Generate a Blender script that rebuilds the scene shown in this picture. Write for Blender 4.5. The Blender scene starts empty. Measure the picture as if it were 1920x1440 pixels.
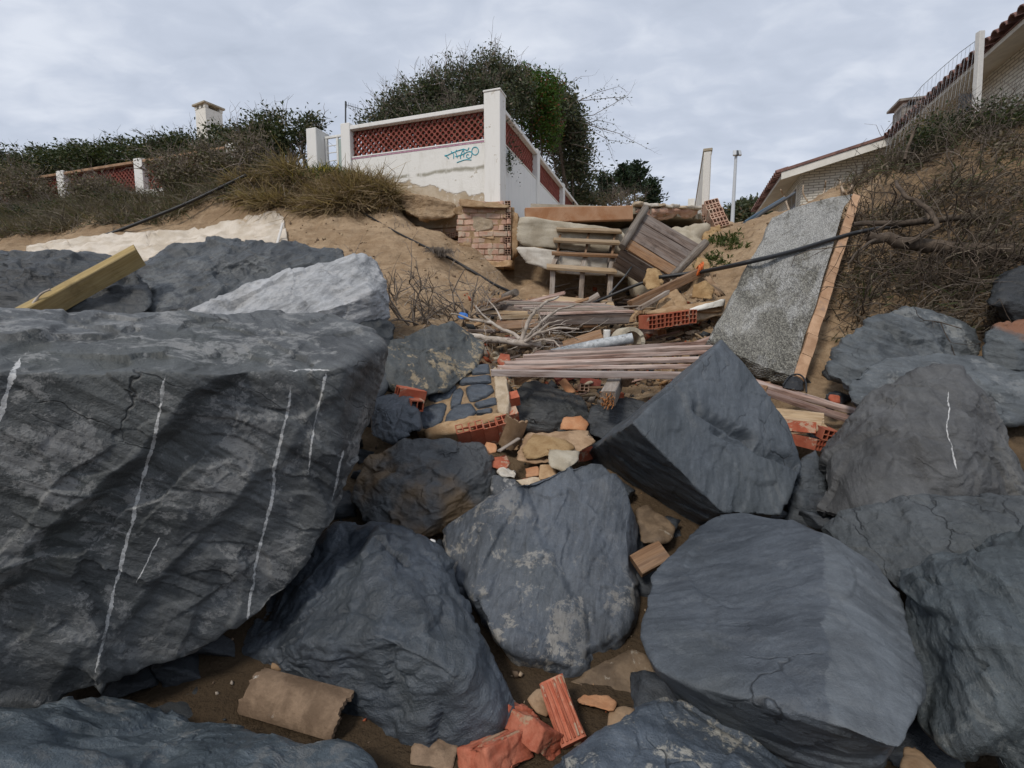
import bpy, bmesh, math, random
import numpy as np
from mathutils import Vector, Matrix

R = math.radians
C = bpy.context.scene.collection
SC = bpy.context.scene

# ------------------------------------------------------------------ camera
FPX = 905.0                       # focal length in pixels of the 1920 px wide photograph
PITCH = R(6.3)
EYE = 1.6
cam_data = bpy.data.cameras.new('camera')
cam_data.sensor_width = 36.0
cam_data.lens = 36.0 * FPX / 1920.0
cam_data.clip_start = 0.05
cam_data.clip_end = 6000.0
cam = bpy.data.objects.new('camera', cam_data)
C.objects.link(cam)
cam.location = (0, 0, EYE)
cam.rotation_euler = (R(90) - PITCH, 0, 0)
SC.camera = cam

# ------------------------------------------------------------------ sky
SUN_DIR = Vector((-0.38, -0.56, 0.74)).normalized()      # towards the veiled sun
SUN_EL = math.asin(SUN_DIR.z)
SUN_AZ = math.atan2(SUN_DIR.x, SUN_DIR.y)
world = bpy.data.worlds.new('World')
SC.world = world
world.use_nodes = True
wn, wl = world.node_tree.nodes, world.node_tree.links
for n in list(wn):
    wn.remove(n)
w_out = wn.new('ShaderNodeOutputWorld')
w_bg = wn.new('ShaderNodeBackground')
w_bg.inputs['Strength'].default_value = 0.1
sky = wn.new('ShaderNodeTexSky')
sky.sky_type = 'NISHITA'
sky.sun_disc = False
sky.sun_elevation = SUN_EL
sky.sun_rotation = SUN_AZ
sky.dust_density = 2.0
# a closed deck of soft mottled cloud: the pattern lies on a level layer overhead
tc = wn.new('ShaderNodeTexCoord')
sep = wn.new('ShaderNodeSeparateXYZ')
wl.new(tc.outputs['Generated'], sep.inputs[0])
zc = wn.new('ShaderNodeMath'); zc.operation = 'MAXIMUM'; zc.inputs[1].default_value = 0.0
wl.new(sep.outputs['Z'], zc.inputs[0])
za = wn.new('ShaderNodeMath'); za.operation = 'ADD'; za.inputs[1].default_value = 0.22
wl.new(zc.outputs[0], za.inputs[0])
comb = wn.new('ShaderNodeCombineXYZ')
for ax in ('X', 'Y'):
    d = wn.new('ShaderNodeMath'); d.operation = 'DIVIDE'
    wl.new(sep.outputs[ax], d.inputs[0]); wl.new(za.outputs[0], d.inputs[1])
    wl.new(d.outputs[0], comb.inputs[ax])
mp = wn.new('ShaderNodeMapping')
mp.inputs['Rotation'].default_value = (0, 0, R(24))
mp.inputs['Scale'].default_value = (0.8, 1.25, 1.0)
wl.new(comb.outputs[0], mp.inputs['Vector'])
n1 = wn.new('ShaderNodeTexNoise'); n1.inputs['Scale'].default_value = 1.7
n1.inputs['Detail'].default_value = 7; n1.inputs['Roughness'].default_value = 0.52
n1.inputs['Distortion'].default_value = 0.25
n2 = wn.new('ShaderNodeTexNoise'); n2.inputs['Scale'].default_value = 9.0
n2.inputs['Detail'].default_value = 8; n2.inputs['Roughness'].default_value = 0.5
n2.inputs['Distortion'].default_value = 0.5
wl.new(mp.outputs[0], n1.inputs['Vector']); wl.new(mp.outputs[0], n2.inputs['Vector'])
nm = wn.new('ShaderNodeMix'); nm.data_type = 'FLOAT'; nm.inputs['Factor'].default_value = 0.36
wl.new(n1.outputs['Fac'], nm.inputs['A']); wl.new(n2.outputs['Fac'], nm.inputs['B'])
ramp = wn.new('ShaderNodeValToRGB')
ramp.color_ramp.elements[0].position = 0.34
ramp.color_ramp.elements[0].color = (0.45, 0.50, 0.595, 1)
ramp.color_ramp.elements[1].position = 0.66
ramp.color_ramp.elements[1].color = (0.69, 0.73, 0.81, 1)
e = ramp.color_ramp.elements.new(0.5); e.color = (0.53, 0.58, 0.68, 1)
wl.new(nm.outputs['Result'], ramp.inputs['Fac'])
sc10 = wn.new('ShaderNodeVectorMath'); sc10.operation = 'SCALE'; sc10.inputs['Scale'].default_value = 8.8
wl.new(ramp.outputs['Color'], sc10.inputs[0])
mixw = wn.new('ShaderNodeMix'); mixw.data_type = 'RGBA'
mixw.inputs['Factor'].default_value = 0.93
wl.new(sky.outputs['Color'], mixw.inputs['A']); wl.new(sc10.outputs[0], mixw.inputs['B'])
wl.new(mixw.outputs['Result'], w_bg.inputs['Color'])
wl.new(w_bg.outputs[0], w_out.inputs['Surface'])

# ------------------------------------------------------------------ veiled sun
sun_data = bpy.data.lights.new('sun', 'SUN')
sun_data.energy = 1.5
sun_data.angle = R(11)
sun_data.color = (1.0, 0.93, 0.84)
sun = bpy.data.objects.new('sun', sun_data)
C.objects.link(sun)
sun.rotation_euler = SUN_DIR.to_track_quat('Z', 'Y').to_euler()

SC.view_settings.view_transform = 'Standard'
SC.view_settings.look = 'None'
SC.view_settings.exposure = 0.35
SC.view_settings.gamma = 1.0
SC.view_settings.use_curve_mapping = False
SC.cycles.use_denoising = True
SC.cycles.max_bounces = 6
SC.cycles.diffuse_bounces = 3
SC.cycles.transparent_max_bounces = 6

# ------------------------------------------------------------------ pixel -> place
CP, SP = math.cos(PITCH), math.sin(PITCH)

def at(px, py, Y):
    """The point at ground distance Y that the photograph shows at pixel (px, py)."""
    u, v = (px - 960.0) / FPX, (720.0 - py) / FPX
    d = Vector((u, CP + v * SP, -SP + v * CP))
    return Vector((0, 0, EYE)) + d * (Y / d.y)

def on_plane(px, py, P, n):
    u, v = (px - 960.0) / FPX, (720.0 - py) / FPX
    d = Vector((u, CP + v * SP, -SP + v * CP))
    e = Vector((0, 0, EYE))
    return e + d * ((P - e).dot(n) / d.dot(n))

def at_z(px, py, z):
    return on_plane(px, py, Vector((0, 0, z)), Vector((0, 0, 1)))

# ------------------------------------------------------------------ noise (numpy)
_rs = np.random.RandomState(7)
_perm = np.concatenate([_rs.permutation(256)] * 3)
_grad = _rs.normal(size=(256, 3)); _grad /= np.linalg.norm(_grad, axis=1)[:, None]

def gnoise(p, off=0.0):
    p = np.asarray(p, float) + off * np.array([17.13, 5.71, 9.37])
    i = np.floor(p).astype(int); f = p - i
    u = f * f * f * (f * (f * 6 - 15) + 10)
    i &= 255
    res = 0
    for dx in (0, 1):
        wx = u[:, 0] if dx else 1 - u[:, 0]
        for dy in (0, 1):
            wy = u[:, 1] if dy else 1 - u[:, 1]
            for dz in (0, 1):
                wz = u[:, 2] if dz else 1 - u[:, 2]
                h = _perm[_perm[_perm[(i[:, 0] + dx) & 255] + ((i[:, 1] + dy) & 255)] + ((i[:, 2] + dz) & 255)]
                g = _grad[h]
                res = res + wx * wy * wz * (g[:, 0] * (f[:, 0] - dx) + g[:, 1] * (f[:, 1] - dy) + g[:, 2] * (f[:, 2] - dz))
    return res * 1.6

def fbm(p, oct=4, off=0.0, gain=0.5, lac=2.03):
    a, s, r = 1.0, 1.0, 0
    for k in range(oct):
        r = r + a * gnoise(np.asarray(p) * s, off + k * 3.7)
        a *= gain; s *= lac
    return r

def smooth(a, b, x):
    t = np.clip((x - a) / (b - a), 0, 1)
    return t * t * (3 - 2 * t)

# ------------------------------------------------------------------ meshes, things, parts
def mesh_np(name, V, F, smooth_shade=False):
    V = np.asarray(V, np.float32)
    me = bpy.data.meshes.new(name)
    if isinstance(F, np.ndarray):
        k = F.shape[1]; nf = len(F)
        me.vertices.add(len(V)); me.vertices.foreach_set('co', V.ravel())
        me.loops.add(nf * k); me.loops.foreach_set('vertex_index', F.astype(np.int32).ravel())
        me.polygons.add(nf)
        me.polygons.foreach_set('loop_start', np.arange(0, nf * k, k, dtype=np.int32))
        me.update(calc_edges=True)
    else:
        me.from_pydata([tuple(map(float, v)) for v in V], [], F)
        me.update()
    if smooth_shade:
        me.polygons.foreach_set('use_smooth', np.ones(len(me.polygons), bool))
    return me

W = {}                                   # world matrix of every object built here

def tag(o, label=None, cat=None, group=None, kind=None):
    if label: o['label'] = label
    if cat: o['category'] = cat
    if group: o['group'] = group
    if kind: o['kind'] = kind
    return o

def thing(name, label, cat, loc, group=None):
    o = bpy.data.objects.new(name, None); C.objects.link(o)
    o.empty_display_size = 0.1
    o.location = Vector(loc); W[o] = Matrix.Translation(Vector(loc))
    return tag(o, label, cat, group)

def put(name, me, mat, parent=None, M=None):
    """Link mesh me as an object; M is its world matrix."""
    o = bpy.data.objects.new(name, me); C.objects.link(o)
    if mat is not None and (len(me.materials) == 0):
        me.materials.append(mat)
    M = Matrix.Identity(4) if M is None else M
    W[o] = M
    if parent is not None:
        o.parent = parent
        o.matrix_basis = W[parent].inverted() @ M
    else:
        o.matrix_basis = M
    return o

def local(V, loc):
    return np.asarray(V, float) - np.array(loc, float)

def frame(A, B, up=(0, 0, 1)):
    """Matrix at the middle of AB: x along AB, z close to up."""
    A, B, up = Vector(A), Vector(B), Vector(up)
    x = (B - A).normalized()
    y = up.cross(x)
    if y.length < 1e-4: y = Vector((0, 1, 0)).cross(x)
    y.normalize(); z = x.cross(y)
    M = Matrix((x, y, z)).transposed().to_4x4()
    M.translation = (A + B) / 2
    return M

def beam_mesh(L, w, h, seg=3, jit=0.003, ch=0.006, rnd=None, ragged=0.0):
    rnd = rnd or random
    ch = min(ch, w * .3, h * .3)
    prof = [(-w/2+ch, -h/2), (w/2-ch, -h/2), (w/2, -h/2+ch), (w/2, h/2-ch), (w/2-ch, h/2), (-w/2+ch, h/2), (-w/2, h/2-ch), (-w/2, -h/2+ch)]
    V, F = [], []
    bow = rnd.uniform(-1, 1) * jit * 2
    for s in range(seg + 1):
        t = s / seg
        x = -L/2 + L*t
        by = bow * math.sin(math.pi * t) + rnd.uniform(-jit, jit) * .5
        bz = rnd.uniform(-jit, jit) * .5
        for (y, z) in prof:
            rx = rnd.uniform(-1, 1) * ragged if s in (0, seg) else 0
            V.append((x + rx, y + by + rnd.uniform(-jit, jit)*.3, z + bz + rnd.uniform(-jit, jit)*.3))
    for s in range(seg):
        for k in range(8):
            a, b = s*8+k, s*8+(k+1) % 8
            F.append((a, a+8, b+8, b)[::-1])
    F.append(tuple(range(8))[::-1]); F.append(tuple(range(seg*8, seg*8+8)))
    return mesh_np('beam', V, F)

def beam(name, A, B, w, h, mat, parent=None, up=(0, 0, 1), seg=3, jit=0.003, ch=0.006, seed=0, ragged=0.0):
    A, B = Vector(A), Vector(B)
    rnd = random.Random(seed + int(abs(A.x*97 + A.y*31 + A.z*13)*100))
    return put(name, beam_mesh((B-A).length, w, h, seg, jit, ch, rnd, ragged), mat, parent, frame(A, B, up))

def box_mesh(a, b, bev=0.0):
    bm = bmesh.new()
    bmesh.ops.create_cube(bm, size=1)
    for v in bm.verts:
        v.co = Vector([a[i] + (v.co[i] + .5) * (b[i] - a[i]) for i in range(3)])
    if bev > 0:
        bmesh.ops.bevel(bm, geom=bm.edges[:], offset=bev, segments=1, affect='EDGES')
    me = bpy.data.meshes.new('box'); bm.to_mesh(me); bm.free()
    return me

def tube_np(pts, rad, sides=6, cap=True):
    """Tube along points; returns V (n,3), F list of quads (np)."""
    P = np.array([tuple(p) for p in pts], float); n = len(P)
    rad = np.broadcast_to(np.asarray(rad, float), (n,))
    T = np.zeros_like(P); T[1:-1] = P[2:] - P[:-2]; T[0] = P[1] - P[0]; T[-1] = P[-1] - P[-2]
    T /= np.linalg.norm(T, axis=1)[:, None] + 1e-9
    ref = np.array([0, 0, 1.0]) if abs(T[0][2]) < .9 else np.array([1.0, 0, 0])
    V = []
    u = np.cross(T[0], ref); u /= np.linalg.norm(u)
    for i in range(n):
        u = u - T[i] * np.dot(u, T[i]); u /= np.linalg.norm(u) + 1e-9
        w = np.cross(T[i], u)
        for k in range(sides):
            a = 2 * math.pi * k / sides
            V.append(P[i] + rad[i] * (math.cos(a) * u + math.sin(a) * w))
    F = []
    for i in range(n - 1):
        for k in range(sides):
            a = i*sides + k; b = i*sides + (k+1) % sides
            F.append((a, b, b+sides, a+sides))
    return np.array(V), np.array(F, int)

class Geo:
    """Collects quads."""
    def __init__(s): s.V, s.F, s.n = [], [], 0
    def add(s, V, F):
        s.V.append(np.asarray(V, float)); s.F.append(np.asarray(F, int) + s.n); s.n += len(V)
    def tube(s, pts, rad, sides=6): s.add(*tube_np(pts, rad, sides))
    def box(s, M, L, w, h):
        c = np.array([(x, y, z) for x in (-.5, .5) for y in (-.5, .5) for z in (-.5, .5)]) * (L, w, h)
        Mn = np.array(M)
        c = c @ Mn[:3, :3].T + Mn[:3, 3]
        s.add(c, [(0, 1, 3, 2), (4, 6, 7, 5), (0, 4, 5, 1), (2, 3, 7, 6), (0, 2, 6, 4), (1, 5, 7, 3)])
    def arrays(s): return np.concatenate(s.V), np.concatenate(s.F)
    def mesh(s, name, loc=(0, 0, 0), smooth_shade=False):
        V, F = s.arrays()
        return mesh_np(name, V - np.array(loc, float), F, smooth_shade)

def solid_from_outline(outline, thick, bev=0.0):
    """Extrude a 2-D outline (list of (x, y)) by thick in z, centred on z = 0."""
    bm = bmesh.new()
    vs = [bm.verts.new((x, y, -thick/2)) for x, y in outline]
    f = bm.faces.new(vs)
    r = bmesh.ops.extrude_face_region(bm, geom=[f])
    for v in [g for g in r['geom'] if isinstance(g, bmesh.types.BMVert)]:
        v.co.z += thick
    bmesh.ops.recalc_face_normals(bm, faces=bm.faces[:])
    if bev > 0:
        bmesh.ops.bevel(bm, geom=bm.edges[:], offset=bev, segments=1, affect='EDGES')
    me = bpy.data.meshes.new('solid'); bm.to_mesh(me); bm.free()
    return me
# ------------------------------------------------------------------ materials
class NT:
    def __init__(s, name):
        s.m = bpy.data.materials.new(name); s.m.use_nodes = True
        s.n, s.l = s.m.node_tree.nodes, s.m.node_tree.links
        for n in list(s.n): s.n.remove(n)
        s.out = s.n.new('ShaderNodeOutputMaterial')
        s.b = s.n.new('ShaderNodeBsdfPrincipled')
        s.l.new(s.b.outputs[0], s.out.inputs['Surface'])
        s.tc = s.n.new('ShaderNodeTexCoord')
        s.obj = s.tc.outputs['Object']
    def node(s, t, **kw):
        n = s.n.new(t)
        for k, v in kw.items(): setattr(n, k, v)
        return n
    def link(s, a, b): s.l.new(a, b)
    def setin(s, sock, v):
        if isinstance(v, bpy.types.NodeSocket): s.l.new(v, sock)
        elif isinstance(v, (tuple, list)) and len(v) == 3 and sock.type == 'RGBA': sock.default_value = (*v, 1)
        else: sock.default_value = v
    def math(s, op, a, b=0.0, c=None, clamp=False):
        n = s.node('ShaderNodeMath', operation=op); n.use_clamp = clamp
        s.setin(n.inputs[0], a); s.setin(n.inputs[1], b)
        if c is not None: s.setin(n.inputs[2], c)
        return n.outputs[0]
    def vmath(s, op, a, b=None, scale=None):
        n = s.node('ShaderNodeVectorMath', operation=op)
        s.setin(n.inputs[0], a)
        if b is not None: s.setin(n.inputs[1], b)
        if scale is not None: s.setin(n.inputs['Scale'], scale)
        return n.outputs['Value'] if op in ('DOT_PRODUCT', 'LENGTH', 'DISTANCE') else n.outputs[0]
    def mapping(s, vec, scale=(1, 1, 1), rot=(0, 0, 0), loc=(0, 0, 0)):
        n = s.node('ShaderNodeMapping')
        s.link(vec, n.inputs['Vector'])
        n.inputs['Scale'].default_value = scale; n.inputs['Rotation'].default_value = rot
        s.setin(n.inputs['Location'], loc)
        return n.outputs[0]
    def noise(s, vec, scale, detail=4, rough=.55, dist=0.0, out='Fac'):
        n = s.node('ShaderNodeTexNoise')
        s.link(vec, n.inputs['Vector'])
        n.inputs['Scale'].default_value = scale; n.inputs['Detail'].default_value = detail
        n.inputs['Roughness'].default_value = rough; n.inputs['Distortion'].default_value = dist
        return n.outputs[out]
    def voro(s, vec, scale, feature='F1', rnd=1.0, out='Distance'):
        n = s.node('ShaderNodeTexVoronoi', feature=feature)
        s.link(vec, n.inputs['Vector']); n.inputs['Scale'].default_value = scale
        n.inputs['Randomness'].default_value = rnd
        return n.outputs[out]
    def ss(s, x, lo, hi):
        n = s.node('ShaderNodeMapRange', interpolation_type='SMOOTHSTEP')
        s.link(x, n.inputs['Value'])
        n.inputs['From Min'].default_value = lo; n.inputs['From Max'].default_value = hi
        return n.outputs['Result']
    def mix(s, f, a, b):
        n = s.node('ShaderNodeMix', data_type='RGBA')
        s.setin(n.inputs['Factor'], f); s.setin(n.inputs['A'], a); s.setin(n.inputs['B'], b)
        return n.outputs['Result']
    def mixf(s, f, a, b):
        n = s.node('ShaderNodeMix', data_type='FLOAT')
        s.setin(n.inputs['Factor'], f); s.setin(n.inputs['A'], a); s.setin(n.inputs['B'], b)
        return n.outputs['Result']
    def mulc(s, a, f):
        n = s.node('ShaderNodeMix', data_type='RGBA', blend_type='MULTIPLY')
        n.inputs['Factor'].default_value = 1.0
        s.setin(n.inputs['A'], a); s.link(f, n.inputs['B'])
        return n.outputs['Result']
    def rand(s):
        return s.node('ShaderNodeObjectInfo').outputs['Random']
    def attr(s, name, out='Fac'):
        n = s.node('ShaderNodeAttribute'); n.attribute_name = name
        return n.outputs[out]
    def bump(s, h, strength=.5, dist=.02, prev=None):
        n = s.node('ShaderNodeBump')
        n.inputs['Strength'].default_value = strength; n.inputs['Distance'].default_value = dist
        s.link(h, n.inputs['Height'])
        if prev is not None: s.link(prev, n.inputs['Normal'])
        return n.outputs['Normal']
    def done(s, col, rough=.8, normal=None, spec=.3, metal=0.0):
        s.setin(s.b.inputs['Base Color'], col); s.setin(s.b.inputs['Roughness'], rough)
        s.b.inputs['Specular IOR Level'].default_value = spec
        s.b.inputs['Metallic'].default_value = metal
        if normal is not None: s.link(normal, s.b.inputs['Normal'])
        return s.m

def rot_to(b):
    return Vector((0, 0, 1)).rotation_difference(Vector(b).normalized()).inverted().to_euler()

def m_rock(name, dark=(.030, .036, .043), mid=(.060, .070, .082), pale=(.21, .22, .22), pale_amt=.3, rough=.62, bed=(0, 0, 1), stain=None, flecks=.35, veins=(), loc=(0, 0, 0), seed=0.0, patch_scale=3.2, green=.3, fol_amt=.5, region=None, bs=.6):
    """Slate: bedding along bed; veins = list of (A, B, depth direction, half width) in world space."""
    mid = tuple(c * 1.32 for c in mid); dark = tuple(c * 1.05 for c in dark)
    t = NT(name)
    p0 = t.mapping(t.obj, loc=(seed * 3.1, seed * 1.7, seed * 2.3))
    pb = t.mapping(t.mapping(p0, rot=rot_to(bed)), scale=(1, 1, 7))
    big = t.noise(p0, 1.7, 5, .6)
    fol = t.noise(pb, 4.5, 8, .68, .6)
    fine = t.noise(p0, 38, 5, .7)
    grit = t.noise(p0, 140, 3, .7)
    col = t.mix(t.ss(t.mixf(.5, big, fol), .36, .64), dark, mid)
    col = t.mix(t.math('MULTIPLY', t.ss(t.noise(p0, 1.1, 3), .5, .7), green), col, (.052, .058, .052))
    col = t.mix(t.math('MULTIPLY', t.ss(fine, .3, .7), .75), col, t.mulc(col, t.mix(grit, (.38, .38, .38), (2.2, 2.2, 2.2))))
    sp_ = t.ss(t.noise(p0, 75, 4, .75), .60, .68)
    col = t.mix(t.math('MULTIPLY', sp_, t.math('MULTIPLY', t.ss(t.noise(p0, 3.1, 4), .4, .6), .30)), col, pale)
    col = t.mix(t.math('MULTIPLY', t.ss(t.noise(p0, 48, 5, .75), .60, .70), .5), col, tuple(c * .5 for c in dark))
    # scuffed and lichened patches with hard, eaten edges
    pm = t.math('MULTIPLY', t.ss(t.noise(p0, patch_scale, 12, .76, .35), .52, .56), t.ss(t.noise(p0, .9, 2), .62 - pale_amt * .5, .78 - pale_amt * .5))
    pm = t.math('MULTIPLY', pm, t.ss(t.noise(p0, 16, 9, .78), .43, .50))
    col = t.mix(t.math('MULTIPLY', pm, .75), col, t.mix(t.noise(p0, 9, 4), tuple(c * .62 for c in pale), pale))
    if stain:
        col = t.mix(t.math('MULTIPLY', t.ss(t.noise(p0, 1.5, 4, .55), .47, .60), .85), col, stain)
    if region:                       # a fresh split face of another tone, with an eaten edge
        A_, n_, c_, amt_ = region
        e_ = t.vmath('DOT_PRODUCT', t.vmath('SUBTRACT', t.obj, tuple(Vector(A_) - Vector(loc))), tuple(Vector(n_).normalized()))
        e_ = t.math('ADD', e_, t.math('MULTIPLY', t.math('SUBTRACT', t.noise(p0, 7, 8, .7), .5), .12))
        e_ = t.math('MULTIPLY', t.ss(e_, 0, .012), amt_)
        col = t.mix(e_, col, t.mix(t.ss(t.noise(p0, 5, 9, .72, .5), .35, .65), tuple(x * .62 for x in c_), tuple(x * 1.25 for x in c_)))
    fl = t.math('MULTIPLY', t.ss(t.noise(pb, 26, 6, .75, .4), .66, .72), t.ss(t.noise(p0, 1.6, 2), .45, .62))
    col = t.mix(t.math('MULTIPLY', fl, flecks), col, (.34, .35, .35))
    lift = None
    for (A, B, D, wd) in veins:
        A, B, D = Vector(A) - Vector(loc), Vector(B) - Vector(loc), Vector(D).normalized()
        x = (B - A).normalized(); n = x.cross(D).normalized(); L = (B - A).length
        wob = t.math('MULTIPLY', t.math('SUBTRACT', t.noise(t.obj, 3.2, 3), .5), .05)
        wob2 = t.math('MULTIPLY', t.math('SUBTRACT', t.noise(t.obj, 55, 3), .5), .013)
        q = t.vmath('SUBTRACT', t.obj, tuple(A))
        dist = t.math('ABSOLUTE', t.math('ADD', t.math('ADD', t.vmath('DOT_PRODUCT', q, tuple(n)), wob), wob2))
        al = t.math('DIVIDE', t.vmath('DOT_PRODUCT', q, tuple(x)), L)
        w = t.math('MULTIPLY', t.math('MULTIPLY', t.math('SUBTRACT', 1.0, t.ss(al, .75, 1.03)), t.ss(al, -.02, .03)), wd * .5)
        w = t.math('MULTIPLY', w, t.math('ADD', .25, t.ss(t.noise(t.obj, 11, 3), .25, .6)))
        line = t.math('MULTIPLY', t.math('GREATER_THAN', w, dist), t.math('LESS_THAN', t.math('ABSOLUTE', t.vmath('DOT_PRODUCT', q, tuple(D))), .45))
        col = t.mix(t.math('MULTIPLY', t.math('MULTIPLY', line, t.math('ADD', .35, t.math('MULTIPLY', t.ss(t.noise(t.obj, 17, 5, .7), .36, .5), .6))), .9), col, (.60, .60, .585))
    cr = t.voro(t.vmath('ADD', t.mapping(pb, scale=(1, 1, .45)), t.vmath('SCALE', t.noise(p0, 2.5, 4, out='Color'), scale=.55)), 1.7, 'DISTANCE_TO_EDGE')
    crack = t.math('MULTIPLY', t.math('SUBTRACT', 1.0, t.ss(cr, .0, .014)), t.ss(t.noise(p0, 1.3, 3), .56, .66))
    col = t.mix(t.math('MULTIPLY', crack, .75), col, tuple(c * .35 for c in dark))
    iso = t.noise(p0, 7, 9, .68, .4)
    h = t.math('ADD', t.math('ADD', t.math('MULTIPLY', fol, fol_amt), t.math('MULTIPLY', iso, .9)), t.math('MULTIPLY', fine, .22))
    h = t.math('SUBTRACT', h, t.math('MULTIPLY', crack, .6))
    nrm = t.bump(h, bs, .04)
    nrm = t.bump(grit, .4, .008, nrm)
    rg = t.math('ADD', t.math('MULTIPLY', t.noise(p0, 6, 4), .3), rough - .22)
    return t.done(col, rg, nrm, .5)

def m_sand(name, c1, c2, rough=.95, scale=1.0, wet=None):
    t = NT(name)
    p = t.obj
    n1_ = t.noise(p, .9 * scale, 6, .6, .3); n2_ = t.noise(p, 7 * scale, 6, .65); gr = t.noise(p, 160, 3, .7)
    col = t.mix(t.ss(t.mixf(.45, n1_, n2_), .38, .62), c1, c2)
    col = t.mulc(col, t.mix(gr, (.72, .72, .72), (1.25, 1.25, 1.25)))
    # dark roots, silt and crumbs
    col = t.mix(t.math('MULTIPLY', t.ss(t.noise(p, 4.2, 10, .78, .5), .53, .66), .5), col, tuple(c * .35 for c in c1))
    lay = t.noise(t.mapping(p, scale=(.25, .25, 9)), 1.3, 6, .65, .3)
    col = t.mix(t.math('MULTIPLY', t.ss(lay, .50, .62), .32), col, tuple(c * .62 for c in c1))
    col = t.mix(t.math('MULTIPLY', t.ss(lay, .60, .72), .35), col, tuple(min(c * 1.35, .7) for c in c2))
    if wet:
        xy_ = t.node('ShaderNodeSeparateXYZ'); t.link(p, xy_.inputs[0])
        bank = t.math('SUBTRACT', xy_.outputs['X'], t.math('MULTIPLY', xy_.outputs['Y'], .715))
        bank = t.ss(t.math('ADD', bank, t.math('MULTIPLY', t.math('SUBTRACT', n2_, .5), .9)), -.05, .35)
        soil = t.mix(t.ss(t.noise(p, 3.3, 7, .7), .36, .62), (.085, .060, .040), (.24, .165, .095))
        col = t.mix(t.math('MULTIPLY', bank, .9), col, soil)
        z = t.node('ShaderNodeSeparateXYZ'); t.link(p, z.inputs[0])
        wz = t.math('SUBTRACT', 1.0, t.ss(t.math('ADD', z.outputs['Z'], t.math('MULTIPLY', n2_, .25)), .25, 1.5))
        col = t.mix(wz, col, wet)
    st = t.noise(t.mapping(p, scale=(1, 1, 4)), 3.0, 7, .65, .4)
    nrm = t.bump(t.math('ADD', st, t.math('MULTIPLY', n2_, .8)), .75, .09)
    nrm = t.bump(t.noise(p, 34, 5, .7), .5, .02, nrm)
    nrm = t.bump(gr, .35, .008, nrm)
    return t.done(col, rough, nrm, .15)

def m_wood(name, c1, c2, grey=(.28, .27, .26), grey_amt=.4, rough=.8, dirt=.4):
    """Grain along the object's own x axis, each piece offset by its random value."""
    t = NT(name)
    off = t.node('ShaderNodeCombineXYZ')
    r = t.math('MULTIPLY', t.rand(), 37.0)
    for k in range(3): t.link(r, off.inputs[k])
    p = t.vmath('ADD', t.obj, off.outputs[0])
    g = t.noise(t.mapping(p, scale=(1.6, 28, 28)), 2.4, 6, .65, .8)
    g2 = t.noise(t.mapping(p, scale=(.9, 8, 8)), 1.6, 4, .6, .4)
    col = t.mix(t.ss(g, .34, .66), c1, c2)
    col = t.mix(t.math('MULTIPLY', t.ss(g2, .4, .66), grey_amt), col, grey)
    col = t.mix(t.math('MULTIPLY', t.ss(t.noise(p, 5, 6, .7), .52, .72), dirt), col, tuple(c * .3 for c in c1))
    col = t.mulc(col, t.mix(t.rand(), (.72, .72, .72), (1.18, 1.16, 1.12)))
    nrm = t.bump(g, .45, .006)
    return t.done(col, rough, nrm, .2)

def m_mottle(name, c1, c2, scale=6.0, rough=.85, bump=.4, bdist=.01, spots=None, spot_lo=.6, fine=90, spec=.25, rnd=.2, detail=6):
    t = NT(name)
    off = t.node('ShaderNodeCombineXYZ')
    r = t.math('MULTIPLY', t.rand(), 23.0)
    for k in range(3): t.link(r, off.inputs[k])
    p = t.vmath('ADD', t.obj, off.outputs[0])
    a = t.noise(p, scale, detail, .62, .3); f = t.noise(p, fine, 3, .7)
    col = t.mix(t.ss(a, .35, .65), c1, c2)
    col = t.mulc(col, t.mix(f, (.75, .75, .75), (1.22, 1.22, 1.22)))
    if spots:
        col = t.mix(t.math('MULTIPLY', t.ss(t.noise(p, scale * .8, 9, .72, .4), spot_lo, spot_lo + .05), .85), col, spots)
    if rnd: col = t.mulc(col, t.mix(t.rand(), (1 - rnd,) * 3, (1 + rnd,) * 3))
    nrm = t.bump(t.math('ADD', a, t.math('MULTIPLY', f, .4)), bump, bdist)
    return t.done(col, rough, nrm, spec)

def m_plaster(name, c, spall, grime, sp_lo=.60, zfade=None):
    """White limewash: flaking to render, with grime streaks."""
    t = NT(name)
    p = t.obj
    big = t.noise(p, 1.3, 6, .6); f = t.noise(p, 55, 4, .7)
    col = t.mix(t.math('MULTIPLY', t.ss(t.noise(t.mapping(p, scale=(5, 5, .9)), 1.6, 6, .65), .48, .75), .42), c, grime)
    col = t.mix(t.ss(t.noise(p, 4.5, 10, .75, .3), sp_lo, sp_lo + .02), col, spall)
    col = t.mix(t.math('MULTIPLY', t.ss(t.noise(p, 26, 5, .7), .68, .72), .8), col, tuple(x * .45 for x in spall))
    if zfade:
        z = t.node('ShaderNodeSeparateXYZ'); t.link(p, z.inputs[0])
        lo, hi = zfade
        m = t.math('SUBTRACT', 1.0, t.ss(t.math('ADD', z.outputs['Z'], t.math('MULTIPLY', t.math('SUBTRACT', t.noise(p, 2.2, 7, .65), .5), .55)), lo, hi))
        col = t.mix(m, col, spall)
    nrm = t.bump(t.math('ADD', big, t.math('MULTIPLY', f, .35)), .35, .015)
    return t.done(col, .85, nrm, .2)

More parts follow.
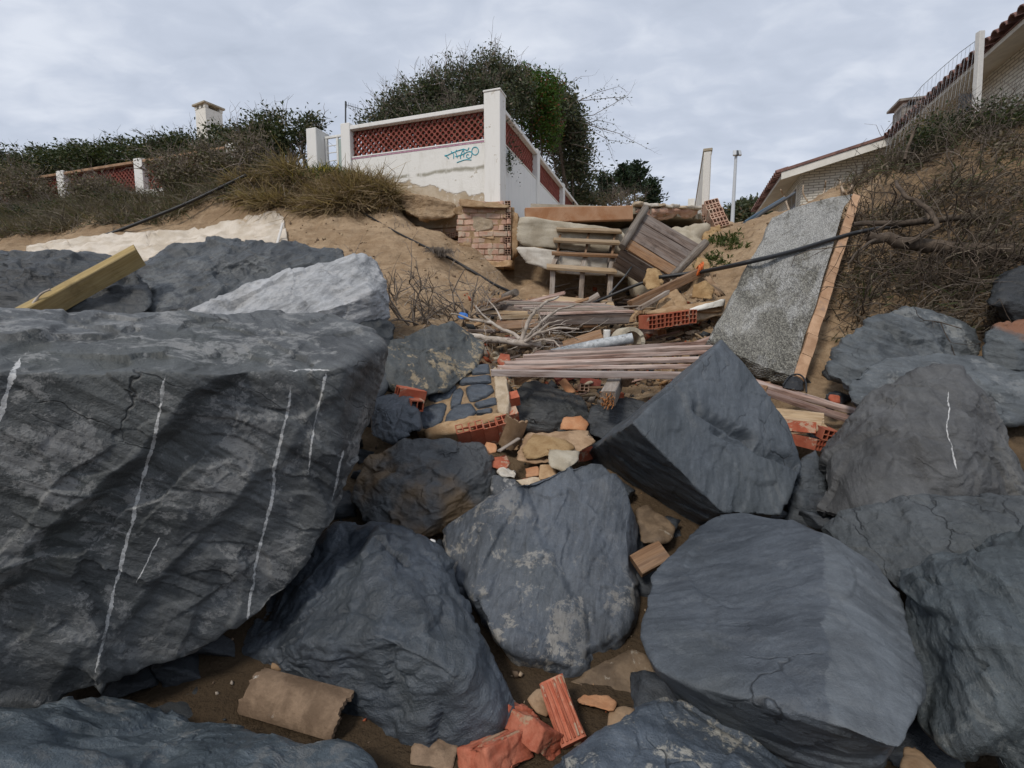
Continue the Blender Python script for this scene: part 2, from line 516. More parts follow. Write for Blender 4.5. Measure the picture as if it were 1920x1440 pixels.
def m_leaf(name, c1, c2, c3=None, rough=.55, trans=.25):
    t = NT(name)
    v = t.attr('shade')
    col = t.mix(v, c1, c2)
    if c3: col = t.mix(t.ss(t.attr('tint'), .8, .95), col, c3)
    t.done(col, rough, None, .25)
    tr = t.node('ShaderNodeBsdfTranslucent'); t.link(t.mulc(col, t.mix(.5, (1.2, 1.3, .7), (1.2, 1.3, .7))), tr.inputs['Color'])
    mx = t.node('ShaderNodeMixShader'); mx.inputs[0].default_value = trans
    t.link(t.b.outputs[0], mx.inputs[1]); t.link(tr.outputs[0], mx.inputs[2])
    t.link(mx.outputs[0], t.out.inputs['Surface'])
    return t.m

def m_plain(name, c, rough=.6, metal=0.0, spec=.4):
    t = NT(name)
    f = t.noise(t.obj, 30, 5, .65)
    col = t.mulc(c, t.mix(f, (.75, .75, .75), (1.2, 1.2, 1.2)))
    return t.done(col, rough, t.bump(f, .15, .004), spec, metal)

M = {}
M['sand'] = m_sand('sand', (.30, .205, .122), (.44, .32, .205), wet=(.066, .046, .028))  # wet tone set extra dark: shade between the boulders is partly in it
M['sand_dry'] = m_sand('dry_sand', (.30, .205, .122), (.44, .32, .205))
M['wood_grey'] = m_wood('weathered_wood', (.20, .155, .12), (.40, .33, .27), (.44, .42, .40), .5)
M['wood_red'] = m_wood('stained_wood', (.14, .075, .055), (.40, .265, .215), (.54, .465, .43), .65, dirt=.25)
M['wood_pale'] = m_wood('pale_timber', (.30, .20, .11), (.48, .36, .23), (.42, .38, .33), .35)
M['wood_brown'] = m_wood('brown_timber', (.16, .085, .045), (.30, .18, .10), (.30, .26, .22), .25)
M['wood_yellow'] = m_wood('yellow_timber', (.36, .255, .105), (.50, .38, .18), (.38, .33, .23), .3, dirt=.4)
M['wood_dark'] = m_wood('dark_box_wood', (.075, .052, .042), (.19, .145, .12), (.27, .245, .23), .55, dirt=.5)
M['wood_log'] = m_wood('log_wood', (.12, .095, .075), (.27, .23, .19), (.33, .31, .29), .5, dirt=.5)
M['splinter'] = m_wood('fresh_splinters', (.38, .13, .04), (.60, .30, .13), (.5, .35, .2), .1, dirt=.3)
M['drift'] = m_mottle('bleached_driftwood', (.30, .25, .20), (.52, .46, .40), 9, .85, .5, .01, spots=(.14, .10, .075), spot_lo=.6)
M['brick_old'] = m_mottle('worn_brick', (.46, .27, .195), (.58, .40, .30), 7, .9, .5, .012, spots=(.50, .41, .31), spot_lo=.53, rnd=.16)
M['brick_red'] = m_mottle('red_hollow_brick', (.34, .085, .045), (.45, .145, .082), 8, .85, .4, .008, spots=(.46, .35, .25), spot_lo=.555, rnd=.2)
M['brick_coral'] = m_mottle('sea_washed_brick', (.34, .085, .045), (.46, .165, .10), 9, .8, .6, .012, spots=(.40, .29, .19), spot_lo=.57, rnd=.15)
M['mortar'] = m_mottle('crumbly_mortar', (.40, .31, .21), (.55, .45, .33), 9, .95, .8, .02)
M['mortar_ochre'] = m_mottle('ochre_mortar', (.32, .20, .105), (.46, .32, .19), 8, .95, .7, .02)
M['terracotta'] = m_mottle('lattice_terracotta', (.20, .055, .042), (.29, .090, .066), 9, .8, .3, .006, rnd=.18)
M['coping'] = m_mottle('coping_terracotta', (.34, .20, .115), (.47, .30, .185), 6, .8, .3, .008, spots=(.30, .20, .14), rnd=.14)
M['white_wall'] = m_plaster('flaking_limewash', (.80, .785, .745), (.52, .47, .385), (.50, .48, .42), .60)
M['white_wall_low'] = m_plaster('flaking_limewash_low', (.80, .78, .735), (.50, .43, .33), (.52, .49, .42), .60, zfade=(3.72, 3.98))
M['white_side'] = m_plaster('limewash_side', (.78, .775, .76), (.46, .45, .42), (.54, .55, .54), .66)
M['white_trim'] = m_plaster('limewash_trim', (.80, .785, .75), (.55, .52, .46), (.50, .49, .45), .65)
M['concrete'] = m_mottle('old_concrete', (.36, .31, .23), (.48, .43, .34), 3.5, .9, .5, .02, spots=(.24, .20, .15), spot_lo=.63, rnd=.05)
M['concrete_pale'] = m_mottle('pale_concrete', (.46, .41, .34), (.62, .58, .51), 5, .9, .6, .02, spots=(.22, .15, .10), spot_lo=.62, rnd=.05)
M['rust'] = m_mottle('rusty_beam_face', (.36, .17, .08), (.46, .27, .16), 2.5, .85, .3, .01, spots=(.22, .085, .04), spot_lo=.6, rnd=.05)
M['ochre'] = m_mottle('ochre_stone', (.30, .185, .085), (.44, .30, .155), 6, .95, .8, .02, spots=(.20, .11, .05), spot_lo=.62)
M['tarp'] = m_mottle('geotextile', (.47, .40, .31), (.64, .57, .48), 3, .9, .3, .006, spots=(.42, .32, .22), spot_lo=.60, rnd=0)
M['white_metal'] = m_mottle('painted_gate', (.70, .70, .67), (.80, .79, .75), 9, .5, .2, .004, spots=(.38, .20, .11), spot_lo=.66, rnd=0)
M['galv'] = m_mottle('galvanised', (.30, .32, .33), (.52, .54, .55), 22, .5, .4, .006, spots=(.16, .14, .12), spot_lo=.6, rnd=0)
M['rubber'] = m_plain('black_pipe', (.018, .018, .019), .45)
M['pvc'] = m_plain('white_pvc', (.66, .64, .60), .5)
M['lamp_pole'] = m_plain('pole_paint', (.50, .53, .56), .5)
M['dark_metal'] = m_plain('dark_metal', (.06, .065, .07), .5)
M['stone_brown'] = m_mottle('wet_brown_stone', (.10, .070, .045), (.19, .135, .085), 8, .6, .5, .01, spots=(.34, .30, .24), spot_lo=.64)
M['clay'] = m_mottle('clay_tile', (.24, .155, .09), (.37, .255, .16), 8, .9, .4, .008, spots=(.20, .145, .10), spot_lo=.6)
M['clay_orange'] = m_mottle('orange_clay', (.42, .19, .09), (.52, .28, .15), 8, .9, .4, .008)
M['barnacle'] = m_mottle('barnacled_clay', (.17, .115, .075), (.30, .21, .14), 10, .9, .8, .012, spots=(.62, .60, .54), spot_lo=.63)
M['graffiti'] = m_plain('cyan_spray', (.05, .36, .44), .6)
M['plum'] = m_mottle('plum_paint', (.40, .17, .27), (.55, .36, .42), 30, .7, .1, .003, rnd=0)
M['roof_tile'] = m_mottle('roof_tile', (.15, .085, .075), (.26, .15, .125), 6, .85, .4, .01, spots=(.10, .09, .085), rnd=.2)
M['house_white'] = m_mottle('house_white', (.70, .68, .62), (.80, .78, .72), 3, .8, .15, .006, rnd=0)
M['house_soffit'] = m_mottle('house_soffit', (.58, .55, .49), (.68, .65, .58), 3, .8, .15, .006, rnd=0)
M['house_stone'] = m_mottle('rough_grey_render', (.20, .18, .155), (.36, .33, .29), 5, .95, .9, .04, rnd=0)
M['glass_dark'] = m_plain('dark_glass', (.03, .035, .04), .1, spec=.5)
M['blue'] = m_plain('blue_plastic', (.03, .16, .50), .4)
M['pipe_blue'] = m_plain('blue_pipe', (.05, .085, .12), .5)
M['orange_tape'] = m_plain('orange_tape', (.62, .14, .03), .5)
M['twig'] = m_mottle('twig_bark', (.13, .105, .085), (.24, .20, .165), 12, .9, .3, .004)
M['twig_dark'] = m_mottle('dark_bark', (.060, .045, .033), (.125, .096, .072), 12, .9, .5, .01)
M['twig_pale'] = m_mottle('pale_root', (.34, .25, .17), (.48, .38, .28), 12, .9, .3, .004)
M['leaf_dark'] = m_leaf('dark_leaf', (.030, .040, .025), (.135, .155, .090), (.22, .175, .135))
M['leaf_hedge'] = m_leaf('hedge_leaf', (.022, .032, .014), (.075, .095, .040), (.16, .14, .075))
M['leaf_bright'] = m_leaf('bright_leaf', (.035, .075, .012), (.095, .175, .030), (.20, .06, .03))
M['leaf_pine'] = m_leaf('pine_needles', (.014, .026, .016), (.045, .068, .038))
M['grass_dry'] = m_leaf('dry_grass', (.15, .105, .065), (.44, .33, .205), (.30, .235, .12), .8, .25)
M['grass_green'] = m_leaf('green_grass', (.045, .065, .018), (.13, .16, .05), (.55, .42, .06), .7, .2)
M['brush'] = m_leaf('dead_brush', (.085, .068, .052), (.29, .24, .18), (.10, .115, .055), .85, .2)

def m_aggregate():
    t = NT('exposed_aggregate'); p = t.obj
    v = t.voro(t.mapping(p, scale=(1, 1, 1)), 62, out='Color'); d = t.voro(p, 62)
    hs = t.node('ShaderNodeRGBToBW'); t.link(v, hs.inputs[0])
    col = t.mix(t.ss(hs.outputs[0], .2, .85), (.27, .265, .25), (.43, .425, .40))
    big = t.noise(t.mapping(p, scale=(2.2, .8, 1)), 2.2, 7, .65, .5)
    sy_ = t.node('ShaderNodeSeparateXYZ'); t.link(p, sy_.inputs[0])
    big = t.math('SUBTRACT', big, t.math('MULTIPLY', t.ss(sy_.outputs['Y'], .2, 2.6), .16))
    col = t.mix(t.math('MULTIPLY', t.ss(big, .33, .52), .9), col, t.mulc(col, t.mix(hs.outputs[0], (.22, .21, .18), (.62, .60, .53))))
    col = t.mix(t.math('MULTIPLY', t.ss(t.noise(p, 1.3, 5, .6), .46, .7), .4), col, (.50, .485, .44))
    h = t.math('SUBTRACT', 1.0, d)
    return t.done(col, .85, t.bump(t.math('ADD', h, t.math('MULTIPLY', t.noise(p, 14, 5), 1.2)), .9, .02), .3)
M['aggregate'] = m_aggregate()

def m_flagmortar():
    t = NT('pointing'); p = t.obj
    a = t.noise(p, 14, 7, .7)
    return t.done(t.mix(t.ss(a, .35, .65), (.20, .135, .08), (.36, .255, .155)), .95, t.bump(a, .8, .02), .1)
M['pointing'] = m_flagmortar()
# ------------------------------------------------------------------ the ground: beach, eroded bank, terrace level
def zy(py, Y):
    return at(960, py, Y).z

PROF = [   # pixel column, [(distance, height) ...]
    (-700, [(1, -.05), (2.2, .1), (4, .8), (6, 1.9), (8, 2.9), (10, 3.7), (12.5, 4.3), (14, 4.5)]),
    (0,    [(1, -.05), (2, 0), (3.5, .6), (5.5, 1.75), (7.6, 2.7), (8.3, 3.0), (9.5, 3.5), (11, 4.1), (12.4, 4.45), (14, 4.5)]),
    (300,  [(1, -.05), (2, 0), (3.5, .6), (5.5, 1.75), (7.4, 2.75), (8.2, 3.17), (9, 3.6), (10, 4.1), (11, 4.4), (14, 4.5)]),
    (500,  [(1, -.05), (2, 0), (3.4, .55), (5.5, 1.7), (7, 2.65), (8.2, 3.42), (8.6, 3.75), (8.95, 4.25), (9.6, 4.45), (14, 4.5)]),
    (620,  [(1, -.05), (2, 0), (3.4, .55), (5.5, 1.7), (7, 2.6), (8.2, 3.45), (8.55, 3.72), (8.8, 4.25), (9.3, 4.42), (14, 4.5)]),
    (720,  [(1, -.05), (2, 0), (3.3, .5), (4.5, 1.05), (5.8, 1.82), (7.2, 2.64), (8.2, 3.40), (8.5, 3.60), (8.8, 4.0), (9.4, 4.3), (14, 4.5)]),
    (790,  [(1, -.05), (2, 0), (3.3, .5), (4.5, 1.05), (5.6, 1.76), (7.0, 2.5), (8.0, 3.16), (8.4, 3.36), (8.75, 3.40), (9.2, 3.5), (9.6, 4.3), (14, 4.5)]),
    (870,  [(1, -.05), (2.1, 0), (3.3, .5), (4.4, 1.0), (5.5, 1.6), (6.6, 2.08), (7.7, 2.66), (8.1, 2.95), (8.6, 3.1), (9.2, 3.3), (9.8, 4.3), (14, 4.5)]),
    (980,  [(1, -.05), (2.1, 0), (3.3, .45), (4.2, .68), (5.0, .98), (5.8, 1.45), (7.0, 2.0), (8.0, 2.30), (8.6, 2.5), (9.2, 3.4), (10, 3.6), (14, 3.6)]),
    (1150, [(1, -.05), (2.1, 0), (3.0, .35), (4.2, .58), (5.2, .92), (5.9, 1.40), (6.8, 1.80), (8.0, 1.80), (8.6, 1.95), (9.1, 3.2), (9.4, 3.4), (10, 3.6), (14, 3.6)]),
    (1260, [(1, -.05), (2.1, 0), (3.0, .35), (4.2, .60), (5.2, .95), (5.9, 1.45), (6.8, 1.9), (7.8, 2.25), (8.6, 2.6), (9.1, 3.2), (9.4, 3.45), (10, 3.6), (14, 3.6)]),
    (1340, [(1, -.05), (2.1, 0), (3.0, .38), (4.2, .8), (5.5, 1.40), (6.8, 2.15), (7.8, 2.80), (8.5, 3.2), (9.2, 3.53), (10, 3.62), (14, 3.6)]),
    (1450, [(1, -.05), (2.0, 0), (3.0, .4), (4.2, .8), (5.2, 1.3), (6.0, 1.95), (7.0, 2.85), (7.6, 3.25), (8.5, 3.60), (9.5, 3.75), (14, 3.7)]),
    (1560, [(1, -.05), (2.0, 0), (3.0, .45), (4.2, .9), (5.2, 1.4), (6.0, 2.1), (7.0, 3.05), (7.6, 3.60), (8.4, 4.02), (9.5, 4.2), (14, 4.2)]),
    (1660, [(1, -.05), (2.0, 0), (3.0, .5), (4.2, 1.1), (5.0, 1.7), (5.8, 2.4), (6.6, 3.3), (7.4, 4.05), (8.4, 4.45), (9.5, 4.4), (14, 4.3)]),
    (1800, [(1, -.05), (2.0, .05), (3.0, .55), (4.3, 1.15), (5.0, 1.75), (5.6, 2.65), (6.3, 3.7), (7.0, 4.4), (8.2, 4.6), (9.5, 4.5), (14, 4.4)]),
    (1920, [(1, -.05), (2.0, .1), (3.0, .55), (4.0, 1.05), (4.8, 1.5), (5.4, 2.5), (6.2, 3.8), (7.0, 4.5), (8.2, 4.65), (9.5, 4.5), (14, 4.4)]),
    (2700, [(1, -.05), (2.0, .1), (3.0, .55), (4.0, 1.05), (4.8, 1.5), (5.4, 2.5), (6.2, 3.8), (7.0, 4.5), (8.2, 4.65), (9.5, 4.5), (14, 4.4)]),
]
_cols = np.array([(c - 960) / FPX for c, _ in PROF])

def ground_z(X, Y, rough=True):
    X = np.atleast_1d(np.asarray(X, float)); Y = np.atleast_1d(np.asarray(Y, float))
    a = X / np.maximum(Y, .8)
    Yc = np.clip(Y, 1, 14)
    prof = np.stack([np.interp(Yc, [q[0] for q in p], [q[1] for q in p]) for _, p in PROF])   # (k, n)
    i = np.clip(np.searchsorted(_cols, a) - 1, 0, len(_cols) - 2)
    t = np.clip((a - _cols[i]) / (_cols[i+1] - _cols[i]), 0, 1)
    t = t * t * (3 - 2 * t)
    n = np.arange(len(a))
    z = prof[i, n] * (1 - t) + prof[i+1, n] * t
    z = np.where(Y < 1, -.05 - .06 * np.clip(1 - Y, 0, 30), z)
    far = smooth(14, 60, Y)
    z = z * (1 - far) + 3.9 * far
    if rough:
        P = np.stack([X, Y, z * 1.2], 1)
        amp = smooth(2.0, 4.5, Y) * (1 - smooth(12, 16, Y))
        z = z + amp * (.09 * fbm(P * 1.3, 4, 2.0) + .06 * np.abs(fbm(P * 3.1, 3, 5.0)) - .05 * np.maximum(0, fbm(P * np.array([4.5, 4.5, 9]), 3, 15) - .1)) + .012 * fbm(P * 5, 3, 9) * (Y < 30)
    return z

def gz(x, y): return float(ground_z(x, y)[0])

def _axis(lo, hi, step, far, k=1.28):
    a = list(np.arange(lo, hi + 1e-6, step)); s = step
    while a[-1] < far: s *= k; a.append(a[-1] + s)
    s = step
    while a[0] > -far: s *= k; a.insert(0, a[0] - s)
    return np.array(a)

gx, gy = _axis(-12, 11, .06, 1500), _axis(1.0, 13.5, .05, 1500)
GX, GY = np.meshgrid(gx, gy)
GZ = ground_z(GX.ravel(), GY.ravel())
nx_, ny_ = len(gx), len(gy)
idx = np.arange(nx_ * ny_).reshape(ny_, nx_)
gf = np.stack([idx[:-1, :-1].ravel(), idx[:-1, 1:].ravel(), idx[1:, 1:].ravel(), idx[1:, :-1].ravel()], 1)
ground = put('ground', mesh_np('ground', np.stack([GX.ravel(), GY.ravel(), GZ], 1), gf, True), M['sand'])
tag(ground, 'eroded sandy bank rising from the beach to the terrace', 'ground', kind='structure')
# ------------------------------------------------------------------ armour stones
_ico = {}
def ico(s):
    if s not in _ico:
        bm = bmesh.new(); bmesh.ops.create_icosphere(bm, subdivisions=s, radius=1)
        V = np.array([v.co[:] for v in bm.verts]); F = np.array([[v.index for v in f.verts] for f in bm.faces])
        bm.free(); _ico[s] = (V / np.linalg.norm(V, axis=1)[:, None], F)
    return _ico[s]

def hull_planes(P):
    bm = bmesh.new()
    for p in P: bm.verts.new(p)
    r = bmesh.ops.convex_hull(bm, input=bm.verts[:])
    bmesh.ops.recalc_face_normals(bm, faces=bm.faces[:])
    out = []
    for f in sorted(bm.faces, key=lambda f: -f.calc_area()):
        n = np.array(f.normal); d = float(np.dot(n, np.array(f.calc_center_median())))
        if f.calc_area() < 1e-7: continue
        if any(np.dot(n, m) > .985 for m, _ in out): continue
        out.append((n, d))
    bm.free()
    return out

def vert_normals(V, F):
    N = np.zeros_like(V)
    fn = np.cross(V[F[:, 1]] - V[F[:, 0]], V[F[:, 2]] - V[F[:, 0]])
    for k in range(3): np.add.at(N, F[:, k], fn)
    return N / (np.linalg.norm(N, axis=1)[:, None] + 1e-12)

def stone_verts(P, sub, p=20.0, amp=.03, strata=.02, bed=(0, 0, 1), freq=1.0, seed=0, layers=14.0, steps=(), grooves=(), chips=0, inflate=1.0, facet=1.0):
    """A rounded polytope through hull points P, broken along its bedding; world-space vertices."""
    P = np.array([tuple(q) for q in P], float)
    c = (P.max(0) + P.min(0)) * .25 + P.mean(0) * .5
    P = c + (P - c) * inflate
    pl = hull_planes(P)
    rs = np.random.RandomState(int(seed * 10) + 3)
    for _ in range(chips):                       # knocked-off corners and edges
        n = rs.normal(size=3); n /= np.linalg.norm(n)
        h = (P @ n).max() - c @ n
        pl.append((n, h * (1 - rs.uniform(.03, .13)) + c @ n))
    D, F = ico(sub)
    ext = np.maximum((P.max(0) - P.min(0)) / 2, .05)
    D = D * ext; D = D / np.linalg.norm(D, axis=1)[:, None]
    acc = 0
    for n, d in pl:
        dd = max(d - float(np.dot(n, c)), .02)
        acc = acc + np.maximum(D @ n / dd, 0) ** p
    r = acc ** (-1 / p)
    V = c + D * r[:, None]
    N = vert_normals(V, F)
    size = float(np.linalg.norm(ext))
    b = np.array(Vector(bed).normalized())
    q = V * freq
    big = fbm(q * 1.4, 3, seed)
    V = V + N * (amp * 1.0 * big)[:, None]
    # bedding: plates of differing outline
    s = (V @ b) * layers + 2.4 * fbm(q * 1.2, 3, seed + 4)
    k = np.floor(s); f = s - k
    h0 = np.sin(k * 127.1 + seed * 3.3) * 43758.5453; h0 = h0 - np.floor(h0)
    h1 = np.sin((k + 1) * 127.1 + seed * 3.3) * 43758.5453; h1 = h1 - np.floor(h1)
    st = h0 + (h1 - h0) * smooth(.86, .98, f)
    var = .12 + 1.1 * smooth(-.1, .45, fbm(q * 1.5, 2, seed + 8))
    V = V + N * (strata * (st - .5) * 1.6 * var)[:, None]
    # chips and conchoidal bites
    ch = fbm(q * 4.2, 4, seed + 12, .55)
    bite = np.maximum(0, fbm(q * 2.3, 3, seed + 20) - .12)
    V = V + N * (amp * .45 * ch - amp * 1.5 * bite)[:, None]
    # split faces: patches that each break off at their own small angle
    rs = np.random.RandomState(int(seed * 13) + 11)
    for (m, slope, off) in ((int(9 + 14 * size), .11 * facet, .006 * facet), (int(50 + 90 * size), .17 * facet, .0028 * facet)):
        sd = rs.choice(len(V), m, replace=False)
        S = V[sd]; wv = V + (.10 * size * .5) * np.stack([fbm(q * 2.2, 3, seed + 60 + i) for i in range(3)], 1) * (1 if m < 60 else .45)
        bestd = np.full(len(V), 1e9); best = np.zeros(len(V), int)
        for i in range(m):
            dd = wv - S[i]
            dk = (dd * dd).sum(1) + 6.0 * (dd @ b) ** 2 * (i % 2)
            u_ = dk < bestd
            bestd = np.where(u_, dk, bestd); best = np.where(u_, i, best)
        G = rs.normal(size=(m, 3)); G /= np.linalg.norm(G, axis=1)[:, None]
        d_ = ((V - S[best]) * G[best]).sum(1) * slope
        V = V + N * (np.clip(d_, -.03, .03) + rs.uniform(-1, .4, m)[best] * off)[:, None]
    B = V @ np.stack([np.cross(b, [.3, .5, .8]), np.cross(b, np.cross(b, [.3, .5, .8])), b * 3.2]).T
    V = V + N * (strata * .40 * fbm(B * 3.4 * freq, 4, seed + 30, .6))[:, None]
    for (A, Bp, h, lim) in steps:                # a plate standing proud on one side of line AB of the seaward face
        A, Bp = np.array(A), np.array(Bp)
        x = (Bp - A) / np.linalg.norm(Bp - A); n = np.cross(x, [0, 1, 0]); n /= np.linalg.norm(n)
        dist = (V - A) @ n + .06 * fbm(V * 4, 3, seed + 40)
        facing = smooth(.25, .6, -N[:, 1])
        fall = np.exp(-np.maximum(dist, 0) / lim) if lim else 1
        V = V + np.array([0, -1.0, .0]) * (h * smooth(-.012, .03, dist) * fall * facing)[:, None]
    for (A, Bp, wd, h) in grooves:
        A, Bp = np.array(A), np.array(Bp); L = np.linalg.norm(Bp - A)
        x = (Bp - A) / L; n = np.cross(x, [0, 1, 0]); n /= np.linalg.norm(n)
        dist = (V - A) @ n + .03 * fbm(V * 5, 3, seed + 50)
        al = ((V - A) @ x) / L
        m = smooth(-.05, .1, al) * (1 - smooth(.9, 1.05, al)) * smooth(.2, .5, -N[:, 1])
        V = V - N * (h * m * np.where(dist > 0, np.exp(-(dist / wd) ** 2), np.exp(-(dist / (wd * .25)) ** 2)))[:, None]
    return V, F

def cam_back(pts, thick, shrink=.8):
    P = np.array([tuple(p) for p in pts]); c = P.mean(0)
    d = c - np.array([0, 0, EYE]); d /= np.linalg.norm(d)
    return np.concatenate([P, c + (P - c) * shrink + d * thick])

def boulder(name, label, px, thick, mat, sub=6, shrink=.8, group=None, cat='boulder', **kw):
    planes = {k: ([at(*a) for a in v]) for k, v in kw.pop('planes', {}).items()}
    def pt(q):
        if isinstance(q[0], str):
            a, b, c = planes[q[0]]
            return on_plane(q[1], q[2], a, (b - a).cross(c - a).normalized())
        return at(*q)
    pts = [pt(q) for q in px]
    P = cam_back(pts, thick, shrink)
    steps = [(a if isinstance(a, Vector) else at(*a), b if isinstance(b, Vector) else at(*b), h, l) for a, b, h, l in kw.pop('steps', ())]
    grooves = [(at(*a), at(*b), w, h) for a, b, w, h in kw.pop('grooves', ())]
    kw.setdefault('facet', .65); kw.setdefault('chips', 9); kw.setdefault('inflate', 1.05); kw['p'] = kw.get('p', 20) * 2.8
    V, F = stone_verts(P, sub, steps=steps, grooves=grooves, **kw)
    loc = (float(V[:, 0].mean()), float(V[:, 1].mean()), float(V[:, 2].min()))
    mm = mat(loc) if callable(mat) else mat
    o = put(name, mesh_np(name, V - np.array(loc), F, True), mm, None, Matrix.Translation(loc))
    tag(o, label, cat, group)
    return o

R1F = ((0, 690, 1.66), (650, 694, 2.19), (180, 1292, 1.79))       # seaward face of the big boulder
def r1(px, py):
    a, b, c = (at(*q) for q in R1F)
    return on_plane(px, py, a, (b - a).cross(c - a).normalized())
def vein(a, b, w=.007):
    A, B = (at(*a), at(*b)) if not isinstance(a, Vector) else (a, b)
    return (A, B, ((A + B) / 2 - Vector((0, 0, EYE))).normalized(), w)

BED1 = (.55, .25, .8)
boulder('boulder', 'huge pale-lichened slate boulder crossed by long white calcite veins', [
    ('f', -170, 688), (0, 690, 1.66), ('f', 310, 700), (650, 694, 2.19), ('t', 716, 645), (640, 590, 3.3), ('t', 420, 588), ('t', 100, 584), ('t', -220, 592),
    ('f', -150, 1400), ('f', 0, 1350), (180, 1292, 1.79), ('f', 430, 1195), ('f', 560, 1105), ('f', 612, 1000), (692, 780, 2.7)], .7,
    lambda loc: m_rock('slate_veined', (.034, .037, .039), (.082, .087, .088), (.30, .30, .29), 1.15, .62, BED1, loc=loc, seed=1, patch_scale=3.6, green=.6, flecks=.5, fol_amt=.2,
        veins=[vein(r1(313, 706), r1(172, 1290), .010), vein(r1(545, 730), r1(452, 1225), .010), vein(r1(610, 700), r1(575, 890), .008),
               vein(r1(38, 685), r1(-20, 830), .013), vein(r1(642, 850), r1(618, 945), .008), vein(r1(618, 1005), r1(598, 1080), .006),
               vein(r1(300, 1000), r1(258, 1090), .004), vein(r1(615, 692), r1(540, 697), .004)]),
    sub=8, shrink=.75, p=14, amp=.016, strata=.022, bed=BED1, seed=1, layers=9, chips=2, inflate=1.015, facet=.42, planes={'f': R1F, 't': ((0, 690, 1.66), (650, 694, 2.19), (640, 590, 3.3))},
    steps=[(r1(-60, 1190), r1(400, 745), .085, 0), (r1(150, 1260), r1(610, 770), .03, 0)])

boulder('boulder', 'low dark slate boulder with a wet flaked top between sand and veined boulder', [
    (600, 1060, 2.5), (625, 1005, 2.55), (690, 982, 2.55), (765, 1000, 2.5), (835, 1055, 2.4), (860, 1135, 2.15), (905, 1230, 1.95), (942, 1320, 1.85), (880, 1385, 1.74), (780, 1395, 1.76),
    (640, 1335, 1.95), (480, 1245, 2.15), (400, 1215, 2.3), (455, 1180, 2.4), (540, 1110, 2.45), (700, 1190, 1.85), (835, 1250, 1.76), (720, 1090, 2.1)], .5,
    lambda loc: m_rock('slate_wet', (.020, .026, .034), (.052, .063, .078), (.2, .21, .21), .1, .40, (-.35, -.45, .8), loc=loc, seed=2, flecks=.8),
    sub=7, p=9, amp=.04, strata=.030, bed=(-.35, -.45, .8), seed=2.9, layers=9, chips=3, facet=.8, inflate=1.13)

boulder('boulder', 'upright blue-grey slate boulder with pale scuffs, between rubble and wet sand', [
    ('m', 1095, 868), (1130, 868, 2.95), (1180, 935, 2.75), ('m', 1172, 985), (1192, 1010, 2.75), ('m', 1180, 1165), (1192, 1170, 2.4), (1165, 1240, 2.2), ('m', 1085, 1250), (1080, 1277, 2.15), (960, 1247, 2.2), ('m', 945, 1205),
    ('m', 892, 1125), (850, 1060, 2.6), (822, 1040, 2.7), (830, 990, 2.8), ('m', 905, 950), ('m', 985, 908)], .55,
    lambda loc: m_rock('slate_blue', (.036, .043, .052), (.072, .083, .098), (.38, .36, .32), .55, .58, (.8, -.5, .2), loc=loc, seed=3, flecks=.55, patch_scale=5),
    sub=7, p=20, amp=.025, strata=.018, bed=(.8, -.5, .2), seed=3.2, layers=16, chips=5, inflate=1.03, facet=.5, planes={'m': ((1000, 930, 2.72), (1170, 1000, 2.58), (1040, 1250, 2.08))},
    steps=[((1010, 1000, 2.5), (1130, 1250, 2.1), -.05, .25)])

boulder('boulder', 'broad smooth slate boulder with a pale rough right flank and dark underside', [
    ('m', 1390, 960), ('m', 1322, 976), ('m', 1224, 1075), ('m', 1202, 1188), ('m', 1228, 1252), ('m', 1322, 1292), ('m', 1467, 1314), (1548, 1322, 1.32), ('m', 1542, 1000), ('m', 1470, 968),
    ('r', 1640, 1058), ('r', 1690, 1135), ('r', 1690, 1235), ('r', 1716, 1332), ('r', 1690, 1405), ('r', 1640, 1388), (1400, 1402, 1.64), (1500, 1444, 1.56), (1640, 1436, 1.5), (1300, 1345, 1.78)], .45,
    lambda loc: m_rock('slate_smooth', (.030, .036, .044), (.056, .065, .076), (.17, .185, .195), .15, .6, (-.2, -.75, .6), loc=loc, seed=4, flecks=.25, patch_scale=4.5, fol_amt=.2, bs=.42, region=(at(1542, 1000, 2.28), (at(1552, 1322, 1.32) - at(1542, 1000, 2.28)).cross(at(1548, 1160, 1.8) - Vector((0, 0, EYE))), (.108, .122, .134), .8)),
    sub=7, p=22, amp=.014, strata=.007, bed=(-.2, -.75, .6), seed=4.4, layers=18, chips=0, inflate=1.02, facet=.22, planes={'m': ((1390, 960, 2.5), (1202, 1188, 1.78), (1548, 1322, 1.32)), 'r': ((1542, 1000, 2.28), (1548, 1322, 1.32), (1700, 1230, 1.55))}, steps=[((1548, 990, 2.3), (1555, 1330, 1.6), .018, .3)])

boulder('boulder', 'angular slate block with a sharp ridge and a cracked face below the slatted panel', [
    (1352, 638, 3.55), ('l', 1090, 857), (1185, 792, 2.82), ('l', 1275, 997), (1352, 958, 2.66), ('m', 1402, 692), ('m', 1472, 788), ('m', 1465, 965), ('m', 1502, 872), ('m', 1488, 832), ('m', 1425, 738), (1342, 656, 3.34)], .6,
    lambda loc: m_rock('slate_block', (.036, .044, .052), (.064, .074, .085), (.18, .19, .20), .15, .58, (-.5, -.55, .6), loc=loc, seed=5, flecks=.25, fol_amt=.15, bs=.4),
    sub=7, shrink=.7, p=34, amp=.009, strata=.006, bed=(-.5, -.55, .6), seed=5.1, layers=14, chips=0, inflate=1.02, facet=.22, planes={'m': ((1185, 792, 2.82), (1342, 656, 3.34), (1352, 958, 2.66)), 'l': ((1185, 792, 2.82), (1352, 958, 2.66), (1150, 900, 3.7))},
    grooves=[((1300, 765, 3.0), (1420, 835, 2.95), .04, .045), ((1340, 812, 2.9), (1505, 880, 3.0), .05, .055)])

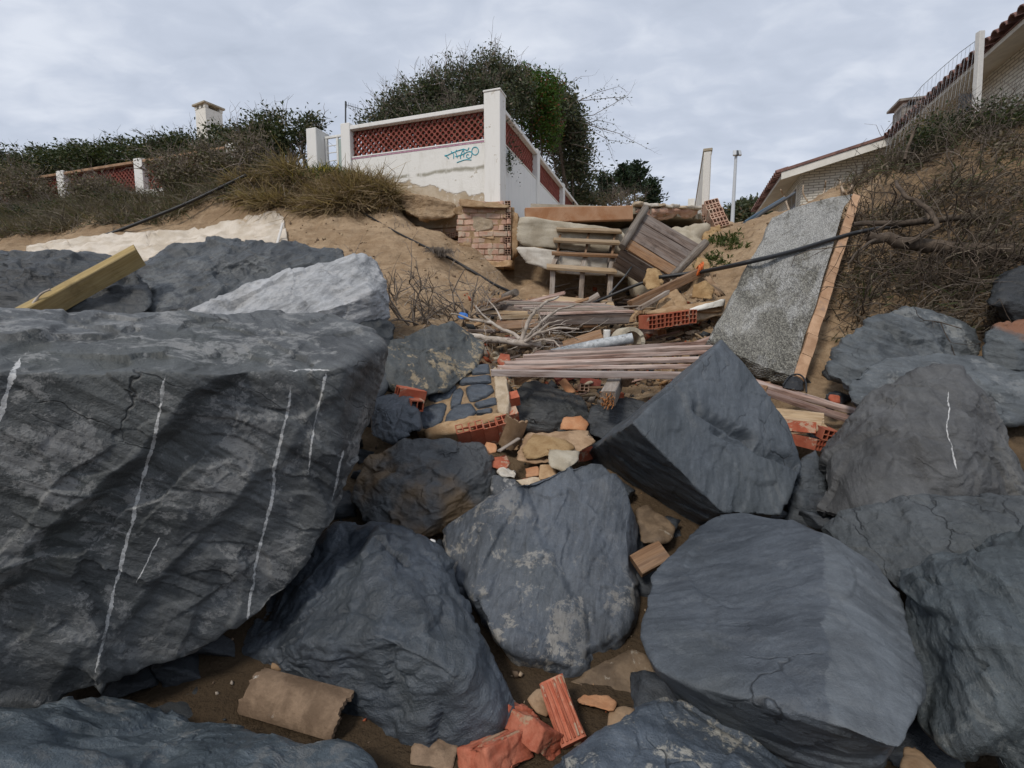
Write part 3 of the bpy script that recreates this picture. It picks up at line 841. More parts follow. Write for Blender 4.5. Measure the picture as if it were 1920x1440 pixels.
boulder('boulder', 'rounded brownish slate boulder with one thin white vein down its face', [
    (1540, 830, 3.2), (1600, 770, 3.3), (1690, 722, 3.35), (1720, 695, 3.4), (1800, 690, 3.4), (1860, 740, 3.3), (1890, 820, 3.1), (1916, 900, 2.9), (1900, 962, 2.7), (1530, 978, 2.75),
    (1535, 900, 2.95), (1650, 850, 2.76), (1800, 830, 2.76), (1780, 950, 2.56), (1620, 962, 2.6)], .6,
    lambda loc: m_rock('slate_brown', (.040, .040, .040), (.075, .076, .076), (.20, .195, .18), .35, .68, (.1, -.6, .8), loc=loc, seed=6, flecks=.4,
        veins=[vein((1780, 720, 3.1), (1778, 800, 2.8), .005), vein((1778, 800, 2.8), (1796, 890, 2.66), .006)]),
    sub=7, p=12, amp=.035, strata=.012, bed=(.1, -.6, .8), seed=6.7, layers=10)

boulder('boulder', 'dark slate slab lying tilted under the brownish veined boulder', [
    (1518, 985, 2.5), (1640, 950, 2.45), (1760, 930, 2.4), (1900, 935, 2.3), (2000, 960, 2.2), (1990, 1100, 1.9), (1800, 1050, 2.0), (1700, 1112, 1.95), (1650, 1072, 2.1), (1560, 1012, 2.4)], .6,
    lambda loc: m_rock('slate_slab', (.028, .032, .034), (.058, .064, .067), (.16, .17, .17), .2, .6, (.2, -.4, .9), loc=loc, seed=7),
    sub=7, p=14, amp=.03, strata=.03, bed=(.2, -.4, .9), seed=7.3, layers=20)

boulder('boulder', 'greenish dark slate boulder cut by the frame beside the broad smooth boulder', [
    (1690, 1100, 1.9), (1740, 1040, 1.95), (1850, 1000, 1.95), (1930, 1000, 1.9), (2060, 1050, 1.8), (2060, 1500, 1.2), (1760, 1446, 1.35), (1705, 1300, 1.6), (1690, 1180, 1.8),
    (1850, 1200, 1.46), (1960, 1300, 1.3)], .5,
    lambda loc: m_rock('slate_green', (.026, .033, .037), (.058, .070, .076), (.20, .215, .21), .4, .52, (.6, -.5, .5), loc=loc, seed=8, flecks=.5),
    sub=7, p=13, amp=.045, strata=.03, bed=(.6, -.5, .5), seed=8.8, layers=10)

boulder('boulder', 'blocky slate boulder with a pale top at the foot of the dead brush', [
    (1545, 700, 4.2), (1570, 650, 4.3), (1650, 590, 4.5), (1700, 580, 4.6), (1790, 590, 4.6), (1842, 625, 4.5), (1830, 672, 4.3), (1700, 702, 3.9), (1600, 752, 3.8), (1560, 732, 4.0), (1640, 650, 4.1)], .7,
    lambda loc: m_rock('slate_top_right', (.035, .040, .043), (.080, .090, .096), (.27, .28, .27), .6, .62, (.3, -.3, .9), loc=loc, seed=9),
    sub=6, p=12, amp=.05, strata=.05, bed=(.3, -.3, .9), seed=9.2, layers=8)
boulder('boulder', 'flat-topped grey slate slab resting behind the brownish veined boulder', [
    (1600, 722, 3.7), (1640, 680, 3.9), (1720, 668, 4.0), (1850, 670, 4.0), (2000, 690, 4.0), (2000, 790, 3.5), (1880, 792, 3.4), (1750, 792, 3.45), (1620, 772, 3.5)], .5,
    lambda loc: m_rock('slate_flat', (.040, .046, .050), (.082, .092, .098), (.24, .25, .25), .5, .62, (.1, -.2, 1), loc=loc, seed=10),
    sub=6, p=14, amp=.03, strata=.03, bed=(.1, -.2, 1), seed=10.4, layers=16)
boulder('boulder', 'slate boulder with a rust-orange left edge beside the pale-topped blocky boulder', [
    (1842, 690, 3.95), (1850, 622, 4.1), (1900, 600, 4.15), (2010, 590, 4.1), (2010, 700, 3.9), (1890, 692, 3.85), (1900, 640, 3.9)], .5,
    lambda loc: m_rock('slate_rusty', (.035, .040, .043), (.074, .084, .088), (.2, .2, .2), .2, .62, (.1, -.2, 1), stain=(.22, .085, .03), loc=loc, seed=11.6),
    sub=6, p=14, amp=.03, strata=.03, bed=(.4, -.2, 1), seed=11.4, layers=12)
boulder('boulder', 'rounded black boulder half buried in the dead brush', [
    (1845, 572, 4.5), (1860, 522, 4.65), (1900, 500, 4.7), (2010, 495, 4.7), (2010, 612, 4.4), (1890, 607, 4.4), (1900, 560, 4.35)], .6,
    lambda loc: m_rock('slate_black', (.010, .011, .012), (.018, .020, .021), (.05, .05, .05), .05, .5, (.1, -.2, 1), loc=loc, seed=12, flecks=.05),
    sub=6, p=8, amp=.02, strata=.01, bed=(.4, -.2, 1), seed=12.4, layers=12)

boulder('boulder', 'ochre-stained slate boulder below the stone-faced masonry chunk', [
    (662, 930, 3.0), (690, 850, 3.2), (760, 826, 3.3), (850, 820, 3.4), (905, 835, 3.4), (926, 870, 3.3), (926, 930, 3.1), (870, 975, 2.9), (800, 1017, 2.7), (740, 1002, 2.75), (690, 985, 2.8), (830, 930, 2.85), (740, 900, 2.95)], .5,
    lambda loc: m_rock('slate_ochre', (.028, .030, .032), (.056, .060, .062), (.2, .19, .16), .1, .5, (.3, -.4, .8), stain=(.17, .105, .045), loc=loc, seed=13),
    sub=7, p=14, amp=.04, strata=.03, bed=(.15, -.35, .9), seed=13.6, layers=13)
boulder('boulder', 'dark boulder with a large tan crusted patch beside the driftwood', [
    (714, 680, 4.0), (740, 640, 4.2), (790, 610, 4.4), (850, 605, 4.5), (902, 640, 4.5), (892, 690, 4.2), (842, 732, 3.9), (770, 748, 3.7), (720, 722, 3.8)], .6,
    lambda loc: m_rock('slate_tan', (.030, .034, .034), (.058, .064, .064), (.46, .36, .22), 1.0, .6, (.5, -.4, .6), loc=loc, seed=14.5, patch_scale=2.2),
    sub=6, p=12, amp=.04, strata=.03, bed=(.5, -.4, .6), seed=14.2, layers=12)
boulder('boulder', 'black slate boulder wedged behind the huge veined boulder', [
    (640, 610, 4.1), (700, 590, 4.3), (740, 600, 4.4), (748, 660, 4.2), (722, 740, 3.7), (690, 762, 3.6), (640, 700, 3.8)], .5,
    lambda loc: m_rock('slate_wedge', (.018, .021, .024), (.038, .043, .048), (.14, .15, .15), .2, .55, (.5, -.4, .6), loc=loc, seed=15),
    sub=6, p=13, amp=.04, strata=.03, bed=(.5, -.4, .6), seed=15.2, layers=12)
boulder('boulder', 'small dark slate boulder left of the stone-faced masonry chunk', [
    (690, 812, 3.4), (700, 750, 3.6), (740, 735, 3.7), (776, 750, 3.7), (786, 802, 3.5), (740, 832, 3.3), (735, 780, 3.4)], .4,
    lambda loc: m_rock('slate_small', (.026, .031, .038), (.058, .067, .078), (.18, .19, .19), .2, .5, (.5, -.4, .6), loc=loc, seed=16),
    sub=6, p=13, amp=.03, strata=.025, bed=(.5, -.4, .6), seed=16.2, layers=16)
boulder('boulder', 'long black slate boulder carrying the yellow plank', [
    (-180, 470, 4.7), (0, 470, 4.6), (130, 478, 4.7), (250, 492, 4.8), (300, 560, 4.5), (200, 622, 4.1), (-180, 622, 4.0), (60, 560, 4.2)], .8,
    lambda loc: m_rock('slate_left_black', (.016, .018, .020), (.036, .040, .043), (.13, .14, .14), .3, .5, (.1, -.5, .8), loc=loc, seed=17),
    sub=7, p=14, amp=.04, strata=.035, bed=(.1, -.5, .8), seed=17.2, layers=10)
boulder('boulder', 'long dark slate boulder with a rippled face under the pale geotextile sheet', [
    (225, 520, 4.9), (300, 470, 5.2), (420, 452, 5.4), (560, 458, 5.5), (630, 465, 5.5), (660, 492, 5.4), (640, 540, 5.1), (500, 582, 4.8), (340, 622, 4.4), (260, 602, 4.4)], .8,
    lambda loc: m_rock('slate_left_rippled', (.024, .027, .030), (.050, .056, .060), (.17, .18, .18), .35, .5, (-.3, -.5, .8), loc=loc, seed=18, flecks=.5),
    sub=7, p=14, amp=.04, strata=.04, bed=(-.3, -.5, .8), seed=18.2, layers=10)
boulder('boulder', 'pale grey boulder with a bright top and dark undercut behind the veined boulder', [
    (322, 602, 4.1), (400, 560, 4.3), (520, 520, 4.5), (620, 495, 4.7), (690, 487, 4.8), (722, 510, 4.7), (590, 594, 4.0), (702, 548, 4.25), (726, 600, 4.4), (640, 650, 4.2), (400, 650, 4.05)], .6,
    lambda loc: m_rock('slate_pale', (.15, .155, .16), (.30, .305, .31), (.50, .50, .50), .9, .75, (-.3, -.5, .8), loc=loc, seed=19, flecks=.5, green=0),
    sub=7, p=20, amp=.035, strata=.03, bed=(-.3, -.2, .9), seed=19.2, layers=9)
boulder('boulder', 'low blue-grey slate boulder with a scaly top, in front of the dark hollow', [
    (-80, 1335, 1.5), (100, 1310, 1.65), (210, 1304, 1.72), (330, 1346, 1.68), (480, 1386, 1.6), (600, 1411, 1.55), (700, 1442, 1.5), (700, 1510, 1.3), (300, 1620, 1.1), (-120, 1620, 1.1), (-170, 1400, 1.2), (250, 1400, 1.4)], .35,
    lambda loc: m_rock('slate_front_left', (.034, .046, .054), (.074, .092, .106), (.21, .22, .22), .5, .55, (.2, .1, 1), loc=loc, seed=20),
    sub=7, p=14, amp=.025, strata=.02, bed=(.2, .1, 1), seed=20.2, layers=20)
boulder('boulder', 'low blue slate boulder speckled with cream lichen beside the red bricks', [
    (1000, 1470, 1.38), (1060, 1437, 1.42), (1130, 1388, 1.5), (1190, 1334, 1.58), (1250, 1317, 1.62), (1310, 1338, 1.6), (1390, 1386, 1.5), (1480, 1440, 1.4), (1490, 1530, 1.2), (1030, 1530, 1.2), (1230, 1400, 1.48)], .35,
    lambda loc: m_rock('slate_front_lichen', (.034, .045, .058), (.070, .086, .106), (.46, .44, .38), .95, .55, (.2, .1, 1), loc=loc, seed=21.3, patch_scale=6),
    sub=7, p=13, amp=.022, strata=.016, bed=(.2, .1, 1), seed=21.2, layers=20)
boulder('boulder', 'narrow dark stone wedged between the cracked block and the brownish boulder', [
    (1472, 985, 2.95), (1488, 885, 3.15), (1530, 838, 3.25), (1548, 900, 3.1), (1545, 985, 2.85), (1500, 940, 2.95)], .3,
    lambda loc: m_rock('slate_wedged', (.026, .031, .036), (.050, .058, .065), (.15, .15, .15), .1, .6, (.2, .1, 1), loc=loc, seed=22),
    sub=6, p=13, amp=.02, strata=.012, seed=22.2)
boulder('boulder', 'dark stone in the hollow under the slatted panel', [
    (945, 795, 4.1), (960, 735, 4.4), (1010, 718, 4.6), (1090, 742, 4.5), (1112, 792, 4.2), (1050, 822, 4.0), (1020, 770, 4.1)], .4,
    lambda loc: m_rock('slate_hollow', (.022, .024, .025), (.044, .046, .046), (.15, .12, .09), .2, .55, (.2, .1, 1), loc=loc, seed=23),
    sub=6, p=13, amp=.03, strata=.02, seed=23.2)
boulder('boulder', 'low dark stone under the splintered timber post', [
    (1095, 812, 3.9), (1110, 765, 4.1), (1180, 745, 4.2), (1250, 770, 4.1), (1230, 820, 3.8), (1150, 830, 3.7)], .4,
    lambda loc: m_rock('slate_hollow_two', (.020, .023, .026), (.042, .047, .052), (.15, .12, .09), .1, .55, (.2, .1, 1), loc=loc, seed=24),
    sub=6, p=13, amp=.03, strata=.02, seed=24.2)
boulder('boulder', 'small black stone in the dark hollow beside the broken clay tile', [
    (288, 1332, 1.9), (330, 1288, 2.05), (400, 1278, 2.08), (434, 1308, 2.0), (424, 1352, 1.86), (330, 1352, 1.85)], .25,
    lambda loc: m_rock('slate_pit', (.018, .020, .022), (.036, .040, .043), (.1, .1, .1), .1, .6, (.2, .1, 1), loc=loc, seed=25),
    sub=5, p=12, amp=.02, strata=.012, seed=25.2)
boulder('boulder', 'small dark stone with white crust below the yellow brick slabs', [
    (925, 935, 3.0), (925, 892, 3.15), (960, 900, 3.1), (1005, 920, 3.05), (965, 962, 2.85)], .3,
    lambda loc: m_rock('slate_crust', (.026, .029, .034), (.055, .06, .067), (.45, .44, .42), .8, .6, (.2, .1, 1), loc=loc, seed=26.4, patch_scale=7),
    sub=5, p=12, amp=.02, strata=.012, seed=26.2)
boulder('boulder', 'dark wet stone at the foot of the upright blue-grey boulder', [
    (860, 1250, 2.25), (880, 1170, 2.4), (925, 1190, 2.35), (945, 1260, 2.2), (935, 1330, 2.0), (890, 1310, 2.05)], .25,
    lambda loc: m_rock('slate_foot', (.020, .025, .031), (.044, .053, .063), (.2, .2, .2), .1, .45, (.2, .1, 1), loc=loc, seed=27),
    sub=5, p=12, amp=.02, strata=.012, seed=27.2)

# the revetment goes on along the beach on both sides
M['slate_far'] = m_rock('slate_along', (.030, .034, .039), (.060, .068, .077), (.2, .21, .21), .4, .6, (.2, -.3, .9), flecks=.4)
for k, (x, y, z, r, where) in enumerate([(3.25, 2.3, .45, .55, 'beyond the greenish dark boulder'), (4.3, 3.0, .7, .6, 'beyond the flat-topped slab'), (4.9, 3.9, 1.2, .55, 'beyond the rusty-edged boulder'), (3.9, 1.5, .2, .5, 'low on the beach beyond the greenish boulder'), (5.8, 3.2, .8, .65, 'far along the right bank foot'),
                                         (-3.6, 1.6, .5, .6, 'beyond the huge veined boulder'), (-4.9, 3.2, 1.0, .7, 'behind and beyond the huge veined boulder'), (-6.6, 3.9, 1.5, .75, 'far along the left bank foot')]):
    rs = np.random.RandomState(300 + k)
    P = rs.normal(size=(16, 3)); P /= np.linalg.norm(P, axis=1)[:, None]
    P = np.array([x, y, z]) + P * r * np.array([1.0, .8, .75])
    V, F = stone_verts(P, 6, p=40, amp=.03, strata=.025, bed=(.2, -.3, .9), seed=40 + k * 1.3, layers=12, chips=6, facet=.6)
    loc = (x, y, float(V[:, 2].min()))
    o = put('boulder', mesh_np('boulder', V - np.array(loc), F, True), M['slate_far'], None, Matrix.Translation(loc))
    tag(o, 'slate boulder of the rock armour %s' % where, 'boulder', 'rock armour along the beach')
# ------------------------------------------------------------------ helpers that touch the ground
def on_ground(px, py, lo=1.5, hi=14.0):
    u, v = (px - 960.0) / FPX, (720.0 - py) / FPX
    d = Vector((u, CP + v * SP, -SP + v * CP)); d /= d.y
    Ys = np.linspace(lo, hi, 500)
    g = ground_z(d.x * Ys, Ys); z = EYE + d.z * Ys
    hit = np.nonzero(z <= g)[0]
    Y = Ys[hit[0]] if len(hit) else hi
    return Vector((d.x * Y, Y, EYE + d.z * Y))

def chunk(name, label, px, thick, mat, sub=4, parent=None, cat='rubble', group=None, shrink=.9, p=26, amp=.008, seed=None, strata=0.0, freq=2.5, world=None, part_label=None, chips=4, facet=.35):
    """A broken lump through the given pixel outline (with distances) or world points."""
    pts = world if world is not None else [at(*q) for q in px]
    P = cam_back(pts, thick, shrink) if thick else np.array([tuple(q) for q in pts])
    kwc = dict(chips=chips)
    seed = seed if seed is not None else float(abs(P.sum() * 7.7) % 50)
    V, F = stone_verts(P, sub, p=p * 1.6, amp=amp, strata=strata, freq=freq, seed=seed, facet=facet, **kwc)
    loc = (float(V[:, 0].mean()), float(V[:, 1].mean()), float(V[:, 2].min()))
    o = put(name, mesh_np(name, V - np.array(loc), F, True), mat, parent, Matrix.Translation(loc))
    if parent is None: tag(o, label, cat, group)
    elif part_label: tag(o, part_label)
    return o

def hollow_mesh(L, w, h, nw, nh, wall=.22):
    """Hollow clay block, channels along x; nw by nh channels."""
    def cuts(n, size):
        t = size * wall / (n + 1) ; c = (size - t * (n + 1)) / n
        a = [-size/2]
        for k in range(n): a += [a[-1] + t, a[-1] + t + c]
        return a + [a[-1] + t]
    ys, zs = cuts(nw, w), cuts(nh, h)
    ny, nz = len(ys) - 1, len(zs) - 1
    solid = lambda i, j: 0 <= i < ny and 0 <= j < nz and not (i % 2 and j % 2)
    V, F, key = [], [], {}
    def vid(x, i, j):
        k = (x, i, j)
        if k not in key: key[k] = len(V); V.append((x * L / 2, ys[i], zs[j]))
        return key[k]
    for i in range(ny):
        for j in range(nz):
            if not solid(i, j): continue
            for x in (-1, 1):
                q = (vid(x, i, j), vid(x, i+1, j), vid(x, i+1, j+1), vid(x, i, j+1))
                F.append(q if x > 0 else q[::-1])
            if not solid(i-1, j): F.append((vid(-1, i, j), vid(1, i, j), vid(1, i, j+1), vid(-1, i, j+1)))
            if not solid(i+1, j): F.append((vid(-1, i+1, j+1), vid(1, i+1, j+1), vid(1, i+1, j), vid(-1, i+1, j)))
            if not solid(i, j-1): F.append((vid(-1, i+1, j), vid(1, i+1, j), vid(1, i, j), vid(-1, i, j)))
            if not solid(i, j+1): F.append((vid(-1, i, j+1), vid(1, i, j+1), vid(1, i+1, j+1), vid(-1, i+1, j+1)))
    return mesh_np('hollow_brick', V, F)

def block_mesh(L, w, h, seed=0, jit=.006, ch=.008):
    rnd = random.Random(seed)
    return beam_mesh(L, w, h, 2, jit, ch, rnd, jit)

def axes(o, x, y, z):
    m = Matrix((Vector(x), Vector(y), Vector(z))).transposed().to_4x4(); m.translation = Vector(o)
    return m

UP = Vector((0, 0, 1))
DF = Vector((-.9480, .3183, 0))          # along the seaward wall, away from its corner
DS = Vector((.3183, .9480, 0))           # along the street wall, inland
E = at(938, 395, 8.45); E.z = 0
MF = axes(E, DF, UP.cross(DF), UP)       # x along the wall, y seaward, z height
MS = axes(E, DS, UP.cross(DS), UP)       # x inland, y into the garden

# ------------------------------------------------------------------ white garden wall with lattice
wall = thing('garden_wall', 'white garden wall corner with red clay lattice and cyan graffiti tag above the bank', 'wall', (E.x, E.y, 3.5))
def wbox(name, a, b, mat, F=MF, bev=.008, parent=wall): return put(name, box_mesh(a, b, bev), mat, parent, F)
corner = wbox('corner_post', (0, -.29, 3.45), (.29, 0, 5.55), M['white_wall'])
wbox('post_cap', (-.012, -.302, 5.552), (.302, .012, 5.585), M['white_trim'], parent=corner)

def m_low():
    t = NT('limewash_over_render'); p = t.obj
    s = t.node('ShaderNodeSeparateXYZ'); t.link(p, s.inputs[0])
    e = t.math('SUBTRACT', s.outputs['Z'], t.math('MULTIPLY', s.outputs['X'], .24))
    e = t.math('ADD', e, t.math('MULTIPLY', t.math('SUBTRACT', t.noise(p, 2.6, 8, .62), .5), .42))
    bare = t.math('SUBTRACT', 1.0, t.ss(e, 3.80, 3.83))
    white = t.mix(t.math('MULTIPLY', t.ss(t.noise(t.mapping(p, scale=(4, 4, .8)), 1.9, 6, .65), .48, .75), .5), (.80, .785, .74), (.55, .52, .45))
    # a horizontal seam where the paint has come away
    sm = t.math('ABSOLUTE', t.math('SUBTRACT', t.math('ADD', s.outputs['Z'], t.math('MULTIPLY', t.noise(p, 3, 5), .14)), 4.44))
    seam = t.math('MULTIPLY', t.math('SUBTRACT', 1.0, t.ss(sm, .005, .05)), t.ss(t.noise(t.mapping(p, scale=(1, 1, .3)), 1.9, 9, .7), .46, .56))
    white = t.mix(seam, white, (.36, .34, .28))
    white = t.mix(t.ss(t.noise(p, 5, 10, .76), .615, .635), white, (.52, .48, .40))
    white = t.mix(t.math('MULTIPLY', t.ss(t.noise(p, 30, 4, .7), .68, .71), .8), white, (.25, .22, .19))
    low = t.mix(t.ss(t.noise(p, 3.5, 7, .65), .35, .65), (.42, .33, .225), (.55, .47, .36))
    low = t.mix(t.math('MULTIPLY', t.ss(t.noise(p, 6, 8, .7), .58, .62), .7), low, (.70, .66, .58))
    col = t.mix(bare, white, low)
    return t.done(col, .9, t.bump(t.math('ADD', t.math('MULTIPLY', bare, -1.5), t.noise(p, 20, 6, .7)), .5, .015), .15)
M['low_wall'] = m_low()
low = bmesh.new()
front_low = wbox('wall_panel', (.291, -.22, 3.42), (2.95, -.03, 4.795), M['low_wall'])
wbox('painted_line', (.292, -.028, 4.775), (2.948, -.0245, 4.797), M['plum'], parent=front_low, bev=0)
wbox('lattice_sill', (.291, -.235, 4.797), (2.95, -.02, 4.825), M['white_trim'])
wbox('coping', (.291, -.25, 5.30), (2.96, -.005, 5.372), M['white_trim'])

def lattice_piece(a=.055, hole=.034, d=.055):
    outer, inner = [], []
    for k in range(8):
        th = k * math.pi / 4
        r = a if k % 2 == 0 else a / math.sqrt(2)
        outer.append((r * math.cos(th), r * math.sin(th))); inner.append((hole * math.cos(th), hole * math.sin(th)))
    V, F = [], []
    for y in (d/2, -d/2):
        V += [(x, y, z) for x, z in outer] + [(x, y, z) for x, z in inner]
    for k in range(8):
        n = (k + 1) % 8
        F += [(k, 8+k, 8+n, n), (16+k, 16+n, 24+n, 24+k), (8+k, 24+k, 24+n, 8+n), (k, n, 16+n, 16+k)]
    return V, F
LV, LF = lattice_piece(.0545)
lat_me = mesh_np('lattice_piece', LV, LF)
def lattice_spots(x0, x1, z0, z1, s=.055):
    out = []
    nr = int((z1 - z0) / s) + 1
    for r in range(nr + 1):
        z = z0 + r * s
        x = x0 + (s if r % 2 else 0)
        while x <= x1: out.append((x, z)); x += 2 * s
    return out
for x, z in lattice_spots(.33, 2.93, 4.822, 5.31):
    put('lattice_piece', lat_me, M['terracotta'], wall, MF @ Matrix.Translation((x, -.125, z)))
# street side
posts = [2.42, 4.92, 7.42]
wbox('wall_panel', (.292, .03, 3.3), (7.3, .22, 4.795), M['white_side'], MS)
a = .292
for k, s in enumerate(posts):
    wbox('post', (s - .1, -.002, 3.3), (s + .1, .26, 5.42), M['white_trim'], MS)
    wbox('coping', (a, .005, 5.30), (s - .102, .25, 5.372), M['white_trim'], MS)
    wbox('lattice_sill', (a, .02, 4.797), (s - .102, .235, 4.825), M['white_trim'], MS)
    g = Geo()
    for x, z in lattice_spots(a + .04, s - .12, 4.822, 5.31):
        V = np.array([(q[0] + x, q[1] + .125, q[2] + z) for q in LV]); g.add(V, LF)
    o = put('lattice_panel', g.mesh('lattice_panel'), M['terracotta'], wall, MS); o['kind'] = 'stuff'
    a = s + .102
# graffiti: sprayed strokes on the seaward face
def gpt(zx, zy):
    q = on_plane(810 + zx * .0625, 260 + zy * .0625, MF @ Vector((0, -.0285, 4.5)), UP.cross(DF))
    return q
strokes = [[(380,510),(480,490),(600,430),(750,370),(950,310),(1050,350),(1085,330),(1110,270)], [(380,510),(450,535),(505,600)], [(575,380),(630,440),(655,510),(648,600)],
    [(735,335),(705,410),(740,490),(760,580)], [(700,540),(850,500),(960,460),(1040,405),(1130,385),(1195,400)], [(955,320),(900,400),(860,500),(855,605)], [(945,320),(960,430),(950,550)],
    [(1195,400),(1195,480),(1170,560),(1100,590),(1040,560),(1035,500),(1070,465),(1105,490)],
    [(1295 + 100*math.cos(k*math.pi/8), 370 + 120*math.sin(k*math.pi/8)) for k in range(17)], [(745,720),(850,680),(960,640),(1060,628),(1180,640)]]
g = Geo()
for s in strokes: g.tube([gpt(*q) for q in s], .0085, 6)
put('graffiti', g.mesh('graffiti'), M['graffiti'], front_low)

# foundation bricks under the seaward wall
fb = thing('brick_footing', 'crumbling brick footing course under the graffiti wall', 'brickwork', MF @ Vector((1.3, -.1, 3.2)))
put('mortar_core', box_mesh((.35, -.27, 3.25), (2.15, -.075, 3.42), .01), M['mortar_ochre'], fb, MF)
for r in range(2):
    x = .38 + (.12 if r else 0)
    k = 0
    while x < 2.0 - .2 * r:
        put('brick', block_mesh(.225, .12, .072, 31 * r + k), M['brick_old'], fb, MF @ Matrix.Translation((x + .11, -.12 + .02 * math.sin(k * 5.1), 3.375 - .083 * r)) @ Matrix.Rotation(.03 * math.sin(k * 3.3), 4, 'Y'))
        x += .245; k += 1
for k in range(3):
    put('hollow_brick', hollow_mesh(.16, .085, .085, 2, 2), M['brick_old'], fb, MF @ Matrix.Translation((.80 + .1 * k, -.085, 3.30 - .02 * k)) @ Matrix.Rotation(R(90), 4, 'Z'))
ledge = chunk('sand_ledge', 'overhanging crust of sand under the wall', [(745, 372, 8.85), (765, 405, 8.55), (800, 413, 8.45), (855, 410, 8.40), (862, 385, 8.4), (800, 368, 8.5), (748, 360, 8.9)], .5, M['sand_dry'], sub=5, p=10, amp=.05, strata=.02)
ledge['kind'] = 'structure'

# ------------------------------------------------------------------ gate
gate = thing('garden_gate', 'rusty white garden gate with two square posts beside dry grass', 'gate', MF @ Vector((3.5, 0, 4.2)))
wbox('gate_post', (2.962, -.24, 3.8), (3.165, .0, 5.43), M['white_trim'], parent=gate)
wbox('gate_post', (3.72, -.36, 3.8), (3.95, .0, 5.44), M['white_trim'], parent=gate)
leaf = wbox('gate_frame', (3.168, -.26, 5.30), (3.715, -.22, 5.345), M['white_metal'], parent=gate, bev=.004)
for x in (3.17, 3.40, 3.66):
    wbox('upright', (x, -.255, 4.3), (x + .045, -.225, 5.298), M['white_metal'], parent=gate, bev=.004)
for z in (4.72, 4.88, 5.03, 5.16):
    wbox('rail', (3.446, -.25, z), (3.658, -.235, z + .014), M['white_metal'], parent=gate, bev=.002)
t = NT('frosted_pane'); t.done((.35, .42, .39), .3, None, .5); M['pane'] = t.m
wbox('pane', (3.217, -.248, 4.72), (3.398, -.24, 5.27), M['pane'], parent=gate, bev=0)
wbox('pane', (3.217, -.248, 4.3), (3.655, -.24, 4.712), M['pane'], parent=gate, bev=0)
# antenna behind the gate
ant = thing('antenna', 'thin rooftop antenna mast seen above the garden gate', 'antenna', at(648, 260, 16))
g = Geo(); g.tube([at(648, 262, 16), at(648, 190, 16)], .025, 6)
put('mast', g.mesh('mast', ), M['dark_metal'], ant)
g = Geo()
g.tube([at(648, 196, 16), at(672, 203, 15.6)], .010, 5)
for k in range(6):
    c = at(650 + 4*k, 196.6 + 1.2*k, 15.95 - .06*k); g.tube([c + Vector((0, 0, .09)), c - Vector((0, 0, .09))], .006, 4)
put('dipole_array', g.mesh('dipole_array'), M['dark_metal'], ant)

# ------------------------------------------------------------------ old lattice wall further along, half overgrown
old = thing('lattice_wall', 'old lattice wall with white pillars half buried in dry brush', 'wall', MF @ Vector((8, 0, 4.4)))
px_s = [5.85, 8.55, 11.2, 13.8]
for k, s in enumerate(px_s):
    wbox('pillar', (s - .13, -.26, 4.0), (s + .13, 0, 5.40), M['white_wall'], parent=old)
for k in range(3):
    x0, x1 = px_s[k] + .132, px_s[k+1] - .132
    wbox('wall_panel', (x0, -.22, 3.9), (x1, -.03, 4.72), M['white_wall'], parent=old)
    wbox('coping', (x0, -.25, 5.30), (x1, -.01, 5.36), M['coping'], parent=old)
    g = Geo()
    for x, z in lattice_spots(x0 + .04, x1 - .04, 4.72, 5.31):
        g.add(np.array([(q[0] + x, q[1] - .125, q[2] + z) for q in LV]), LF)
    o = put('lattice_panel', g.mesh('lattice_panel'), M['terracotta'], old, MF); o['kind'] = 'stuff'

# ------------------------------------------------------------------ brick pier under the corner
pier = thing('brick_pier', 'exposed pier of worn pink bricks under the wall corner', 'brickwork', at(910, 495, 8.3))
PX0 = at(858, 440, 8.22).x; PX1 = at(958, 440, 8.22).x
ztop, ncr = 3.72, 11
pitch_ = .097
for r in range(ncr):
    z = ztop - pitch_ * (r + .5)
    x = PX0 + (0.0 if r % 2 else -.015) + random.Random(r).uniform(-.02, .02)
    first = True; k = 0
    stop = PX1 - (.115 if r % 2 == 0 else .0)
    while x < stop - .05:
        L = .235 if not (first and r % 2) else .115
        L = min(L, stop - x)
        rn = random.Random(r * 17 + k)
        put('brick', block_mesh(L - .012, .12, .083, r * 9 + k, .007), M['brick_old'], pier, Matrix.Translation((x + L/2, 8.28 + rn.uniform(-.012, .012), z + .012 * (x - PX0))) @ Matrix.Rotation(rn.uniform(-.02, .02), 4, 'Y'))
        x += L; first = False; k += 1
    if r % 2 == 0:
        put('hollow_brick', hollow_mesh(.22, .10, .083, 2, 2), M['brick_old'], pier, Matrix.Translation((PX1 - .055, 8.32, z + .01)) @ Matrix.Rotation(R(90), 4, 'Z'))
put('mortar_core', box_mesh((PX0 + .01, 8.232, ztop - pitch_ * ncr - .02), (PX1 - .118, 8.75, ztop - .01), .01), M['mortar_ochre'], pier)
for k, (a_, b_, w_) in enumerate([(866, 395, 30), (905, 420, 38), (872, 455, 26), (930, 470, 30), (938, 400, 22), (885, 485, 30), (915, 440, 22)]):
    q0 = at(a_, b_, 8.222)
    chunk('mortar_smear', '', None, 0, M['mortar'] if k % 2 else M['mortar_ochre'], 4, pier, p=8, amp=.012, seed=k + 2.2, facet=.1,
          world=[(q0.x + dx * w_ * .0045, q0.y + dy, q0.z + dz * w_ * .0026 * (1 + .4 * math.sin(k * 3 + dx * 2))) for dx in (-1, -.3, .4, 1) for dz in (-1, 1) for dy in (-.004, .03)])
put('mortar_core', box_mesh((PX1 - .116, 8.45, ztop - pitch_ * ncr + .01), (PX1 + .06, 8.75, ztop - .04), .01), M['mortar_ochre'], pier)
chunk('mortar_lump', '', [(858, 372, 8.2), (955, 384, 8.2), (960, 392, 8.15), (905, 390, 8.1), (860, 386, 8.1)], .3, M['mortar_ochre'], 4, pier, p=10, amp=.02)
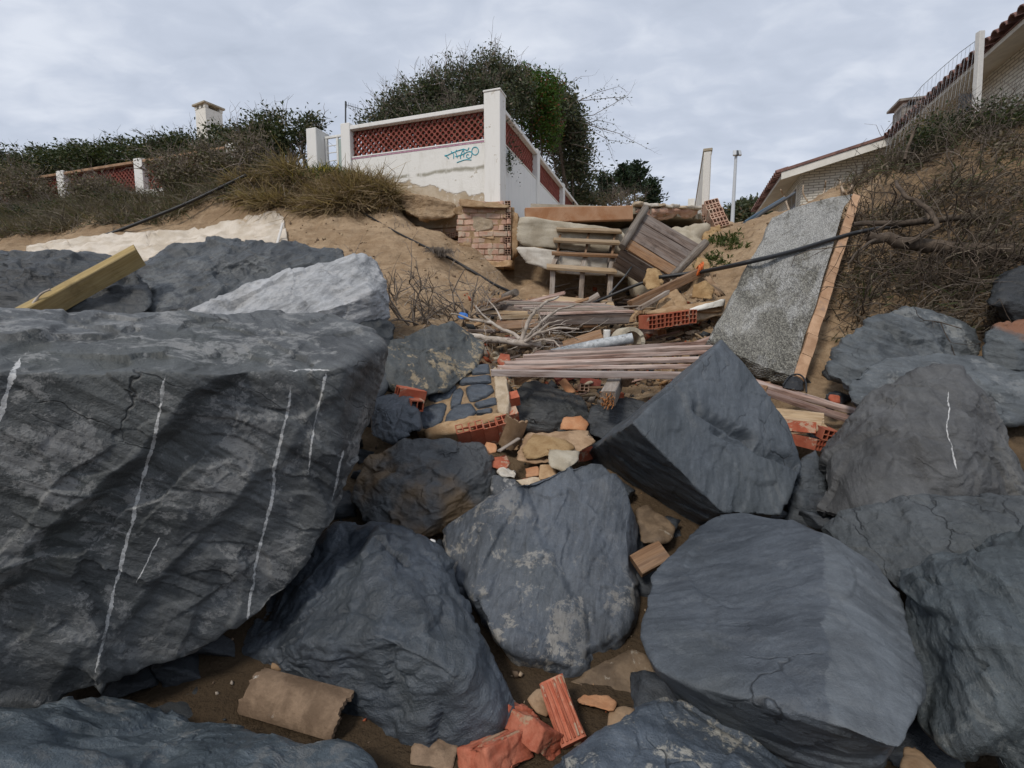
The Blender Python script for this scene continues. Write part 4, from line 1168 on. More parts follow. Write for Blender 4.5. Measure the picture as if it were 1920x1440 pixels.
chunk('mortar_lump', '', [(956, 392, 8.3), (972, 400, 8.25), (972, 480, 8.2), (958, 492, 8.25)], .4, M['mortar_ochre'], 4, pier, p=10, amp=.03)
chunk('mortar_lump', '', [(905, 490, 8.2), (962, 488, 8.2), (958, 500, 8.15), (925, 503, 8.15)], .3, M['mortar_ochre'], 4, pier, p=10, amp=.02)

# ------------------------------------------------------------------ concrete retaining blocks
chunk('concrete_block', 'smooth buff concrete retaining block behind the wooden steps', [(968, 404, 7.95), (1165, 430, 8.15), (1178, 446, 8.1), (1170, 476, 8.1), (1040, 468, 7.98), (966, 459, 7.9)], .35, M['concrete'], 5, p=45, amp=.008, cat='concrete block')
chunk('concrete_block', 'flaking whitish concrete block under the smooth buff one, with a rust stain', [(966, 463, 7.92), (1040, 471, 7.96), (1170, 479, 8.05), (1185, 520, 8.0), (1060, 515, 7.9), (985, 494, 7.86)], .35, M['concrete_pale'], 5, p=40, amp=.012, cat='concrete block')
chunk('concrete_block', 'dark rough foundation block behind the tilted planter box', [(1160, 430, 8.5), (1330, 420, 8.8), (1330, 560, 8.2), (1180, 560, 8.2)], .4, M['concrete'], 5, p=14, amp=.05, cat='concrete block')

# ------------------------------------------------------------------ terrace slab with rusty edge beam
ter = thing('terrace_slab', 'undermined terrace slab with a rusty edge beam and broken paving', 'slab', at(1150, 412, 8.4))
beam('edge_beam', at(985, 405, 8.1), at(1184, 400, 8.35), .12, .235, M['rust'], ter, seg=6, jit=.006, ch=.012)
V = [at(1000, 392, 8.3), at(1186, 386, 8.5), at(1240, 384, 8.6), at(1312, 380, 8.9)]
def slab_poly(name, pts, thick, mat, parent):
    """Solid between the given top outline and the same outline lower by thick."""
    n = len(pts); Vv = [tuple(p) for p in pts] + [(p[0], p[1], p[2] - thick) for p in pts]
    F = [tuple(range(n)), tuple(range(n, 2*n))[::-1]] + [(i, i+n, (i+1) % n + n, (i+1) % n) for i in range(n)]
    F = [f[::-1] for f in F]
    me = mesh_np(name, Vv, F)
    bm = bmesh.new(); bm.from_mesh(me); bmesh.ops.recalc_face_normals(bm, faces=bm.faces[:]); bm.to_mesh(me); bm.free()
    return put(name, me, mat, parent)
zt = 3.70
rn = random.Random(5)
edge = []
for k in range(26):
    px = 1190 + k * 5.0
    q = at(px, 388, 8.55 + .018 * k + rn.uniform(-.09, .07)); edge.append(Vector((q.x, q.y, zt)))
slab_poly('slab', edge + [Vector((4.9, 12.2, zt)), Vector((1.2, 12.2, zt))], .10, M['concrete'], ter)
edge2 = [Vector((at(995, 395, 8.17).x, 8.22, zt - .02)), Vector((at(1188, 395, 8.4).x, 8.44, zt - .02))]
slab_poly('slab', edge2 + [Vector((2.2, 12.2, zt - .02)), Vector((.6, 12.2, zt - .02)), Vector((.35, 9.2, zt - .02))], .12, M['concrete'], ter)
for k in range(9):
    px = 1195 + k * 13.5
    q = at(px, 386, 8.62 + .03 * k)
    o = chunk('paving_piece', '', None, 0, M['concrete_pale'] if k % 3 else M['mortar'], 3, ter, p=20, amp=.012, seed=k + .5,
          world=[(q.x + dx * .17, q.y + dy * .24 + rn.uniform(-.05, .05), zt + .045 + dz * .028 + rn.uniform(-.008, .008)) for dx in (-.5, .52) for dy in (-.5, .5) for dz in (-1, 1)])
chunk('broken_edge', '', [(1188, 390, 8.5), (1310, 393, 8.8), (1305, 408, 8.9), (1190, 416, 8.6)], .5, M['brick_old'], 4, ter, p=10, amp=.05)

# ------------------------------------------------------------------ wooden steps
st = thing('wooden_steps', 'wooden garden steps hanging over the washed-out hollow', 'steps', at(1095, 560, 7.7))
tr = [((1043, 429, 8.02), (1164, 434, 8.02)), ((1038, 450, 7.86), (1161, 455, 7.86)), ((1035, 475, 7.72), (1158, 480, 7.72)), ((1025, 500, 7.58), (1155, 509, 7.58))]
tilt = Vector((0, -.42, 1)).normalized()
TR = []
for k, (a, b) in enumerate(tr):
    A, B = at(*a), at(*b); TR.append((A, B))
    beam('tread', A, B, .20 if k != 2 else .10, .045, M['wood_pale'] if k != 2 else M['wood_brown'], st, up=tilt, seed=k, ragged=.006)
for f in (.09, .52, .93):
    P = [A + (B - A) * f for A, B in TR]
    for k in range(3):
        q = P[k] + Vector((0, .06, -.02)); e = P[k+1] + Vector((0, .10, .02))
        beam('riser_post', q, e, .035 if k < 2 else .07, .05, M['wood_brown'] if k < 2 else M['wood_grey'], st, up=(0, 1, 0), seed=k)
    q = P[3] + Vector((0, .03, -.03)); e = Vector((q.x - .03, q.y - .05, q.z - .62))
    beam('leg', q, e, .075, .06, M['wood_grey'], st, up=(0, 1, 0), seed=9, ragged=.02)
    e2 = e + Vector((-.06, -.05, .22))
    beam('cleat', e2, e2 + Vector((-.02, 0, -.26)), .05, .04, M['wood_brown'], st, up=(0, 1, 0), seed=4, ragged=.02)
A, B = TR[3][0] + Vector((.2, .22, -.1)), TR[0][0] + Vector((.25, .35, -.1))
for f in (.1, .9):
    a = TR[3][0] + (TR[3][1] - TR[3][0]) * f + Vector((0, .17, -.12)); b = TR[0][0] + (TR[0][1] - TR[0][0]) * f + Vector((0, .17, -.10))
    beam('stringer', a, b, .04, .14, M['wood_dark'], st, up=(0, -.6, 1), seed=3)

# fallen step boards
beam('step_board', at(1017, 560, 7.0), at(1150, 572, 6.9), .22, .045, M['wood_pale'], None, up=tilt, ragged=.01)
tag(bpy.context.scene.objects[-1] if False else C.objects[-1], 'pale fallen step board below the wooden steps', 'board')
o = beam('short_board', at(1090, 572, 6.8), at(1123, 552, 6.75), .13, .04, M['wood_grey'], None, up=tilt)
tag(o, 'short grey board lying across the fallen step board', 'board')

# ------------------------------------------------------------------ tilted planter box
pb = thing('planter_box', 'tilted dark wooden planter box with round log corners', 'planter', at(1250, 520, 7.4))
TL, TRr, BR, BL = at(1207, 397, 7.55), at(1318, 461, 7.35), at(1262, 518, 7.0), at(1167, 462, 7.2)
pn = (TRr - TL).cross(BL - TL).normalized()
if pn.y > 0: pn = -pn
for k in range(4):
    f = (k + .5) / 4
    a, b = TL + (BL - TL) * f, TRr + (BR - TRr) * f
    wdt = ((BL - TL).length / 4) - .006
    m = M['wood_dark'] if k < 3 else M['wood_brown']
    x = (b - a).normalized()
    put('plank', beam_mesh((b - a).length, wdt, .03, 4, .003, .004, random.Random(k)), m, pb, axes((a + b) / 2 - pn * .02, x, pn.cross(x).normalized(), pn))
def log(name, A, B, r, mat, parent=None, sides=12, seed=0, taper=1.0, bumps=.06):
    A, B = Vector(A), Vector(B); L = (B - A).length; rn = random.Random(seed)
    n = 7
    pts = [(-L/2 + L * i / (n-1), rn.uniform(-1, 1) * r * .05, rn.uniform(-1, 1) * r * .05) for i in range(n)]
    rad = [r * (1 + (taper - 1) * i / (n-1)) * (1 + rn.uniform(-bumps, bumps)) for i in range(n)]
    V, F = tube_np(pts, rad, sides)
    Fl = [tuple(map(int, f)) for f in F] + [tuple(range(sides))[::-1], tuple(range((n-1)*sides, n*sides))]
    me = mesh_np(name, V, Fl)
    me.polygons.foreach_set('use_smooth', [len(p.vertices) == 4 for p in me.polygons])
    return put(name, me, mat, parent, frame(A, B))
for a, b, s in ((TL, BL, 1), (TRr, BR, 2)):
    d = (b - a).normalized()
    log('log_corner', a - d * .05 + pn * .03, b + d * .04 + pn * .03, .058, M['wood_log'], pb, seed=s)
for (a, b) in ((TL, TRr), (BL, BR)):
    for k in range(3):
        s0 = -pn * (.05 + .15 * k + .07)
        x = (b - a).normalized(); q = (a + b) / 2 + s0
        ny = pn
        put('side_plank', beam_mesh((b - a).length, .14, .03, 3, .003, .004, random.Random(20 + k)), M['wood_dark'], pb, axes(q, x, pn, x.cross(pn)))
q = (TL + TRr + BR + BL) / 4 - pn * .25
chunk('soil_fill', '', None, 0, M['sand_dry'], 4, pb, p=8, amp=.03, seed=3, world=[tuple(c - pn * t_ + (q - c) * .12) for c in (TL, TRr, BR, BL) for t_ in (.06, .45)])

# ------------------------------------------------------------------ loose timbers and pipes below the planter
o = beam('timber_beam', at(1183, 572, 6.0), at(1316, 509, 6.35), .085, .11, M['wood_brown'], None, seg=5, ragged=.02)
tag(o, 'long brown timber beam leaning up to the black pipe, orange at its tip', 'beam')
g = Geo()
for k in range(3):
    c = at(1306 + 5 * k, 511 - 3 * k, 6.33)
    pts = [c + Vector((.02 * math.sin(a_) - .01*k, -.075 * math.cos(a_), .085 * math.sin(a_ + .3))) for a_ in np.linspace(0, 6.5, 14)]
    g.tube(pts, .012, 5)
put('orange_tape', g.mesh('orange_tape'), M['orange_tape'], o)
o = beam('timber_offcut', at(1200, 578, 5.85), at(1252, 548, 6.0), .06, .05, M['wood_grey'], None, ragged=.02)
tag(o, 'short grey offcut lying along the brown timber beam', 'beam')
o = beam('lath', at(1150, 577, 6.1), at(1212, 573, 5.9), .05, .02, M['wood_grey'], None)
tag(o, 'thin grey lath beside the brown timber beam', 'board')

def pipe(name, pts, r, mat, label, cat='pipe', parent=None, sides=10, dens=6, closed=True):
    P = [Vector(p) for p in pts]; out = []
    for i in range(len(P) - 1):                      # Catmull-Rom through the points
        p0, p1, p2, p3 = P[max(i-1, 0)], P[i], P[i+1], P[min(i+2, len(P)-1)]
        for k in range(dens):
            t_ = k / dens
            out.append(.5 * ((2*p1) + (p2-p0)*t_ + (2*p0-5*p1+4*p2-p3)*t_**2 + (3*p1-p0-3*p2+p3)*t_**3))
    out.append(P[-1])
    loc = out[0]
    V, F = tube_np(out, r, sides)
    Fl = [tuple(map(int, f)) for f in F] + ([tuple(range(sides))[::-1], tuple(range(len(V) - sides, len(V)))] if closed else [])
    me = mesh_np(name, V - np.array(loc), Fl, False)
    me.polygons.foreach_set('use_smooth', [len(p.vertices) == 4 for p in me.polygons])
    o = put(name, me, mat, parent, Matrix.Translation(loc))
    if parent is None: tag(o, label, cat)
    return o

# ------------------------------------------------------------------ leaning exposed-aggregate slab
S_TR, S_BR, S_BL = at(1603, 367, 6.9), at(1500, 703, 4.4), at(1328, 636, 4.62)
sn = (S_BR - S_TR).cross(S_BL - S_TR).normalized()
if sn.y > 0: sn = -sn
sy = (S_TR - S_BR).normalized(); sx = sy.cross(sn).normalized()
MSL = axes(S_BR, sx, sy, sn)
MSLi = MSL.inverted()
def sl(px, py): q = MSLi @ on_plane(px, py, S_BR, sn); return (q.x, q.y)
outl = [sl(*q) for q in [(1488, 706), (1583, 388), (1600, 364), (1560, 370), (1520, 380), (1490, 389), (1449, 408), (1440, 432), (1428, 453), (1412, 478), (1399, 499), (1388, 530), (1375, 552), (1360, 581), (1345, 607), (1329, 634), (1352, 655), (1400, 672), (1440, 690), (1470, 700)]]
slab = thing('concrete_slab', 'large fallen slab of grey exposed aggregate with terracotta coping on its right edge', 'slab', S_BR)
me = solid_from_outline(outl, .14)
bm = bmesh.new(); bm.from_mesh(me)
bmesh.ops.triangulate(bm, faces=[f for f in bm.faces if len(f.verts) > 4])
bmesh.ops.subdivide_edges(bm, edges=bm.edges[:], cuts=5, use_grid_fill=True)
for v in bm.verts:
    n_ = gnoise(np.array([[v.co.x * 4, v.co.y * 4, v.co.z * 4]]))[0]
    n2_ = gnoise(np.array([[v.co.x * 14, v.co.y * 14, v.co.z * 14]]))[0]
    v.co += Vector((.02 * n_, .015 * n2_, .012 * n_ + .006 * n2_))
bm.to_mesh(me); bm.free()
put('aggregate_face', me, M['aggregate'], slab, MSL @ Matrix.Translation((0, 0, -.07)))
# coping pieces down the right edge
e0, e1 = Vector((*sl(1490, 706), 0)), Vector((*sl(1600, 365), 0))
Lc = (e1 - e0).length; nc = 12
ux = (e1 - e0).normalized(); uy = Vector((0, 0, 1)).cross(ux)
for k in range(nc):
    a_ = e0 + ux * (Lc * k / nc); b_ = e0 + ux * (Lc * (k + 1) / nc - .008)
    c_ = (a_ + b_) / 2 - uy * .040 + Vector((0, 0, -.005))
    off = random.Random(k).uniform(-.003, .003)
    put('coping_piece', block_mesh((b_ - a_).length, .10, .05, k, .002, .006), M['coping'], slab, MSL @ axes(c_ + uy * off, ux, uy, (0, 0, 1)))
    c_ = (a_ + b_) / 2 - uy * .07 + Vector((0, 0, -.105))
    put('coping_piece', block_mesh((b_ - a_).length, .04, .145, k + 40, .003, .006), M['coping'], slab, MSL @ axes(c_ + uy * off, ux, uy, (0, 0, 1)))
def slp(px, py, off): return on_plane(px, py, S_BR + sn * off, sn)
pipe('black_pipe', [at(1235, 520, 6.5), at(1318, 509, 6.25), slp(1400, 492, .05), slp(1480, 473, .035), slp(1560, 449, .035), slp(1612, 435, .05), at(1680, 424, 5.75), at(1750, 414, 5.8), at(1850, 402, 5.9)], .026, M['rubber'], 'long black plastic pipe lying across the aggregate slab')
pipe('black_hose', [at(1095, 575, 6.9), at(1150, 552, 6.9), at(1200, 532, 6.8), at(1245, 520, 6.7), at(1285, 515, 6.6)], .022, M['rubber'], 'short black hose in the hollow under the planter box')
pipe('iron_rod', [at(1142, 552, 7.2), at(1170, 520, 7.3), at(1196, 484, 7.4)], .013, M['dark_metal'], 'dark iron rod leaning between the steps and the planter box', 'rod')
pipe('drain_cable', [on_ground(600, 355) + Vector((0, -.1, .05)), on_ground(625, 372) + Vector((0, 0, .03)), on_ground(690, 408) + Vector((0, 0, .03)), on_ground(740, 437) + Vector((0, 0, .03)), on_ground(800, 466) + Vector((0, 0, .02)),
     on_ground(840, 486) + Vector((0, 0, .03)), on_ground(885, 512) + Vector((0, 0, .03)), on_ground(925, 535) + Vector((0, 0, .02)), on_ground(962, 553) + Vector((0, 0, .03))], [.014] * 25 + [.022] * 24, M['rubber'], 'black cable running down the bare sand slope', 'cable')
pipe('black_pipe', [at(95, 466, 7.9), at(200, 440, 8.3), at(330, 390, 8.5), at(400, 358, 8.6), at(462, 328, 8.65)], .026, M['rubber'], 'thin black pipe slung across the dry brush above the geotextile sheet')
pipe('blue_pipe', [at(1396, 418, 9.2), at(1420, 402, 9.4), at(1440, 390, 9.6), at(1470, 372, 10.2)], .035, M['pipe_blue'], 'blue service pipe at the street edge by the house eave')
o = pipe('service_pipe', [at(1380, 425, 9.0), at(1410, 414, 9.2), at(1432, 398, 9.4), at(1475, 372, 10.0), at(1490, 362, 10.4)], .03, M['dark_metal'], 'bundle of dark service pipes beside the blue pipe')

M['wood_slat'] = m_wood('bleached_slat', (.24, .16, .13), (.52, .41, .36), (.62, .56, .53), .6, dirt=.2)
# ------------------------------------------------------------------ slatted deck panels
d1 = thing('deck_panel', 'grey slatted deck panel lying under the wooden steps', 'deck panel', at(1080, 610, 5.9))
for k in range(7):
    f = k / 6
    A = at(1012, 588, 5.65).lerp(at(922, 562, 6.55), f); B = at(1186, 584, 5.75).lerp(at(1135, 571, 6.65), f)
    beam('slat', A, B, .115, .03, M['wood_grey'] if k % 3 else M['wood_red'], d1, up=(0, -.1, 1), seed=k, seg=4, jit=.006, ragged=.01)
beam('skirt_board', at(1013, 600, 5.62), at(1186, 596, 5.72), .03, .13, M['wood_dark'], d1, seed=3, seg=5, ragged=.008)
beam('joist', at(918, 568, 6.5), at(1012, 597, 5.7), .05, .09, M['wood_dark'], d1)
beam('joist', at(1130, 578, 6.5), at(1180, 594, 5.8), .05, .09, M['wood_dark'], d1)
o = beam('pale_rail', at(902, 585, 6.1), at(1000, 588, 5.85), .07, .05, M['wood_pale'], None, ragged=.01)
tag(o, 'pale timber rail in front of the grey deck panel', 'beam')
o = beam('pale_rail', at(935, 596, 5.8), at(1035, 592, 5.66), .05, .05, M['wood_pale'], None, ragged=.01)
tag(o, 'thin pale rail crossing the driftwood branches', 'beam')
o = beam('brown_plank', at(930, 612, 5.5), at(1010, 606, 5.5), .20, .03, M['wood_brown'], None, up=(0, -.5, 1))
tag(o, 'brown plank lying flat behind the driftwood branches', 'board')

d2 = thing('deck_panel', 'long red-stained slatted panel bridging from the stone-faced chunk to the cracked block', 'deck panel', at(1100, 720, 4.3))
sp = [((921, 699, 4.12), (1335, 706, 4.02)), ((934, 690, 4.26), (1345, 688, 4.18)), ((946, 683, 4.40), (1348, 672, 4.32)), ((966, 676, 4.54), (1348, 659, 4.46)), ((982, 669, 4.70), (1345, 650, 4.61)), ((1002, 662, 4.86), (1342, 643, 4.78))]
for k, (a_, b_) in enumerate(sp):
    beam('slat', at(*a_), at(*b_), .064, .04 if k else .055, M['wood_red'] if k % 2 else M['wood_slat'], d2, up=(0, [-.1, .12, -.3, .05, -.2, .1][k], 1), seed=k + 3, seg=5, jit=.008, ragged=.015)
for fx in (.12, .62):
    a_ = at(*sp[0][0]).lerp(at(*sp[0][1]), fx); b_ = at(*sp[5][0]).lerp(at(*sp[5][1]), fx)
    beam('joist', a_ - Vector((0, -.05, .075)), b_ - Vector((0, 0, .06)), .06, .07, M['wood_brown'], d2)
po = thing('broken_post', 'squared timber post with a splintered orange end under the slatted panel', 'post', at(1140, 770, 3.8))
A, B = at(1158, 705, 4.5), at(1140, 748, 3.78)
beam('post_shaft', A, B, .115, .125, M['wood_grey'], po, up=UP, seg=4, ragged=.01)
d_ = (B - A).normalized(); rn = random.Random(8); g = Geo()
for k in range(46):
    c = B + Vector((rn.uniform(-.052, .052), 0, rn.uniform(-.06, .055))) - d_ * .03
    g.tube([c, c + d_ * rn.uniform(.02, .10) + Vector((rn.uniform(-.03, .02), 0, rn.uniform(-.03, .015)))], [.009, .002], 4)
put('splinters', g.mesh('splinters'), M['splinter'], po)

d3 = thing('deck_panel', 'pair of red-stained slats behind the cracked block, beside the rounded boulder', 'deck panel', at(1500, 780, 3.8))
for k, (a_, b_) in enumerate([((1412, 716, 4.15), (1605, 772, 3.75)), ((1405, 726, 4.05), (1592, 786, 3.68))]):
    beam('slat', at(*a_), at(*b_), .085, .04, M['wood_red'], d3, up=(.1, -.3, 1), seed=k + 40, seg=5, jit=.006, ragged=.02)
beam('joist', at(1440, 722, 4.2), at(1430, 735, 3.95), .05, .06, M['wood_brown'], d3)
o = beam('broken_board', at(1455, 776, 3.75), at(1545, 786, 3.6), .15, .025, M['wood_pale'], None, up=(0, -.5, 1), ragged=.04)
tag(o, 'pale broken board under the pair of red-stained slats', 'board')
o = beam('broken_board', at(1470, 805, 3.6), at(1545, 796, 3.5), .12, .02, M['wood_pale'], None, up=(0, -.6, 1), ragged=.05)
tag(o, 'splintered pale board end above the hollow bricks', 'board')
for k, (p_, a_) in enumerate([((1515, 830, 3.45), 20), ((1548, 812, 3.45), -15), ((1500, 800, 3.55), 60)]):
    o = put('hollow_brick', hollow_mesh(.20, .10, .08, 3, 2), M['brick_red'], None, Matrix.Translation(at(*p_)) @ Matrix.Rotation(R(90 + a_), 4, 'Z') @ Matrix.Rotation(R(12), 4, 'X'))
    tag(o, ['lowest red hollow brick in the gap beside the brownish boulder', 'red hollow brick touching the brownish veined boulder', 'red hollow brick right under the splintered board end'][k], 'brick', 'hollow bricks in the gap')

# ------------------------------------------------------------------ brick wall fragment
bw = thing('wall_fragment', 'fallen fragment of red hollow brick wall with a white plastered top', 'wall fragment', at(1280, 615, 5.7))
A, B = at(1208, 604, 5.55), at(1298, 591, 5.72)
xw = (B - A).normalized(); yw = UP.cross(xw)
for k in range(6):
    c = A.lerp(B, (k + .5) / 6) + Vector((0, 0, -.005))
    put('hollow_brick', hollow_mesh(.22, (B - A).length / 6 - .006, .155, 2, 3), M['brick_red'], bw, axes(c + yw * .02, -yw, xw, UP) @ Matrix.Rotation(.03 * math.sin(k * 2.1), 4, 'X'))
chunk('mortar_bed', '', [(1204, 590, 5.55), (1208, 584, 5.75), (1330, 562, 5.95), (1362, 562, 5.95), (1358, 584, 5.85), (1300, 580, 5.72)], .15, M['mortar_ochre'], 4, bw, p=12, amp=.015)
chunk('mortar_body', '', [(1298, 582, 5.72), (1362, 566, 5.92), (1356, 590, 5.88), (1300, 606, 5.74)], .25, M['mortar'], 4, bw, p=16, amp=.015)
chunk('white_plaster', '', [(1286, 580, 5.68), (1350, 562, 5.85), (1362, 560, 5.9), (1360, 573, 5.85), (1300, 585, 5.66)], .06, M['house_white'], 4, bw, p=20, amp=.008)

# ------------------------------------------------------------------ stone-faced masonry chunk
mc = thing('masonry_chunk', 'broken masonry chunk faced with dark crazy-paving stones and ragged red brick below', 'wall fragment', at(870, 815, 3.7))
c0, c1, c2 = at(850, 700, 4.2), at(918, 684, 4.25), at(945, 775, 3.72)
mn = (c1 - c0).cross(c2 - c0).normalized()
if mn.y > 0: mn = -mn
def mp_(px, py, off=0.0): return on_plane(px, py, c0 + mn * off, mn)
front = [(790, 745), (850, 697), (920, 682), (935, 700), (948, 775), (930, 780), (830, 798), (778, 806), (775, 790)]
chunk('mortar_body', '', None, 0, M['pointing'], 5, mc, p=40, amp=.008, seed=4, world=[tuple(mp_(*q)) for q in front] + [tuple(mp_(*q) - mn * .15) for q in front])
mx_ = (c1 - c0).normalized(); my_ = mn.cross(mx_).normalized()
MM = axes(c0, mx_, my_, mn); MMi = MM.inverted()
Z6 = lambda q: (700 + q[0] * .29167, 600 + q[1] * .29167)
stones = [[(535,330),(610,300),(615,350),(560,365)], [(635,310),(735,292),(742,345),(640,355)], [(555,385),(740,365),(745,405),(570,420)], [(360,430),(430,380),(510,380),(525,440),(490,500),(420,525),(360,510)],
    [(495,530),(520,460),(560,440),(580,470),(560,540),(500,565)], [(605,440),(680,418),(750,420),(765,460),(720,500),(630,525),(605,490)], [(655,545),(780,508),(790,550),(680,572)],
    [(290,610),(340,565),(440,540),(465,555),(440,640),(400,685),(285,690)], [(480,610),(530,560),(620,540),(655,600),(600,640),(470,665)], [(660,592),(760,576),(750,608),(670,612)]]
M['facing'] = m_rock('facing_stone', (.030, .038, .048), (.062, .074, .090), (.2, .2, .2), .1, .5, (.2, .1, 1), flecks=.3)
for s in stones:
    pts = [mp_(*Z6(q)) for q in s]
    c = sum(pts, Vector()) / len(pts)
    W_ = [c + (p - c) * 1.2 + mn * .0 for p in pts] + [c + (p - c) * .98 + mn * .026 for p in pts] + [p - mn * .03 for p in pts]
    chunk('facing_stone', '', None, 0, M['facing'], 4, mc, p=18, amp=.005, world=[tuple(q) for q in W_])
chunk('mortar_edge', '', None, 0, M['mortar'], 4, mc, p=12, amp=.012, world=[tuple(mp_(px, py) + mn * o_) for px, py in ((920, 684), (945, 690), (957, 740), (952, 780), (935, 775)) for o_ in (.01, -.14)])
chunk('mortar_edge', '', None, 0, M['mortar_ochre'], 4, mc, p=10, amp=.02, world=[tuple(mp_(px, py) + mn * o_) for px, py in ((795, 805), (830, 796), (935, 770), (950, 778), (900, 800), (850, 815), (800, 818)) for o_ in (.02, -.12)])
for k, (px, py) in enumerate([(868, 806), (893, 801), (918, 797), (943, 790)]):
    put('hollow_brick', hollow_mesh(.2, .105, .10, 2, 2), M['brick_red'], mc, axes(mp_(px, py) - mn * .08, mn, mx_, my_) @ Matrix.Rotation(.06 * math.sin(k * 3), 4, 'X'))
for k, (px, py) in enumerate([(948, 765), (951, 735)]):
    put('hollow_brick', hollow_mesh(.18, .09, .09, 2, 2), M['brick_red'], mc, axes(mp_(px, py) - mn * .09, mx_, my_, mn))
for k, (px, py, Y, a_) in enumerate([(770, 738, 3.75, 15), (776, 756, 3.7, 8)]):
    o = put('hollow_brick', hollow_mesh(.22, .1, .085, 2, 1), M['brick_red'], None, Matrix.Translation(at(px, py, Y)) @ Matrix.Rotation(R(a_), 4, 'Y') @ Matrix.Rotation(R(35 + 80 * k), 4, 'Z'))
    tag(o, ['upper red hollow brick poking out left of the stone-faced chunk', 'lower red hollow brick poking out left of the stone-faced chunk'][k], 'brick', 'bricks left of the chunk')

# ------------------------------------------------------------------ pipes, collar
pipe('galvanised_pipe', [at(1035, 664, 5.15), at(1110, 648, 5.1), at(1186, 634, 5.05)], .056, M['galv'], 'scuffed galvanised pipe lying behind the slatted panel', closed=False, sides=16)
def shell(name, label, c, ax, r0, r1, L, a0, a1, mat, cat='pipe', n=20, up=UP):
    """Part of a thick tube wall, centred on c, axis ax."""
    ax = Vector(ax).normalized(); m = frame(Vector(c) - ax * L/2, Vector(c) + ax * L/2, up)
    V, F = [], []
    rn = random.Random(int(abs(c[0]) * 100))
    for i in range(n + 1):
        th = a0 + (a1 - a0) * i / n
        for x in (-L/2, L/2):
            j = rn.uniform(-.01, .01)
            for r in (r0, r1): V.append((x + j, r * math.cos(th), r * math.sin(th)))
    for i in range(n):
        a = 4 * i; b = a + 4
        F += [(a, b, b+1, a+1), (a+2, a+3, b+3, b+2), (a+1, b+1, b+3, a+3), (a, a+2, b+2, b)]
    F += [(0, 1, 3, 2), (4*n, 4*n+2, 4*n+3, 4*n+1)]
    me = mesh_np(name, V, F)
    bm = bmesh.new(); bm.from_mesh(me); bmesh.ops.recalc_face_normals(bm, faces=bm.faces[:]); bm.to_mesh(me); bm.free()
    o = put(name, me, mat, None, m)
    if label: tag(o, label, cat)
    return o
shell('concrete_collar', 'broken concrete pipe collar standing over the galvanised pipe', at(1176, 640, 5.25), (.25, -1, .05), .105, .15, .22, -.3, math.pi + .5, M['concrete'])
shell('concrete_collar', 'yellowish broken pipe collar at the right end of the grey deck panel', at(1192, 604, 5.8), (.5, -1, 0), .10, .135, .2, 0, math.pi, M['mortar_ochre'])
pipe('pvc_pipe', [at(1137, 650, 5.2), at(1138, 618, 5.2)], .037, M['pvc'], 'short white plastic pipe stub upright beside the concrete collar', sides=12)
o = beam('rusty_plate', at(1060, 650, 5.35), at(1128, 628, 5.3), .2, .03, M['wood_brown'], None, up=(0, -.6, 1), ragged=.02)
tag(o, 'rusty brown board leaning behind the galvanised pipe', 'board')

# ------------------------------------------------------------------ yellow plank and small sticks on the left
o = beam('yellow_plank', at(45, 598, 3.95), at(262, 478, 4.55), .075, .19, M['wood_yellow'], None, up=(.25, -1.1, 1), seg=5, ragged=.02)
tag(o, 'yellow timber plank with a rotten end propped on the black boulder', 'plank')
pipe('stick', [at(60, 572, 3.95), at(72, 556, 3.97), at(82, 548, 3.98), at(94, 543, 4.0)], [.010]*6 + [.008]*6 + [.007]*6 + [.016], M['drift'], 'pale bone-like stick beside the yellow plank', 'stick', sides=8)

# ------------------------------------------------------------------ geotextile sheet
up_e = [(50, 467), (95, 457), (200, 447), (290, 440), (375, 435), (440, 420), (515, 403), (532, 412)]
lo_e = [(50, 480), (110, 488), (210, 500), (290, 494), (360, 486), (430, 474), (490, 466), (540, 462)]
nU, nV = 90, 22
V = []
for i in range(nU + 1):
    f = i / nU * 7; k = min(int(f), 6); t_ = f - k
    a_ = (up_e[k][0] * (1-t_) + up_e[k+1][0] * t_, up_e[k][1] * (1-t_) + up_e[k+1][1] * t_)
    b_ = (lo_e[k][0] * (1-t_) + lo_e[k+1][0] * t_, lo_e[k][1] * (1-t_) + lo_e[k+1][1] * t_)
    A, B = on_ground(*a_), on_ground(*b_)
    for j in range(nV + 1):
        q = A.lerp(B, j / nV); z = gz(q.x, q.y)
        V.append((q.x, q.y, z + .05))
V = np.array(V)
V[:, 2] += .028 * fbm(np.stack([V[:, 0] * 1.1 + V[:, 1] * 1.4, V[:, 1] * .4 - V[:, 0] * .3, V[:, 0] * 0], 1) * 2.2, 3, 3) + .012 * np.abs(fbm(V * 6, 2, 8))
idx_ = np.arange((nU+1) * (nV+1)).reshape(nU+1, nV+1)
F = np.stack([idx_[:-1, :-1].ravel(), idx_[1:, :-1].ravel(), idx_[1:, 1:].ravel(), idx_[:-1, 1:].ravel()], 1)[:, ::-1]
o = put('geotextile_sheet', mesh_np('geotextile_sheet', V - V[0], F, True), M['tarp'], None, Matrix.Translation(V[0]))
sol = o.modifiers.new('thickness', 'SOLIDIFY'); sol.thickness = .008
tag(o, 'dirty white geotextile sheet spread on the sand below the brush', 'sheet')
stk = thing('broken_stakes', 'small bundle of broken white stakes at the right end of the geotextile sheet', 'stakes', on_ground(530, 455))
for (a_, b_) in (((520, 456), (530, 418)), ((528, 420), (540, 455)), ((524, 440), (538, 440))):
    q = on_ground(*a_); Y = q.y - .05
    beam('stake', at(*a_, Y), at(*b_, Y + .05), .035, .02, M['white_trim'], stk, up=(0, -1, 0))
